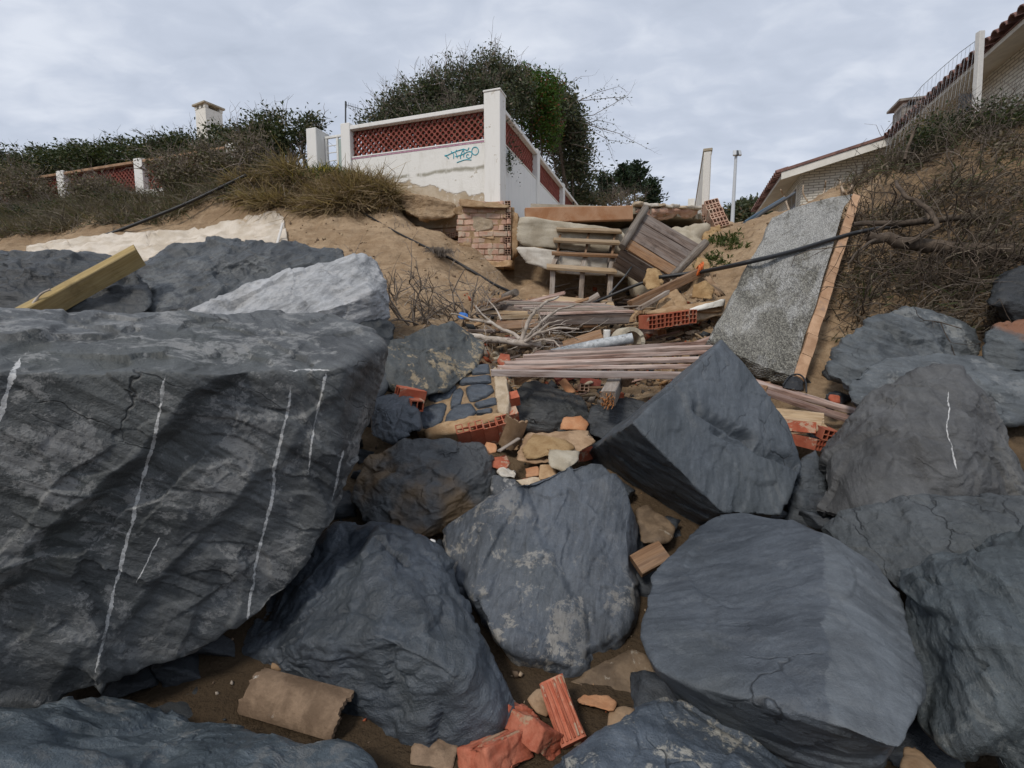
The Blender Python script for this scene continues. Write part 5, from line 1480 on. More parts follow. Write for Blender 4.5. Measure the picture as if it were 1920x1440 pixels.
# ------------------------------------------------------------------ house on the right
def m_whitebrick():
    t = NT('white_brick'); p = t.obj
    s = t.node('ShaderNodeSeparateXYZ'); t.link(p, s.inputs[0])
    c = t.node('ShaderNodeCombineXYZ'); t.link(t.math('ADD', s.outputs['X'], s.outputs['Y']), c.inputs[0]); t.link(s.outputs['Z'], c.inputs[1])
    b = t.node('ShaderNodeTexBrick'); t.link(c.outputs[0], b.inputs['Vector'])
    b.inputs['Scale'].default_value = 1.0; b.inputs['Brick Width'].default_value = .26; b.inputs['Row Height'].default_value = .075
    b.inputs['Mortar Size'].default_value = .012; b.inputs['Mortar Smooth'].default_value = .3
    b.inputs['Color1'].default_value = (.66, .64, .57, 1); b.inputs['Color2'].default_value = (.74, .72, .66, 1); b.inputs['Mortar'].default_value = (.34, .32, .28, 1)
    col = t.mulc(b.outputs['Color'], t.mix(t.noise(p, 2, 5), (.8, .79, .76), (1.1, 1.1, 1.1)))
    return t.done(col, .85, t.bump(t.math('SUBTRACT', 1.0, b.outputs['Fac']), .7, .015), .2)
M['white_brick'] = m_whitebrick()
H1 = at(1466, 317, 14.3); EZ = H1.z
HO = Vector((H1.x, H1.y, 0))
MH = axes(HO, -DF, DS, UP)          # x towards the right, y inland, z height
K = .255                            # roof pitch
house = thing('white_house', 'white brick house with tiled eaves above the right bank', 'house', MH @ Vector((3, 2, 3.8)))
def hbox(name, a, b, mat, parent=house, bev=0): return put(name, box_mesh(a, b, bev), mat, parent, MH)
def hprism(name, ring_lo, dz, mat, parent=house):
    """ring of (x, y) with z = EZ + K x + given offset; solid of height dz below."""
    n = len(ring_lo)
    V = [(x, y, EZ + K * x + o) for x, y, o in ring_lo] + [(x, y, EZ + K * x + o - dz) for x, y, o in ring_lo]
    F = [tuple(range(n)), tuple(range(n, 2*n))[::-1]] + [(i, i+n, (i+1) % n + n, (i+1) % n) for i in range(n)]
    me = mesh_np(name, V, F)
    bm = bmesh.new(); bm.from_mesh(me); bmesh.ops.recalc_face_normals(bm, faces=bm.faces[:]); bm.to_mesh(me); bm.free()
    return put(name, me, mat, parent, MH)
YN = -5.75                          # seaward end of the near wing
hprism('roof_deck', [(.04, .03, -.06), (2.56, .03, -.06), (2.56, YN + .04, -.06), (7, YN + .04, -.06), (7, 5.2, -.06), (.04, 5.2, -.06)], .03, M['roof_tile'])
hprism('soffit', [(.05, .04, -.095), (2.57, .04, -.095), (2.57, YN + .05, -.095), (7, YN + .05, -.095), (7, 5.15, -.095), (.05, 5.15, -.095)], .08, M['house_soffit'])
hprism('barge_board', [(.0, 0, -.085), (2.56, 0, -.085), (2.56, .035, -.085), (.0, .035, -.085)], .20, M['house_white'])
hprism('verge_tiles', [(-.03, -.03, .0), (2.6, -.03, .0), (2.6, .16, .0), (-.03, .16, .0)], .075, M['roof_tile'])
hprism('barge_board', [(2.6, YN, -.085), (7, YN, -.085), (7, YN + .035, -.085), (2.6, YN + .035, -.085)], .24, M['house_white'])
hprism('verge_tiles', [(2.5, YN - .03, .0), (7, YN - .03, .0), (7, YN + .16, .0), (2.5, YN + .16, .0)], .075, M['roof_tile'])
# eave tiles: covers standing proud along both eaves
tv, tf = [], []
for i, x in enumerate((-.16, .16)):
    for k in range(7):
        th = math.pi * k / 6
        for r in (.085, .105): tv.append((x, r * math.cos(th), r * math.sin(th)))
for k in range(6):
    a, b, c = 2*k, 2*k+2, 14
    tf += [(a, b, b+c, a+c), (a+1, a+1+c, b+1+c, b+1), (a, a+1, b+1, b), (a+c, b+c, b+1+c, a+1+c)]
tile_me = mesh_np('roof_tile', tv, tf)
tile_me.materials.append(M['roof_tile'])
sl_rot = Matrix.Rotation(-math.atan(K), 4, 'Y')
def tile(x, y, k):
    put('eave_tile', tile_me, M['roof_tile'], house, MH @ Matrix.Translation((x, y, EZ + K * x - .05)) @ sl_rot @ Matrix.Rotation(.05 * math.sin(k * 7.7), 4, 'X'))
for k in range(25): tile(2.56, YN + .12 + k * .232, k)
for k in range(20): tile(.04, .15 + k * .25, k)
# walls
hprism('gable_wall', [(.62, .5, -.18), (6.9, .5, -.18), (6.9, 4.9, -.18), (.62, 4.9, -.18)], 3.0, M['white_brick'])
hprism('wing_wall', [(3.2, YN + .6, -.18), (6.9, YN + .6, -.18), (6.9, .498, -.18), (3.2, .498, -.18)], 3.4, M['white_brick'])
hprism('rough_wall', [(3.9, YN + .35, -.19), (6.9, YN + .35, -.19), (6.9, YN + .598, -.19), (3.9, YN + .598, -.19)], 3.6, M['house_stone'])
w = hbox('window', (.585, .9, EZ - 1.5), (.618, 2.2, EZ - .25), M['house_white'])
hbox('pane', (.575, .98, EZ - 1.42), (.584, 1.5, EZ - .33), M['glass_dark'], w); hbox('pane', (.575, 1.58, EZ - 1.42), (.584, 2.12, EZ - .33), M['glass_dark'], w)
ch_ = hbox('chimney', (3.0, .75, EZ + .5), (3.72, 1.35, EZ + 1.58), M['house_stone'])
for x in (3.02, 3.32, 3.60):
    hbox('chimney_pier', (x, .77, EZ + 1.582), (x + .1, 1.33, EZ + 1.68), M['house_white'], ch_)
hbox('chimney_cap', (2.88, .62, EZ + 1.682), (3.84, 1.48, EZ + 1.74), M['house_stone'], ch_)
ch2 = hbox('chimney', (3.35, YN + .55, EZ + .8), (4.5, YN + 1.3, EZ + 2.6), M['house_stone'])

# fence post with sagging wire mesh, and palings
pf = thing('wire_fence', 'white concrete fence post with sagging chain-link mesh above the brush', 'fence', at(1830, 195, 7.3))
a_, b_ = at(1829, 215, 7.3), at(1838, 60, 7.3)
beam('post', a_, b_, .075, .075, M['pvc'], pf, up=(0, 1, 0))
g = Geo()
topw = [at(1836, 72, 7.3), at(1800, 98, 7.7), at(1765, 128, 8.1), at(1730, 160, 8.6), at(1700, 195, 9.2), at(1660, 246, 10)]
g.tube(topw, .006, 4)
for k in range(22):
    f = k / 21 * 4.7; i = int(f); t_ = f - i
    q = topw[i].lerp(topw[i+1], t_)
    g.tube([q, q + Vector((.25, .3, -.8))], .0016, 3); g.tube([q, q + Vector((-.3, -.3, -.8))], .0016, 3)
put('wire_mesh', g.mesh('wire_mesh'), M['lamp_pole'], pf)
pl = thing('green_palings', 'short row of dark green palings at the foot of the white fence post', 'fence', at(1812, 205, 7.6))
for k in range(8):
    q = at(1796 + k * 4, 215, 7.9 - .06 * k); beam('paling', q, q + Vector((0, 0, .30)), .02, .02, M['leaf_dark'] if False else M['dark_metal'], pl, up=(0, 1, 0))
beam('rail', at(1795, 208, 7.9), at(1826, 204, 7.45), .02, .03, M['dark_metal'], pl)

# ------------------------------------------------------------------ across the street: wall end, leaning brick pier, lamp, chimney
sw = thing('street_wall', 'tall street wall seen end-on with a broken brick base', 'wall', at(1320, 395, 12))
EW = at(1331, 360, 12.1); EW.z = 0
MW = axes(EW, DS, UP.cross(DS), UP)
put('wall_panel', box_mesh((0, 0, 3.6), (7, .17, 5.88), .01), M['house_white'], sw, MW)
put('coping', box_mesh((-.02, -.02, 5.882), (7, .19, 5.95), .01), M['concrete'], sw, MW)
put('end_panel', box_mesh((-.03, .02, 4.62), (-.002, .15, 5.86), .004), M['pvc'], sw, MW)
put('pillar', box_mesh((6.0, .172, 3.6), (6.3, .40, 6.3), .01), M['house_white'], sw, MW)
for k in range(7):
    put('hollow_brick', hollow_mesh(.2, .17, .12, 3, 2), M['brick_old'], sw, MW @ Matrix.Translation((-.12, .09 + .02 * math.sin(k * 4), 4.54 - .125 * k)))
lp = thing('leaning_brick_pier', 'toppled pier of hollow bricks leaning against the street wall', 'brickwork', at(1352, 436, 9.2))
A, B = at(1331, 384, 9.35), at(1354, 434, 8.95)
zl = (A - B).normalized(); xl = Vector((1, -.3, 0)); xl = (xl - zl * xl.dot(zl)).normalized(); yl = zl.cross(xl)
for k in range(6):
    c = B.lerp(A, (k + .5) / 6)
    put('hollow_brick', hollow_mesh(.26, .245, (A - B).length / 6 - .006, 4, 1 if k % 2 else 2), M['brick_old'], lp, axes(c, yl, -xl, zl) @ Matrix.Rotation(.05 * math.sin(k * 2.7), 4, 'Z'))
chunk('mortar_lump', '', [(1340, 430, 8.9), (1362, 424, 8.95), (1364, 446, 8.85), (1352, 452, 8.8)], .2, M['mortar_ochre'], 4, lp, p=14, amp=.02)
lamp = thing('street_lamp', 'tall pale street lamp pole with a floodlight head', 'street lamp', at(1372, 415, 28))
base = at(1372, 420, 28); base.z = 3.7; top = at(1378.5, 292, 28); top.x = base.x + .05
g = Geo(); g.tube([base, base.lerp(top, .5), top], [.13, .105, .075], 12); put('pole', g.mesh('pole', (0, 0, 0), True), M['lamp_pole'], lamp)
for k in range(3):
    q = top + Vector((-.12 + .14 * k, -.1, .12))
    put('floodlight', box_mesh((-.09, -.05, -.16), (.09, .08, .14), .02), M['dark_metal'] if k == 1 else M['lamp_pole'], lamp, Matrix.Translation(q) @ Matrix.Rotation(.35 * (k - 1), 4, 'Z') @ Matrix.Rotation(-.3, 4, 'X'))
def chimney(name, label, px0, px1, pyt, pyb, Y):
    a_, b_ = at(px0, pyb, Y), at(px1, pyt, Y); w_ = (b_.x - a_.x) * .8
    c = thing(name, label, 'chimney', (a_.x + w_/2, Y, a_.z - 1))
    Mx = Matrix.Translation((a_.x + w_ * .62, Y, 0)) @ Matrix.Rotation(R(-28), 4, 'Z')
    put('stack', box_mesh((-w_/2, -w_/2, a_.z - 1.5), (w_/2, w_/2, b_.z - .22), .01), M['house_white'], c, Mx)
    for x in (-.42, 0, .42):
        for y in (-.42, .42):
            put('vent_pier', box_mesh((w_*x - .07, w_*y - .07, b_.z - .218), (w_*x + .07, w_*y + .07, b_.z - .08)), M['house_white'], c, Mx)
    put('cap', box_mesh((-w_*.62, -w_*.62, b_.z - .078), (w_*.62, w_*.62, b_.z), .01), M['concrete'], c, Mx)
chimney('chimney', 'white house chimney with a flat cap rising behind the hedge', 374, 411, 200, 240, 22)
# ------------------------------------------------------------------ foliage
def leaf_mesh(name, P, size, rs, shade, tint, droop=.0, aspect=.45, loc=(0, 0, 0), axis=None):
    """One folded diamond per point; P (n,3)."""
    n = len(P)
    d = rs.normal(size=(n, 3)); d[:, 2] = np.abs(d[:, 2]) * .6 - droop
    if axis is not None: d = d * .55 + axis
    d /= np.linalg.norm(d, axis=1)[:, None]
    r = rs.normal(size=(n, 3)); s = np.cross(d, r); s /= np.linalg.norm(s, axis=1)[:, None] + 1e-9
    sz = (size * rs.uniform(.6, 1.4, n))[:, None]
    V = np.stack([P, P + d * sz * .5 + s * sz * aspect * .5, P + d * sz, P + d * sz * .5 - s * sz * aspect * .5], 1).reshape(-1, 3)
    F = np.arange(n * 4).reshape(n, 4)
    me = mesh_np(name, V - np.array(loc), F)
    for nm, arr in (('shade', shade), ('tint', tint)):
        a = me.attributes.new(nm, 'FLOAT', 'POINT'); a.data.foreach_set('value', np.repeat(np.clip(arr, 0, 1), 4).astype(np.float32))
    return me

def crown_points(lobes, clumps, per, rs, spread=.16, hollow=.35):
    """Leaf clumps through ellipsoid lobes [(centre, radii)], weighted to the outside."""
    vol = np.array([r[0] * r[1] * r[2] for _, r in lobes]) ** .66; vol /= vol.sum()
    P, S = [], []
    for c, r in lobes: pass
    for k in range(clumps):
        c, r = lobes[rs.choice(len(lobes), p=vol)]
        d = rs.normal(size=3); d /= np.linalg.norm(d)
        f = rs.uniform(hollow, 1.03) ** .6
        q = np.array(c) + d * np.array(r) * f
        m = int(per * rs.uniform(.5, 1.5)); sp = spread * rs.uniform(.6, 1.5)
        P.append(q + np.clip(rs.normal(size=(m, 3)), -1.5, 1.5) * sp * np.array([1, 1, .75]))
        S.append(np.full(m, rs.uniform(.0, .75)) + rs.uniform(-.15, .3, m))
    return np.concatenate(P), np.concatenate(S)

def twig(g, rs, p, d, L, r, depth, bend=.35, sides=4, up=0.0):
    n = 4; pts = [np.array(p)]; d = np.array(d) / np.linalg.norm(d)
    for k in range(n):
        d = d + rs.normal(size=3) * bend * .5 + np.array([0, 0, up * .2]); d /= np.linalg.norm(d)
        pts.append(pts[-1] + d * L / n)
    g.tube(pts, np.linspace(r, r * .45, n + 1), sides)
    if depth > 0:
        for k in range(rs.randint(2, 5)):
            i = rs.randint(1, n + 1)
            dd = d + rs.normal(size=3) * .8
            twig(g, rs, pts[i], dd, L * rs.uniform(.4, .75), r * .55, depth - 1, bend, 3 if depth < 2 else sides, up)

def plant(name, label, cat, base, lobes, clumps, per, size, leaf, seed, group=None, spread=.16, stems=6, stem_r=.03, bark='twig_dark', hollow=.35, twigs=0, twig_L=.5, trunk=None, parts=('foliage', 'stems'), axis=None, aspect=.45):
    rs = np.random.RandomState(seed)
    base = Vector(base); o = thing(name, label, cat, base, group)
    P, S = crown_points(lobes, clumps, per, rs, spread, hollow)
    put(parts[0], leaf_mesh(parts[0], P, size, rs, S, rs.uniform(0, 1, len(P)), loc=base, axis=axis, aspect=aspect), M[leaf], o, Matrix.Translation(base))
    g = Geo()
    if trunk:
        q = Vector(trunk[0]); g.tube([base - Vector((0, 0, .2)), base.lerp(q, .5) + Vector((rs.uniform(-.1, .1), 0, 0)), q], [trunk[1], trunk[1] * .75, trunk[1] * .5], 8)
    src = Vector(trunk[0]) if trunk else base
    for k in range(stems):
        c, r = lobes[rs.randint(len(lobes))]
        e = np.array(c) + rs.normal(size=3) * np.array(r) * .45
        a = np.array(src) + rs.normal(size=3) * np.array([.1, .1, 0]) - (np.array([0, 0, .1]) if not trunk else 0)
        m = (a + e) / 2 + rs.normal(size=3) * .12
        g.tube([a, m, e], [stem_r, stem_r * .7, stem_r * .3], 5)
        for t_ in range(3): twig(g, rs, m + (e - m) * rs.uniform(0, 1), rs.normal(size=3) + np.array([0, 0, .5]), .4, stem_r * .35, 1)
    for k in range(twigs):
        c, r = lobes[rs.randint(len(lobes))]
        d = rs.normal(size=3); d[2] = abs(d[2]) + .5; d /= np.linalg.norm(d)
        q = np.array(c) + d * np.array(r) * rs.uniform(.6, 1.0)
        twig(g, rs, q, d + np.array([0, 0, .6]), twig_L * rs.uniform(.5, 1.2), .006, 1, .3, 3)
    put(parts[1], g.mesh(parts[1], base), M[bark], o, Matrix.Translation(base))
    return o

def lobe(px, py, Y, rx, ry, ry_depth=None):
    c = at(px, py, Y); k = Y / FPX
    return (tuple(c), (rx * k, (ry_depth if ry_depth else (rx + ry) * .5 * k), ry * k))

def wall_Y(px):
    u = (px - 960) / FPX / 1.045
    t_ = (-.357 - u * 8.5) / (u + 2.99) if abs(u + 2.99) > 1e-3 else 0
    return 8.5 + t_

# hedge behind the old lattice wall
rsh = random.Random(3)
hl = 'dark green coastal shrub in the hedge behind the old lattice wall'
for k, (px, top) in enumerate([(-110, 292), (-40, 285), (30, 280), (100, 276), (165, 266), (230, 258), (300, 256), (360, 247), (425, 238), (480, 232)]):
    Y = wall_Y(px) + 1.1 + .4 * (k % 2)
    h = 30 + rsh.uniform(-4, 6)
    lob = [lobe(px, top + h + 6, Y, 46, h), lobe(px + rsh.uniform(-25, 25), top + 14 + h * .5, Y - .2, 28, h * .6), lobe(px + 20, top + h * 1.5, Y - .4, 40, 28)]
    b = at(px, 330, Y); b.z = gz(b.x, b.y)
    plant('hedge_shrub', hl, 'shrub', b, lob, 210, 30, .075, 'leaf_hedge', 100 + k, 'hedge behind the old lattice wall', spread=.11, stems=7, twigs=14, twig_L=.3)
for k, (px, py, rx, ry, lab) in enumerate([(545, 245, 38, 28, 'rounded green shrub crowding the left gate post'), (590, 232, 16, 14, 'small dark green shrub peeping over the left gate post'), (505, 245, 36, 30, 'dry-twigged shrub left of the garden gate')]):
    Y = wall_Y(px) + (.5 if k != 1 else 1.2)
    b = at(px, 300, Y); b.z = gz(b.x, b.y)
    plant('shrub', lab, 'shrub', b, [lobe(px, py, Y, rx, ry), lobe(px - 10, py + 25, Y, rx * .9, ry)], 90 if k != 1 else 40, 22, .075, 'leaf_hedge', 140 + k, spread=.11, stems=6, twigs=16 if k != 1 else 4, twig_L=.3, bark='twig')
# scrub in front of the old wall
for k, (px, py, rx, ry, lab) in enumerate([(30, 342, 56, 30, 'brown-green scrub hiding the far end of the old lattice wall'), (180, 358, 42, 20, 'low brown-green scrub between two white pillars'),
        (325, 322, 40, 26, 'brown-green scrub covering lattice right of the flaked pillar'), (395, 305, 22, 22, 'brown-green scrub beside the last pillar of the old wall'), (470, 300, 34, 44, 'tall dry scrub at the grassy corner beside the gate')]):
    Y = wall_Y(px) - .55
    b = at(px, py + 20, Y); b.z = gz(b.x, b.y)
    plant('scrub_bush', lab, 'shrub', b, [lobe(px, py, Y, rx, ry), lobe(px + 20, py + ry * .6, Y - .3, rx, ry * .7)], 230, 24, .06, 'brush', 160 + k, spread=.12, stems=8, twigs=40, twig_L=.4, bark='twig')

for k, (px, py, rx, ry, lab) in enumerate([(120, 395, 34, 14, 'low green shrublet on the bank below the far white pillar'), (235, 385, 30, 13, 'low green shrublet on the bank below the flaked pillar'), (325, 358, 26, 13, 'yellow-green shrublet above the slung black pipe'), (60, 410, 36, 14, 'grey-green shrublet on the bank above the geotextile sheet'), (540, 330, 26, 14, 'fresh green shrublet on the grassy lip below the gate')]):
    q = on_ground(px, py); Y = q.y
    plant('shrublet', lab, 'shrub', q, [lobe(px, py, Y, rx, ry)], 60, 18, .055, 'leaf_hedge' if k != 2 else 'grass_green', 180 + k, spread=.10, stems=6, stem_r=.008, twigs=16, twig_L=.25, bark='twig')

# big overgrown bush behind the graffiti wall
B1 = at(840, 240, 10.4); B1.z = 4.4
plant('overgrown_bush', 'large dark bush with bare grey twigs rising behind the graffiti wall', 'shrub', B1,
      [lobe(740, 215, 10.4, 40, 20), lobe(720, 250, 10.3, 45, 28), lobe(790, 240, 10.1, 50, 28), lobe(860, 232, 9.9, 50, 28), lobe(790, 195, 10.4, 55, 30), lobe(850, 172, 10.4, 55, 38), lobe(925, 150, 10.5, 36, 42), lobe(900, 195, 10.2, 64, 34), lobe(960, 178, 10.8, 36, 36)], 1300, 34, .062, 'leaf_dark', 201, spread=.13, stems=16, stem_r=.035, twigs=420, twig_L=.34, bark='twig', hollow=.3)
B2 = at(1000, 240, 12.2); B2.z = 4.4
plant('green_bush', 'bright green bush with reddish blossom at the corner post', 'shrub', B2,
      [lobe(1000, 195, 11.6, 40, 46), lobe(1018, 240, 11.9, 30, 42), lobe(985, 165, 11.4, 30, 32), lobe(1030, 170, 11.8, 22, 26)], 460, 36, .065, 'leaf_bright', 202, spread=.11, stems=10, stem_r=.03)
B3 = at(1065, 330, 14.6); B3.z = 4.3
plant('climber', 'dark climber spilling over the street side of the white wall', 'shrub', B3,
      [lobe(1060, 235, 14.2, 36, 44), lobe(1070, 290, 14.6, 36, 46), lobe(1082, 345, 15.4, 26, 40), lobe(1045, 200, 13.4, 28, 30), lobe(1100, 375, 16.5, 20, 16), lobe(1030, 200, 13, 30, 30)], 620, 34, .10, 'leaf_dark', 203, spread=.13, stems=10, stem_r=.03)
# arching sprays
sp_o = thing('arching_sprays', 'long arching sprays of the climber reaching out against the sky', 'branches', at(1065, 250, 12))
rs = np.random.RandomState(9); g = Geo(); LP = []
arcs = [[(1040, 180), (1056, 167), (1090, 143)], [(1050, 200), (1082, 190), (1125, 172), (1161, 162)], [(1060, 220), (1112, 216), (1150, 195), (1176, 179)], [(1070, 225), (1120, 239), (1160, 250), (1213, 278)],
        [(1060, 190), (1100, 188), (1140, 184), (1172, 182)], [(1070, 250), (1110, 245), (1140, 262), (1170, 268)], [(1075, 270), (1110, 280), (1130, 310), (1140, 345)], [(1070, 215), (1100, 225), (1130, 245), (1150, 300)],
        [(1080, 300), (1110, 310), (1120, 340)], [(1030, 170), (1045, 150), (1052, 140)], [(1075, 240), (1120, 225), (1150, 232)]]
for a_ in arcs:
    Y = 13.6 + rs.uniform(-.3, .5)
    P = [np.array(at(px, py, Y + .1 * i)) for i, (px, py) in enumerate(a_)]
    for i in range(len(P) - 1):
        for f in np.linspace(0, 1, 16):
            if rs.rand() < .85 - .15 * i: LP.append(P[i] + (P[i+1] - P[i]) * f + rs.normal(size=3) * .06)
    g.tube(P, np.linspace(.012, .004, len(P)), 4)
    for i in range(1, len(P)): twig(g, rs, P[i], P[i] - P[i-1] + rs.normal(size=3) * .2, .35, .004, 1, .3, 3)
put('stems', g.mesh('stems', W[sp_o].translation), M['twig'], sp_o, W[sp_o])
LP = np.concatenate([np.array(LP) + rs.normal(size=(len(LP), 3)) * .04 for _ in range(2)])
put('leaves', leaf_mesh('leaves', LP, .06, rs, rs.uniform(0, .6, len(LP)), rs.uniform(0, .7, len(LP)), loc=W[sp_o].translation), M['leaf_dark'], sp_o, W[sp_o])
# ivy on the street wall
iv = []
rs = np.random.RandomState(12)
for k in range(260):
    s, z = rs.uniform(.3, 1.1), rs.uniform(4.3, 5.3)
    if rs.rand() < .5: s, z = .35 + abs(rs.normal()) * .12, 4.55 + rs.normal() * .1
    iv.append(MS @ Vector((s, -.02, z)))
o = put('ivy_tuft', leaf_mesh('ivy_tuft', np.array([tuple(v) for v in iv]), .05, rs, rs.uniform(0, .5, len(iv)), rs.uniform(0, .7, len(iv)), loc=E), M['leaf_dark'], None, Matrix.Translation(E))
tag(o, 'sparse dark ivy clinging to the street side of the white wall', 'ivy')

# far trees
for k, (px, py, lab) in enumerate([(1135, 362, 'thin dark pine beyond the white wall, lowest of the row'), (1165, 350, 'open-crowned pine beyond the terrace, middle of the row'), (1190, 345, 'tallest open pine beyond the terrace'), (1222, 368, 'small dark conifer at the street end of the pine row')]):
    Y = 34 + 2 * k; b = at(px, 400, Y); b.z = 3.8
    w = 12 if k < 3 else 14
    lob = [lobe(px + dx, py + dy, Y, w * .8, 8) for dx, dy in ((-8, 10), (8, 5), (0, -8), (-3, -22), (10, -16), (4, -30))][: (6 if k in (1, 2) else 4)]
    plant('pine_tree', lab, 'tree', b, lob, 90, 16, .30, 'leaf_pine', 220 + k, 'pines beyond the terrace', spread=.22, stems=7, stem_r=.07, trunk=(at(px, py + 10, Y), .16), parts=('crown', 'trunk'))
for k, (px, py, rx, ry, lab) in enumerate([(1395, 402, 34, 18, 'dark wooded rise beyond the street lamp'), (1432, 398, 26, 20, 'dark trees beyond the house eave')]):
    Y = 60; b = at(px, 420, Y); b.z = 3.9
    plant('far_tree', lab, 'tree', b, [lobe(px, py, Y, rx, ry), lobe(px + 12, py - 4, Y + 2, rx * .6, ry * .9)], 220, 22, .5, 'leaf_dark', 230 + k, spread=.5, stems=5, stem_r=.1, trunk=(at(px, py + 5, Y), .25), parts=('crown', 'trunk'))
o = plant('roadside_shrub', 'reddish leafless shrub below the far pines', 'shrub', at(1150, 388, 16), [lobe(1140, 378, 16, 34, 10), lobe(1180, 376, 17, 30, 8)], 90, 14, .07, 'brush', 240, spread=.12, stems=10, twigs=60, twig_L=.4, bark='twig')

# ------------------------------------------------------------------ dry grass and scrub on the left bank (ground cover)
def blades(name, roots, L, rs, mat, lean, shade_rng=(0, 1), per=9, width=.008, tint_hi=1.0, spread=.05, wild=.45):
    n = len(roots) * per
    P = np.repeat(roots, per, 0) + rs.normal(size=(n, 3)) * np.array([spread, spread, .01])
    Ls = np.repeat(L, per) * rs.uniform(.4, 1.2, n)
    d = rs.normal(size=(n, 3)) * wild + lean; d /= np.linalg.norm(d, axis=1)[:, None]
    side = np.cross(d, rs.normal(size=(n, 3))); side /= np.linalg.norm(side, axis=1)[:, None] + 1e-9
    bend = np.stack([rs.normal(size=n) * .3, rs.normal(size=n) * .3 - .15, -rs.uniform(.05, .6, n)], 1)
    mid = P + d * (Ls * .5)[:, None]; tip = P + d * (Ls * .85)[:, None] + bend * (Ls * .45)[:, None]
    w = (width * rs.uniform(.6, 1.5, n))[:, None]
    V = np.stack([P - side * w, P + side * w, mid + side * w * .8, mid - side * w * .8, tip + side * w * .25, tip - side * w * .25], 1).reshape(-1, 3)
    b = np.arange(n)[:, None] * 6
    F = np.concatenate([b + np.array([[0, 1, 2, 3]]), b + np.array([[3, 2, 4, 5]])])
    me = mesh_np(name, V, F)
    sh = np.repeat(np.repeat(rs.uniform(*shade_rng, len(roots)), per) + rs.uniform(-.2, .2, n), 6)
    ti = np.repeat(np.repeat(rs.uniform(0, tint_hi, len(roots)), per), 6)
    for nm, arr in (('shade', sh), ('tint', ti)):
        a = me.attributes.new(nm, 'FLOAT', 'POINT'); a.data.foreach_set('value', np.clip(arr, 0, 1).astype(np.float32))
    return put(name, me, mat)

def scatter(n, px0, px1, Y0, Y1, rs, keep=None):
    px = rs.uniform(px0, px1, n * 3); Y = rs.uniform(Y0, Y1, n * 3)
    X = (px - 960) / FPX / 1.03 * Y
    Z = ground_z(X, Y)
    P = np.stack([X, Y, Z], 1)
    m = np.ones(len(P), bool) if keep is None else keep(P, px)
    return P[m][:n]
MFi = np.array(MF.inverted())
def wall_local(P): return P @ MFi[:3, :3].T + MFi[:3, 3]
rs = np.random.RandomState(31)
def keepL(P, px):
    q = wall_local(P)
    lim = np.interp(px, [-300, 60, 250, 400, 470, 520, 560, 640, 740, 760], [8.6, 8.75, 8.75, 8.75, 8.55, 8.62, 8.55, 8.5, 8.6, 9])
    dens = smooth(-.25, .2, gnoise(P * 1.3, 3))
    return (q[:, 1] > .02) & (P[:, 1] > lim) & (rs.rand(len(P)) < .45 + .55 * dens)
R1_ = scatter(5200, -250, 560, 8.4, 13.5, rs, keepL)
q = wall_local(R1_)
o = blades('dry_brush', R1_, np.clip(.16 + .05 * q[:, 1] * 0 + rs.uniform(0, .3, len(R1_)) + .25 * np.exp(-q[:, 1] / .6), .1, .7), rs, M['brush'], np.array([0, -.35, .8]), (0, .8), 9, .006, spread=.10, wild=.95)
tag(o, 'mat of dry brown scrub covering the left bank', 'scrub', kind='stuff')
R2_ = scatter(2100, 440, 745, 8.4, 9.3, rs, lambda P, px: (rs.rand(len(P)) < .25 + .75 * smooth(-.15, .15, gnoise(P * 2.6, 2))) & (wall_local(P)[:, 1] > .02) & (P[:, 1] > np.interp(px, [440, 500, 560, 640, 720, 745], [8.6, 8.5, 8.48, 8.46, 8.5, 8.6])) & (P[:, 2] > 3.55))
o = blades('dry_grass', R2_, (.12 + .5 * smooth(-.3, .4, gnoise(R2_ * 1.9, 7))) * rs.uniform(.6, 1.3, len(R2_)), rs, M['grass_dry'], np.array([.1, -.6, .05]), (0, 1), 13, .006, spread=.06, wild=.62)
tag(o, 'dry tawny grass hanging over the lip of the bank beside the gate', 'grass', kind='stuff')
R3_ = scatter(260, 520, 720, 8.75, 9.4, rs, lambda P, px: (wall_local(P)[:, 1] > .04) & (P[:, 2] > 4.1))
o = blades('green_grass', R3_, rs.uniform(.12, .34, len(R3_)), rs, M['grass_green'], np.array([0, -.3, .9]), (0, 1), 10, .007, spread=.05)
tag(o, 'fresh green grass with a few yellow flowers at the gate', 'grass', kind='stuff')
# hanging roots at the bank's lip and a root clump on the slope
g = Geo()
for k in range(70):
    px = rs.uniform(470, 800); q = on_ground(px, rs.uniform(372, 396) if px < 730 else rs.uniform(385, 440))
    p = np.array(q) + np.array([0, -.05, .04]); pts = [p]
    for s_ in range(4): pts.append(pts[-1] + np.array([rs.normal() * .03, -.02, -rs.uniform(.03, .10)]))
    g.tube(pts, np.linspace(.006, .002, 5), 3)
o = put('hanging_roots', g.mesh('hanging_roots'), M['twig']); tag(o, 'thin roots hanging from the grassy lip of the bank', 'roots', kind='stuff')
c = np.array(on_ground(822, 480)); g = Geo()
for k in range(300):
    d = rs.normal(size=3); d[2] = abs(d[2]) * .6; d[1] = -abs(d[1]); d /= np.linalg.norm(d)
    p = c + np.array([rs.normal() * .09, rs.normal() * .05, .05]); g.tube([p, p + d * .09, p + d * .14 + np.array([rs.normal() * .03, -.02, -.10])], [.004, .003, .0015], 3)
o = put('root_clump', g.mesh('root_clump', c), M['twig'], None, Matrix.Translation(c)); tag(o, 'matted root clump hanging on the black cable on the sand slope', 'roots')

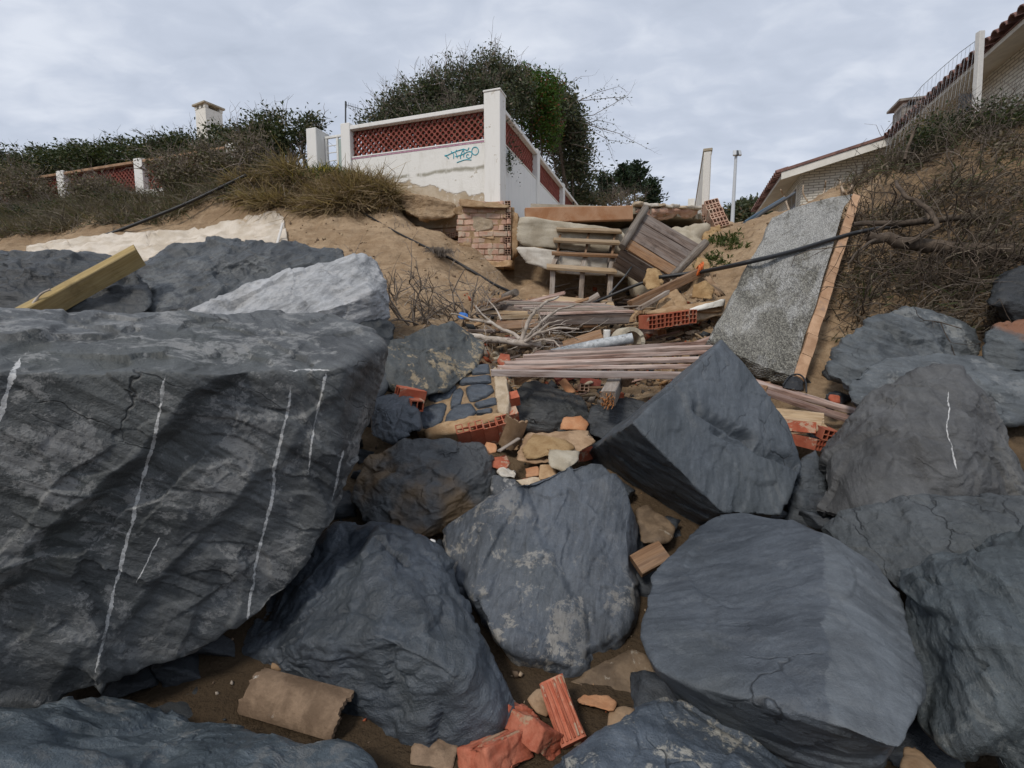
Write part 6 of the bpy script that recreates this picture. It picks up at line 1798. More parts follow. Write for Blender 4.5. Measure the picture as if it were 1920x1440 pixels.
# ------------------------------------------------------------------ bare shrubs on the sand and dead brush on the right bank
def bare(name, label, pts, seed, n=9, L=.6, r=.012, depth=2, mat='twig', lean=(0, -.2, .7)):
    rs = np.random.RandomState(seed); g = Geo(); base = on_ground(*pts[0])
    for (px, py) in pts:
        b = np.array(on_ground(px, py))
        for k in range(n):
            twig(g, rs, b + rs.normal(size=3) * np.array([.08, .05, 0]), rs.normal(size=3) * .7 + np.array(lean), L * rs.uniform(.5, 1.2), r, depth, .4, 4)
    o = put(name, g.mesh(name, base), M[mat], None, Matrix.Translation(base))
    return tag(o, label, 'shrub')
bare('bare_shrub', 'leafless dark shrub on the sand above the tan-crusted boulder', [(790, 610), (770, 600)], 51, 7, .55, .012)
bare('bare_shrub', 'leafless shrub on the sand below the brick pier', [(870, 600), (900, 585)], 52, 7, .55, .011)
bare('bare_shrub', 'sprawling leafless twigs beside the pale boulder', [(742, 580), (735, 560)], 53, 5, .45, .010)
bare('bare_shrub', 'low tangle of twigs in front of the fallen driftwood', [(850, 622), (830, 600)], 54, 6, .4, .008, mat='twig_dark')

rs = np.random.RandomState(61)
RB = scatter(4300, 1590, 2350, 4.6, 8.6, rs, lambda P, px: (P[:, 1] < np.interp(px, [1590, 1640, 1700, 1800, 2050], [8.6, 8.6, 8.4, 8.2, 8.0])) & (P[:, 1] > np.interp(px, [1590, 1620, 1700, 1900], [5.2, 5.0, 4.9, 4.7])) & (rs.rand(len(P)) < .3 + .7 * smooth(-.2, .2, gnoise(P * 1.1, 6))))
g = Geo(); n = len(RB)
d0 = rs.normal(size=(n, 3)) * .8 + np.array([-.1, -.55, .35])
for k in range(n):
    d = d0[k] / np.linalg.norm(d0[k]); L = rs.uniform(.15, .55); p = RB[k]; pts = [p]
    curl = rs.normal(size=3) * .5
    for s_ in range(4):
        d = d + curl * .35 + rs.normal(size=3) * .2 + np.array([0, 0, -.08]); d /= np.linalg.norm(d); pts.append(pts[-1] + d * L / 4)
    g.tube(pts, np.linspace(1, .4, 5) * rs.uniform(.0025, .008), 3)
for k in range(150):
    p = RB[rs.randint(n)]
    if p[2] > 3.7: continue
    twig(g, rs, p, rs.normal(size=3) * .8 + np.array([-.2, -.6, .3]), rs.uniform(.5, 1.0), rs.uniform(.007, .014), 2, .5, 4)
o = put('dead_brush', g.mesh('dead_brush'), M['twig_dark']); tag(o, 'tangled dead brush covering the right bank', 'brush', kind='stuff')
g = Geo()
for k in range(420):
    p = RB[rs.randint(n)]; L = rs.uniform(.3, .9); d = rs.normal(size=3) * .7 + np.array([0, -.6, .3]); d /= np.linalg.norm(d); pts = [p]
    for s_ in range(5): d = d + rs.normal(size=3) * .35; d /= np.linalg.norm(d); pts.append(pts[-1] + d * L / 5)
    g.tube(pts, np.linspace(.006, .002, 6), 3)
o = put('pale_twigs', g.mesh('pale_twigs'), M['twig']); tag(o, 'pale curling twigs caught in the dead brush', 'brush', kind='stuff')
RBs = RB[rs.rand(n) < .42]
o = blades('brush_litter', RBs, rs.uniform(.12, .4, len(RBs)), rs, M['brush'], np.array([0, -.6, .4]), (0, .6), 9, .006, spread=.12, wild=1.0)
tag(o, 'matted brown litter and grass among the dead brush', 'brush', kind='stuff')
RG = scatter(700, 1660, 1990, 6.5, 8.4, rs, lambda P, px: (P[:, 2] > 4.35))
o = blades('green_scrub', RG, rs.uniform(.10, .28, len(RG)), rs, M['grass_green'], np.array([0, -.3, .8]), (0, .6), 9, .010, tint_hi=.75, spread=.09)
tag(o, 'green scrub along the top of the right bank', 'scrub', kind='stuff')
for k, (px, py, Y, rx, ry, lab) in enumerate([(1760, 240, 7.4, 52, 20, 'grey-green scrub under the house eave'), (1870, 215, 7.0, 50, 20, 'green scrub at the foot of the fence post'), (1705, 305, 7.6, 36, 20, 'bare brown scrub at the top of the eroded bank'), (1860, 285, 6.7, 60, 26, 'brown scrub hanging over the right bank')]):
    b = at(px, py, Y); b.z = gz(b.x, b.y)
    plant('scrub_bush', lab, 'shrub', b, [lobe(px, py, Y, rx, ry), lobe(px - 20, py + 20, Y - .2, rx * .8, ry * .7)], 90, 16, .05, 'leaf_hedge' if k < 2 else 'brush', 260 + k, spread=.09, stems=6, stem_r=.010, twigs=36, twig_L=.28, bark='twig')
# fallen trunk
ft = thing('fallen_tree', 'dark fallen tree trunk lying across the dead brush', 'tree trunk', at(1750, 470, 5.6))
def limb(name, pts, r0, r1, parent=ft, mat='twig_dark', sides=9):
    P = [at(*q) for q in pts]; g = Geo(); rs = np.random.RandomState(len(pts) * 7 + int(r0 * 1000)); out = []
    for i in range(len(P) - 1):
        for f in (0, .33, .66): out.append(np.array(P[i].lerp(P[i+1], f)) + rs.normal(size=3) * r0 * .25)
    out.append(np.array(P[-1]))
    g.tube(out, np.linspace(r0, r1, len(out)) * (1 + rs.normal(size=len(out)) * .08), sides)
    put(name, g.mesh(name, W[parent].translation, True), M[mat], parent, W[parent])
limb('trunk', [(1625, 440, 5.55), (1680, 455, 5.5), (1740, 462, 5.5), (1800, 468, 5.4), (1960, 480, 5.3)], .055, .085)
limb('branch', [(1600, 420, 5.7), (1680, 418, 5.6), (1760, 412, 5.7), (1830, 408, 5.7), (1960, 400, 5.7)], .03, .04)
limb('branch', [(1700, 455, 5.4), (1760, 425, 5.4), (1748, 400, 5.5), (1720, 378, 5.7), (1695, 365, 5.8), (1680, 340, 6.1)], .03, .018)
limb('branch', [(1745, 412, 5.5), (1735, 390, 5.6), (1700, 372, 5.8)], .02, .014)
limb('branch', [(1640, 450, 5.4), (1610, 470, 5.1), (1590, 495, 4.95)], .018, .008)
limb('branch', [(1695, 300, 7.0), (1708, 262, 7.1), (1722, 230, 7.2)], .022, .014)
g = Geo(); rs = np.random.RandomState(66)
for k in range(50):
    q = at(rs.uniform(1600, 1900), rs.uniform(420, 560), rs.uniform(5.0, 5.4)); twig(g, rs, np.array(q), rs.normal(size=3) + np.array([-.2, -.5, -.1]), rs.uniform(.3, .7), .008, 1, .5, 3)
put('twigs', g.mesh('twigs', W[ft].translation), M['twig_dark'], ft, W[ft])
# pale roots above the slab
for k, (a_, lab) in enumerate([([(1462, 358), (1470, 375), (1476, 398)], 'pale root hanging beside the service pipes'), ([(1546, 342), (1544, 358), (1536, 376)], 'stout pale root above the aggregate slab, next to the long gap'), ([(1572, 340), (1574, 355), (1580, 370)], 'straight pale root above the middle of the slab top'), ([(1598, 338), (1594, 352), (1586, 366)], 'pale root above the coping corner'), ([(1504, 350), (1504, 365), (1512, 380)], 'thin pale root at the undercut turf')]):
    q = [on_ground(*p) + Vector((0, -.05, .02)) for p in a_]
    pipe('root', q, .018, M['twig_pale'], lab, 'root', sides=6)
# green weeds by the planter
RW = np.concatenate([np.array([tuple(on_ground(px + rs.normal() * 14, py + rs.normal() * 7)) for k in range(40)]) for px, py in ((1345, 452), (1330, 488), (1372, 455))])
o = blades('weeds', RW, rs.uniform(.05, .14, len(RW)), rs, M['grass_green'], np.array([0, -.3, .8]), (0, .6), 8, .010, tint_hi=.7, spread=.03)
tag(o, 'small green weeds on the sand beside the planter box', 'weeds', kind='stuff')
# ------------------------------------------------------------------ driftwood
dw = thing('driftwood', 'bleached forked driftwood branch lying on the rubble', 'driftwood', at(960, 645, 5.0))
def dlimb(name, pts, r0, r1): limb(name, pts, r0, r1, dw, 'drift', 8)
dlimb('trunk', [(886, 630, 4.95), (930, 638, 4.9), (990, 643, 4.85), (1015, 645, 4.85)], .034, .030)
dlimb('branch', [(977, 640, 4.88), (984, 618, 4.9), (992, 600, 4.92), (1004, 582, 4.95), (1027, 563, 5.0), (1048, 556, 5.05)], .026, .010)
dlimb('branch', [(984, 640, 4.85), (1000, 618, 4.8), (1022, 598, 4.8), (1048, 580, 4.85), (1080, 571, 4.9), (1111, 571, 4.95)], .018, .007)
dlimb('branch', [(984, 640, 4.83), (1007, 624, 4.75), (1048, 614, 4.7), (1086, 617, 4.7)], .017, .008)
dlimb('branch', [(1010, 622, 4.78), (1030, 605, 4.78), (1056, 600, 4.8)], .012, .005)
dlimb('branch', [(990, 642, 4.83), (1020, 636, 4.75), (1040, 640, 4.7), (1052, 652, 4.65)], .014, .006)
dlimb('branch', [(975, 634, 4.9), (944, 617, 5.0), (923, 607, 5.05), (882, 598, 5.1), (846, 588, 5.15)], .022, .009)
dlimb('branch', [(925, 607, 5.05), (905, 590, 5.15), (890, 572, 5.3)], .014, .005)
dlimb('branch', [(890, 632, 4.95), (865, 622, 4.9), (848, 611, 4.9)], .018, .008)
dlimb('branch', [(940, 600, 5.1), (930, 580, 5.25), (915, 562, 5.4)], .011, .006)
rs = np.random.RandomState(77); g = Geo()
for k in range(26):
    q = at(rs.uniform(890, 1040), rs.uniform(605, 650), 4.9 + rs.uniform(-.1, .3)); twig(g, rs, np.array(q), rs.normal(size=3) * np.array([1, .6, .5]), rs.uniform(.15, .4), .006, 1, .4, 3)
put('twigs', g.mesh('twigs', W[dw].translation), M['drift'], dw, W[dw])
o = log('log_stub', at(945, 557, 6.6), at(968, 548, 6.4), .05, M['wood_log'], None); tag(o, 'dark log stub at the lower end of the sand slope cable', 'log')

# ------------------------------------------------------------------ named rubble
R_ = lambda *a, **k: chunk(*a, **k)
R_('ochre_stone', 'pitted ochre stone under the planter box', [(1205, 530, 6.7), (1212, 503, 6.8), (1230, 500, 6.8), (1247, 520, 6.7), (1240, 540, 6.5), (1212, 545, 6.5)], .25, M['ochre'], 5, cat='stone', amp=.02, p=12)
R_('ochre_stone', 'cube-like ochre stone right of the timber beam', [(1296, 558, 6.1), (1300, 532, 6.2), (1322, 525, 6.2), (1340, 540, 6.15), (1335, 562, 6.0)], .25, M['ochre'], 5, cat='stone', amp=.012, p=22)
R_('ochre_stone', 'crumbling ochre block below the leaning brick pier', [(1313, 452, 8.6), (1325, 428, 8.8), (1350, 420, 8.8), (1358, 445, 8.6), (1330, 462, 8.4)], .3, M['ochre'], 5, cat='stone', amp=.02, p=14)
R_('ochre_stone', 'ochre stone half hidden by weeds beside the planter box', [(1300, 500, 7.0), (1308, 484, 7.1), (1328, 486, 7.1), (1332, 505, 6.9), (1312, 514, 6.8)], .25, M['ochre'], 4, cat='stone', amp=.02, p=12)
R_('ochre_rubble', 'orange crumbling masonry lump under the timber beam', [(1225, 585, 5.95), (1240, 552, 6.1), (1275, 545, 6.15), (1292, 568, 6.0), (1280, 590, 5.85)], .3, M['mortar_ochre'], 5, cat='rubble', amp=.03, p=9)
R_('tan_slab', 'tilted tan slab leaning on the sand above the wall fragment', [(1318, 520, 6.5), (1330, 516, 6.5), (1362, 555, 6.05), (1345, 560, 6.0)], .08, M['clay'], 4, cat='slab', p=30)
R_('sandstone_slab', 'large tan sandstone slab among the rubble above the upright boulder', [(962, 862, 3.35), (985, 812, 3.65), (1105, 806, 3.75), (1116, 828, 3.6), (1082, 846, 3.45), (1064, 862, 3.3), (1000, 870, 3.25)], .12, M['clay'], 5, cat='slab', amp=.012, p=22)
R_('sandstone_slab', 'smaller tan sandstone flag overlapping the large one', [(975, 842, 3.4), (1000, 812, 3.55), (1060, 822, 3.5), (1084, 842, 3.38), (1055, 850, 3.3), (985, 864, 3.25)], .05, M['ochre'], 4, cat='slab', amp=.01, p=22)
R_('ochre_block', 'brown block behind the sandstone slabs', [(1048, 806, 3.85), (1055, 782, 3.95), (1090, 778, 3.98), (1106, 795, 3.9), (1100, 810, 3.8)], .15, M['clay_orange'], 4, cat='brick', p=20)
R_('grey_flag', 'grey cement flag in front of the sandstone slabs', [(1030, 842, 3.3), (1088, 845, 3.3), (1086, 862, 3.2), (1060, 886, 3.0), (1030, 880, 3.05)], .05, M['concrete'], 4, cat='slab', p=30)
R_('yellow_brick', 'yellowish half brick below the grey cement flag', [(1012, 872, 3.2), (1044, 872, 3.2), (1044, 898, 3.05), (1010, 900, 3.05)], .1, M['mortar_ochre'], 4, cat='brick', p=28)
R_('orange_brick', 'orange brick end beside the yellowish half brick', [(984, 878, 3.2), (1010, 874, 3.2), (1012, 892, 3.1), (986, 895, 3.1)], .1, M['clay_orange'], 4, cat='brick', p=28)
R_('cream_slab', 'cream mortar slab against the top of the upright boulder', [(965, 900, 3.1), (1000, 893, 3.1), (1046, 900, 3.05), (1030, 912, 3.0), (985, 915, 2.98)], .08, M['mortar'], 4, cat='rubble', p=18)
R_('red_brick', 'rounded red brick below the orange tile shard', [(918, 876, 3.25), (922, 858, 3.35), (948, 853, 3.35), (958, 868, 3.28), (950, 882, 3.2)], .1, M['brick_red'], 4, cat='brick', p=14)
R_('tile_shard', 'orange tile shard beside the ochre-stained boulder', [(906, 838, 3.5), (912, 828, 3.55), (930, 832, 3.5), (932, 848, 3.42), (912, 853, 3.4)], .06, M['clay_orange'], 4, cat='tile', p=18)
R_('white_rubble', 'white crusted lump above the small crusted stone', [(932, 884, 3.2), (945, 876, 3.25), (972, 884, 3.2), (968, 896, 3.1), (940, 894, 3.1)], .08, M['concrete_pale'], 4, cat='rubble', p=9, amp=.02)
shell('curved_tile', 'curved clay tile standing beside the stone-faced chunk', at(962, 806, 3.68), (.3, -.35, 1), .075, .092, .26, 2.6, 5.2, M['clay'], 'tile')
o = beam('wood_sliver', at(936, 846, 3.3), at(972, 822, 3.5), .03, .012, M['wood_grey']); tag(o, 'thin wood sliver beside the sandstone slab', 'stick')
R_('orange_stone', 'orange-pink broken stone wedged above the low flaked boulder', [(758, 1030, 2.5), (775, 1008, 2.55), (792, 1003, 2.56), (812, 1022, 2.52), (806, 1056, 2.42), (780, 1048, 2.42)], .15, M['brick_coral'], 4, cat='stone', p=16, amp=.015)
R_('white_pebble', 'white pebble beside the orange-pink stone', [(800, 1018, 2.53), (808, 1010, 2.55), (818, 1013, 2.55), (816, 1024, 2.52), (806, 1028, 2.5)], .04, M['pvc'], 3, cat='pebble', p=8)
R_('red_brick', 'red brick lump beside the driftwood trunk', [(932, 678, 4.55), (938, 662, 4.65), (956, 664, 4.65), (958, 680, 4.5), (940, 690, 4.45)], .1, M['brick_red'], 4, cat='brick', p=20)
o = beam('clay_board', at(1192, 1062, 2.5), at(1246, 1034, 2.55), .12, .05, M['wood_brown'], None, up=(0, -.7, 1)); tag(o, 'brown board end between the upright boulder and the broad smooth boulder', 'board')
R_('brown_stone', 'brown earthy stone between the upright boulder and the cracked block', [(1188, 955, 2.95), (1215, 945, 3.0), (1268, 990, 2.85), (1255, 1025, 2.7), (1200, 1025, 2.7)], .2, M['stone_brown'], 4, cat='stone', p=9, amp=.02)
R_('red_tile', 'red tile above the pair of red-stained slats', [(1552, 748, 3.95), (1556, 740, 4.0), (1574, 742, 4.0), (1576, 758, 3.9), (1560, 756, 3.9)], .04, M['brick_red'], 3, cat='tile', p=24)
pipe('looped_cable', [at(1468, 722, 4.0), at(1480, 706, 4.1), at(1498, 702, 4.1), at(1510, 714, 4.0), at(1512, 736, 3.9)], .007, M['rubber'], 'thin black cable looped below the slab corner', 'cable', sides=6)
R_('black_bag', 'crumpled black plastic below the slab corner', [(1464, 728, 4.0), (1475, 708, 4.1), (1495, 704, 4.1), (1508, 716, 4.05), (1505, 735, 3.95)], .12, M['rubber'], 4, cat='plastic', p=7, amp=.02)
R_('blue_rag', 'crumpled blue plastic rag beside the driftwood', [(857, 594, 5.4), (862, 586, 5.45), (876, 588, 5.45), (878, 597, 5.4), (866, 599, 5.35)], .05, M['blue'], 4, cat='rag', p=7, amp=.02)

# front: clay tile, bricks, shards on the wet sand
shell('curved_tile', 'long curved clay roof tile with barnacled edge on the wet sand', at(558, 1322, 1.84) + Vector((0, .05, -.06)), at(668, 1348, 1.76) - at(450, 1288, 1.92), .098, .118, .46, .72, math.pi - .66, M['barnacle'], 'tile', up=(0, -.62, 1))
R_('barnacled_shard', 'barnacled tile shard standing in the wet sand beside the coral bricks', [(766, 1436, 1.62), (772, 1375, 1.76), (800, 1350, 1.80), (850, 1378, 1.76), (862, 1400, 1.70), (848, 1450, 1.6)], .05, M['barnacle'], 5, cat='tile', p=18, amp=.008)
def broken_brick(name, label, px, py, Y, dims, rot, mat, seed, ribs=0, cat='brick'):
    q = at(px, py, Y); Rm = Matrix.Rotation(rot[2], 4, 'Z') @ Matrix.Rotation(rot[1], 4, 'Y') @ Matrix.Rotation(rot[0], 4, 'X')
    o = thing(name, label, cat, q)
    P = [tuple(q + (Rm @ Vector((x * dims[0] / 2, y * dims[1] / 2, z * dims[2] / 2)))) for x in (-1, 1) for y in (-1, 1) for z in (-1, 1)]
    chunk('brick_body', '', None, 0, M[mat], 5, o, p=50, amp=.006, seed=seed, chips=7, facet=.7, world=P)
    for k in range(ribs):
        w = dims[1] / (ribs + .5)
        put('rib', beam_mesh(dims[0] * .8, w * .45, .008, 4, .003, .002, random.Random(k), .02), M[mat], o, Matrix.Translation(q) @ Rm @ Matrix.Translation((0, -dims[1] * .42 + w * k, dims[2] / 2 - .001)))
    return o
broken_brick('coral_brick', 'broken coral-red brick with a sandy patch, lowest of the brick pile', 930, 1412, 1.66, (.24, .17, .10), (-.55, .25, .75), 'brick_coral', 3.3, 4)
broken_brick('coral_brick', 'broken coral-red brick leaning on the ridged brick', 1000, 1372, 1.74, (.20, .15, .09), (-.7, -.1, -.85), 'brick_coral', 5.6)
broken_brick('coral_brick', 'small broken coral brick end between its larger neighbours', 962, 1340, 1.84, (.13, .10, .08), (-.4, .5, .4), 'brick_coral', 7.1)
broken_brick('coral_brick', 'dark red brick stub behind the coral brick pile', 905, 1372, 1.80, (.12, .10, .08), (-.3, -.5, 1.2), 'brick_red', 9.4, 3)
rb = thing('ridged_brick', 'ridged red brick standing on end in the coral brick pile', 'brick', at(1070, 1400, 1.8))
A, B = at(1078, 1395, 1.72), at(1034, 1278, 1.90)
mr = frame(A, B, (0, -1, .6))
put('brick_body', beam_mesh((B - A).length, .105, .09, 4, .003, .008, random.Random(2)), M['brick_coral'], rb, mr)
for k in range(6):
    put('rib', beam_mesh((B - A).length - .02, .009, .012, 3, .002, .002, random.Random(k)), M['brick_red'], rb, mr @ Matrix.Translation((0, -.042 + k * .017, .047)))
R_('tan_shard', 'sandy tan shard behind the ridged brick', [(988, 1312, 1.9), (1005, 1290, 1.95), (1022, 1290, 1.95), (1034, 1330, 1.86), (1025, 1345, 1.82), (1005, 1335, 1.85)], .06, M['clay'], 4, cat='tile', p=18)
R_('tile_shard', 'curved brown tile shard right of the ridged brick', [(1078, 1312, 1.92), (1095, 1300, 1.95), (1140, 1304, 1.94), (1160, 1318, 1.9), (1150, 1334, 1.86), (1110, 1325, 1.88)], .04, M['clay_orange'], 4, cat='tile', p=18)
R_('tile_shard', 'brown rounded shard against the lichen-speckled boulder', [(1135, 1365, 1.8), (1145, 1332, 1.88), (1170, 1324, 1.9), (1192, 1332, 1.88), (1170, 1362, 1.8), (1150, 1378, 1.76)], .06, M['clay'], 4, cat='tile', p=12)
R_('brown_slab', 'wet brown stone slab with a barnacled rim under the upright boulder', [(1062, 1278, 2.05), (1120, 1262, 2.1), (1180, 1215, 2.2), (1215, 1225, 2.15), (1240, 1290, 2.0), (1215, 1312, 1.96), (1130, 1295, 2.0)], .08, M['stone_brown'], 5, cat='stone', p=16, amp=.01)
R_('tan_stone', 'tan stone tucked under the broad smooth boulder', [(1688, 1450, 1.38), (1695, 1400, 1.5), (1715, 1392, 1.52), (1762, 1445, 1.4), (1740, 1480, 1.3)], .12, M['clay'], 4, cat='stone', p=14)
R_('shell_fragment', 'small tan shell fragment above the long curved tile', [(508, 1252, 2.08), (512, 1238, 2.12), (528, 1238, 2.12), (538, 1252, 2.08), (528, 1258, 2.06)], .02, M['clay'], 3, cat='shell', p=8)

# ------------------------------------------------------------------ strewn rubble in the gully and stones in the crevices
ZONES = [(1000, 1210, 500, 580, 'below the wooden steps'), (1210, 1400, 480, 570, 'around the brown timber beam'), (860, 1030, 540, 660, 'around the driftwood'), (1030, 1200, 580, 665, 'between the two deck panels'),
         (1200, 1400, 570, 690, 'below the fallen wall fragment'), (740, 930, 640, 840, 'beside the stone-faced chunk'), (900, 1000, 640, 720, 'at the left end of the slatted panel'), (930, 1260, 690, 790, 'in the hollow under the slatted panel'), (890, 1120, 780, 930, 'around the sandstone slabs'), (1380, 1620, 690, 860, 'under the pair of red-stained slats')]
def zone(px, py):
    for x0, x1, y0, y1, t_ in ZONES:
        if x0 <= px <= x1 and y0 <= py <= y1: return t_
    return 'on the sand among the boulders'
rn = random.Random(21)
WORD = {'brick_red': 'red brick', 'clay': 'tan stone', 'mortar_ochre': 'ochre mortar', 'brick_old': 'pink brick', 'clay_orange': 'orange brick', 'mortar': 'pale mortar', 'concrete': 'grey concrete', 'terracotta': 'dark terracotta',
        'wood_grey': 'grey', 'wood_pale': 'pale', 'wood_brown': 'brown', 'wood_red': 'red-stained', 'wood_dark': 'dark'}
for k in range(78):
    px, py = (rn.uniform(880, 1330), rn.uniform(590, 830)) if k % 4 else (rn.uniform(900, 1110), rn.uniform(780, 920))
    q = on_ground(px, py)
    s = rn.uniform(.035, .11)
    mt = ['brick_red', 'clay', 'mortar_ochre', 'brick_old', 'clay_orange', 'mortar', 'concrete', 'terracotta'][k % 8]
    P = [tuple(q + Vector((rn.uniform(-1, 1) * s, rn.uniform(-1, 1) * s, rn.uniform(-.2, 1) * s * .7))) for _ in range(9)]
    chunk('rubble_piece', 'broken lump of %s %s' % (WORD[mt], zone(px, py)), None, 0, M[mt], 3, None, 'rubble', 'rubble strewn in the gully', p=24, amp=.004, world=P)
hb = [hollow_mesh(.22, .10, .075, 2, 2), hollow_mesh(.20, .11, .06, 3, 1), hollow_mesh(.14, .10, .075, 2, 2)]
for k in range(26):
    px, py = (rn.uniform(900, 1330), rn.uniform(600, 800)) if k % 3 else (rn.uniform(930, 1150), rn.uniform(720, 860))
    q = on_ground(px, py)
    m = ['brick_red', 'clay_orange', 'brick_old', 'terracotta'][k % 4]
    me = hb[k % 3].copy()
    o = put('hollow_brick', me, M[m], None, Matrix.Translation(q + Vector((0, -.02, .045))) @ Matrix.Rotation(rn.uniform(0, 6.3), 4, 'Z') @ Matrix.Rotation(rn.uniform(-.6, .6), 4, 'X') @ Matrix.Rotation(rn.uniform(-.4, .4), 4, 'Y'))
    tag(o, '%s hollow brick tumbled %s' % (WORD[m].split()[0], zone(px, py)), 'brick', 'hollow bricks tumbled in the gully')
for k in range(120):
    big = k % 3 == 0
    px, py = ((rn.uniform(900, 1340), rn.uniform(560, 660)) if k % 2 else (rn.uniform(890, 1340), rn.uniform(575, 770))) if k % 5 else (rn.uniform(1040, 1240), rn.uniform(530, 590))
    q = on_ground(px, py); a_ = rn.uniform(-.55, .55) + (1.2 if rn.random() < .2 else 0); L = rn.uniform(.5, 1.1) if big else rn.uniform(.15, .5)
    d_ = Vector((math.cos(a_), math.sin(a_), rn.uniform(-.1, .3))) * L / 2
    mt = ['wood_grey', 'wood_pale', 'wood_brown', 'wood_red', 'wood_dark'][k % 5]
    o = beam('broken_plank' if big else 'wood_scrap', q - d_ + Vector((0, 0, .07)), q + d_ + Vector((0, 0, .07)), rn.uniform(.06, .13) if big else rn.uniform(.02, .07), rn.uniform(.014, .035), M[mt], None, up=(rn.uniform(-.5, .5), rn.uniform(-.8, .2), 1), ragged=.02)
    tag(o, '%s %s %s' % (WORD[mt], 'broken plank' if big else 'scrap of wood', zone(px, py)), 'plank' if big else 'wood scrap', 'broken planks in the gully' if big else 'wood scraps in the rubble')
for k in range(9):
    px, py = [(990, 730), (1060, 735), (1180, 728), (1010, 652), (1110, 660), (1240, 640), (960, 850), (900, 700), (1290, 625)][k]
    q = on_ground(px, py)
    shell('tile_shard', '%s curved tile shard %s' % (['tan', 'orange', 'narrow tan', 'short orange', 'long tan', 'small orange'][k % 6], zone(px, py)), q + Vector((0, 0, .03)), (rn.uniform(-1, 1), rn.uniform(-1, 1), rn.uniform(-.4, .4)), .06, .075, rn.uniform(.12, .28), .2, rn.uniform(1.6, 2.8), M[['clay', 'clay_orange'][k % 2]], 'tile')
M['crevice'] = m_rock('gap_shade_slate', (.016, .019, .023), (.045, .052, .060), (.16, .16, .16), .2, .55, (.2, .1, 1), flecks=.3)  # near-black tone puts the shade of the gaps into the stones' colour
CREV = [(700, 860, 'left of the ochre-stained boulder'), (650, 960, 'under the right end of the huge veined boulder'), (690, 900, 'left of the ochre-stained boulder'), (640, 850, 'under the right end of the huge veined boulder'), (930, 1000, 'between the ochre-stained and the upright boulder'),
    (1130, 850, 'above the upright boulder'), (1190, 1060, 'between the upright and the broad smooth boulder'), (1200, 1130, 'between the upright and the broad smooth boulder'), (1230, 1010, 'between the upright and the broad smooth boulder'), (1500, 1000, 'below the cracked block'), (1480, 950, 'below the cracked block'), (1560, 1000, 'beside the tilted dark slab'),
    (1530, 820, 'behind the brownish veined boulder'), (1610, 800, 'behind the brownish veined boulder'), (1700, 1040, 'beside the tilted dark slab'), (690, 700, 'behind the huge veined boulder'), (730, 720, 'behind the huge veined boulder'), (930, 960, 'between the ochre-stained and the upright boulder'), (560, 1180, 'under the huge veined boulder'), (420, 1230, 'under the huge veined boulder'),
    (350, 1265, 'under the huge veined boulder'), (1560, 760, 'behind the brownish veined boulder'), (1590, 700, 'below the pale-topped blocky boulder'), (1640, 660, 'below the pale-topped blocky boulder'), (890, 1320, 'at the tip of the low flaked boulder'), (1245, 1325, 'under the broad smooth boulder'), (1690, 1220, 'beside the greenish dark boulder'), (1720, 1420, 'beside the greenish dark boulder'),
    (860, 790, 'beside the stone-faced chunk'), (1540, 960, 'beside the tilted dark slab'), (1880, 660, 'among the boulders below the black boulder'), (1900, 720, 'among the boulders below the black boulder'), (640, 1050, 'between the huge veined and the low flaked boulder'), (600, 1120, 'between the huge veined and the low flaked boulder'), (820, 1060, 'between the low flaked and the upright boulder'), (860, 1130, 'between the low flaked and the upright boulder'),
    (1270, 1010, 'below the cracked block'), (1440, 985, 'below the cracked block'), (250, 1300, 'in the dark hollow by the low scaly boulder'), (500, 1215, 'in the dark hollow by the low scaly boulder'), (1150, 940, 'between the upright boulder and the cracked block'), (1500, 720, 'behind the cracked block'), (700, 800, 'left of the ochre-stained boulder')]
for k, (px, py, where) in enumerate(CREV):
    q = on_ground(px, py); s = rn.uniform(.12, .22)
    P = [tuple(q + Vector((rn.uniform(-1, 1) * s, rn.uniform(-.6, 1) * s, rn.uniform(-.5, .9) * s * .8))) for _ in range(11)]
    chunk('crevice_stone', 'small slate stone coloured dark as gap shade, wedged %s' % where, None, 0, M['crevice'], 4, None, 'stone', 'stones in the gaps', p=22, amp=.012, strata=.012, world=P)

# ------------------------------------------------------------------ fine litter: chips of brick, wood, sand clods (nobody could count it)
def litter(name, label, cat, n, px, py, sizes, mats, seed, flat=.6):
    rs = np.random.RandomState(seed)
    base = np.array([(1, 0, 0), (-1, 0, 0), (0, 1, 0), (0, -1, 0), (0, 0, 1), (0, 0, -1)], float)
    tri = np.array([(0, 2, 4), (2, 1, 4), (1, 3, 4), (3, 0, 4), (2, 0, 5), (1, 2, 5), (3, 1, 5), (0, 3, 5)])
    V, F, S = [], [], []
    for k in range(n):
        q = on_ground_fast(rs.uniform(*px), rs.uniform(*py))
        if q is None: continue
        s = rs.uniform(*sizes) * (.4 + rs.rand() ** 3 * 1.6)
        A, _ = np.linalg.qr(rs.normal(size=(3, 3)))
        v = (base * rs.uniform(.5, 1.2, (6, 1)) * s * np.array([1.3, .9, flat])) @ A.T + q + np.array([0, 0, s * .3])
        F.append(tri + len(V) * 6); V.append(v); S.append(np.full(6, rs.rand()))
    me = mesh_np(name, np.concatenate(V), np.concatenate(F))
    a = me.attributes.new('shade', 'FLOAT', 'POINT'); a.data.foreach_set('value', np.concatenate(S).astype(np.float32))
    o = put(name, me, mats); tag(o, label, cat, kind='stuff')
_Ys = np.linspace(1.5, 12, 220)
def on_ground_fast(px, py):
    u, v = (px - 960.0) / FPX, (720.0 - py) / FPX
    d = Vector((u, CP + v * SP, -SP + v * CP)); d /= d.y
    g = ground_z(d.x * _Ys, _Ys, False); z = EYE + d.z * _Ys
    h = np.nonzero(z <= g)[0]
    if not len(h): return None
    Y = _Ys[h[0]]; return np.array([d.x * Y, Y, gz(d.x * Y, Y)])
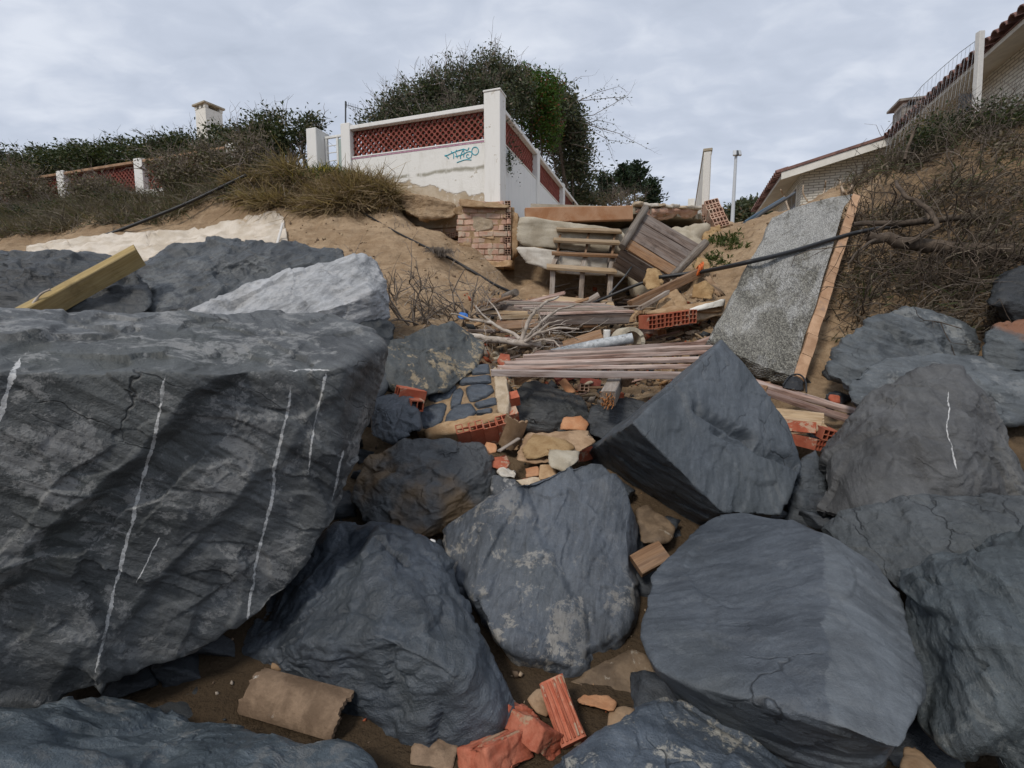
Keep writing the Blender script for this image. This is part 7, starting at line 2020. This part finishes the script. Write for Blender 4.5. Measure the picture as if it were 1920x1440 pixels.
def m_litter(name, cols):
    t = NT(name); r = t.node('ShaderNodeValToRGB'); r.color_ramp.interpolation = 'CONSTANT'
    r.color_ramp.elements.remove(r.color_ramp.elements[1])
    for k, c in enumerate(cols):
        e = r.color_ramp.elements[0] if k == 0 else r.color_ramp.elements.new(k / len(cols))
        e.color = (*c, 1)
    t.link(t.attr('shade'), r.inputs[0])
    return t.done(t.mulc(r.outputs[0], t.mix(t.noise(t.obj, 60, 4), (.7, .7, .7), (1.25, 1.25, 1.25))), .9, None, .15)
M['litter'] = m_litter('rubble_litter', [(.36, .10, .05), (.30, .20, .12), (.42, .32, .22), (.22, .16, .11), (.10, .085, .07), (.40, .24, .12), (.34, .29, .24), (.14, .10, .07), (.05, .055, .06)])
M['clods'] = m_litter('sand_clods', [(.33, .24, .15), (.24, .165, .10), (.40, .30, .19), (.17, .12, .08)])
litter('rubble_litter', 'crushed brick, mortar and splinters strewn through the gully', 'rubble', 2400, (870, 1345), (555, 820), (.02, .045), M['litter'], 5)
litter('rubble_litter', 'crushed brick and shell grit between the boulders', 'rubble', 500, (400, 1560), (840, 1420), (.008, .02), M['litter'], 6)
litter('sand_clods', 'crumbs and clods of sand on the eroded slopes', 'sand', 900, (520, 960), (385, 610), (.006, .022), M['clods'], 7, .5)
litter('sand_clods', 'crumbs of sand on the bank around the fallen slab', 'sand', 700, (1300, 1950), (330, 620), (.008, .03), M['clods'], 8, .5)
rs = np.random.RandomState(91); g = Geo()
for k in range(420):
    q = on_ground_fast(rs.uniform(740, 1345), rs.uniform(480, 800) if k % 3 else rs.uniform(560, 700))
    if q is None: continue
    d = rs.normal(size=3) * np.array([1, .7, .25]); d /= np.linalg.norm(d); L = rs.uniform(.08, .35); p = q + np.array([0, 0, .02])
    g.tube([p - d * L / 2, p + rs.normal(size=3) * .015, p + d * L / 2], np.array([1, .9, .5]) * rs.uniform(.002, .005), 3)
o = put('twig_litter', g.mesh('twig_litter'), M['drift']); tag(o, 'dry twigs strewn over the sand and rubble', 'twigs', kind='stuff')
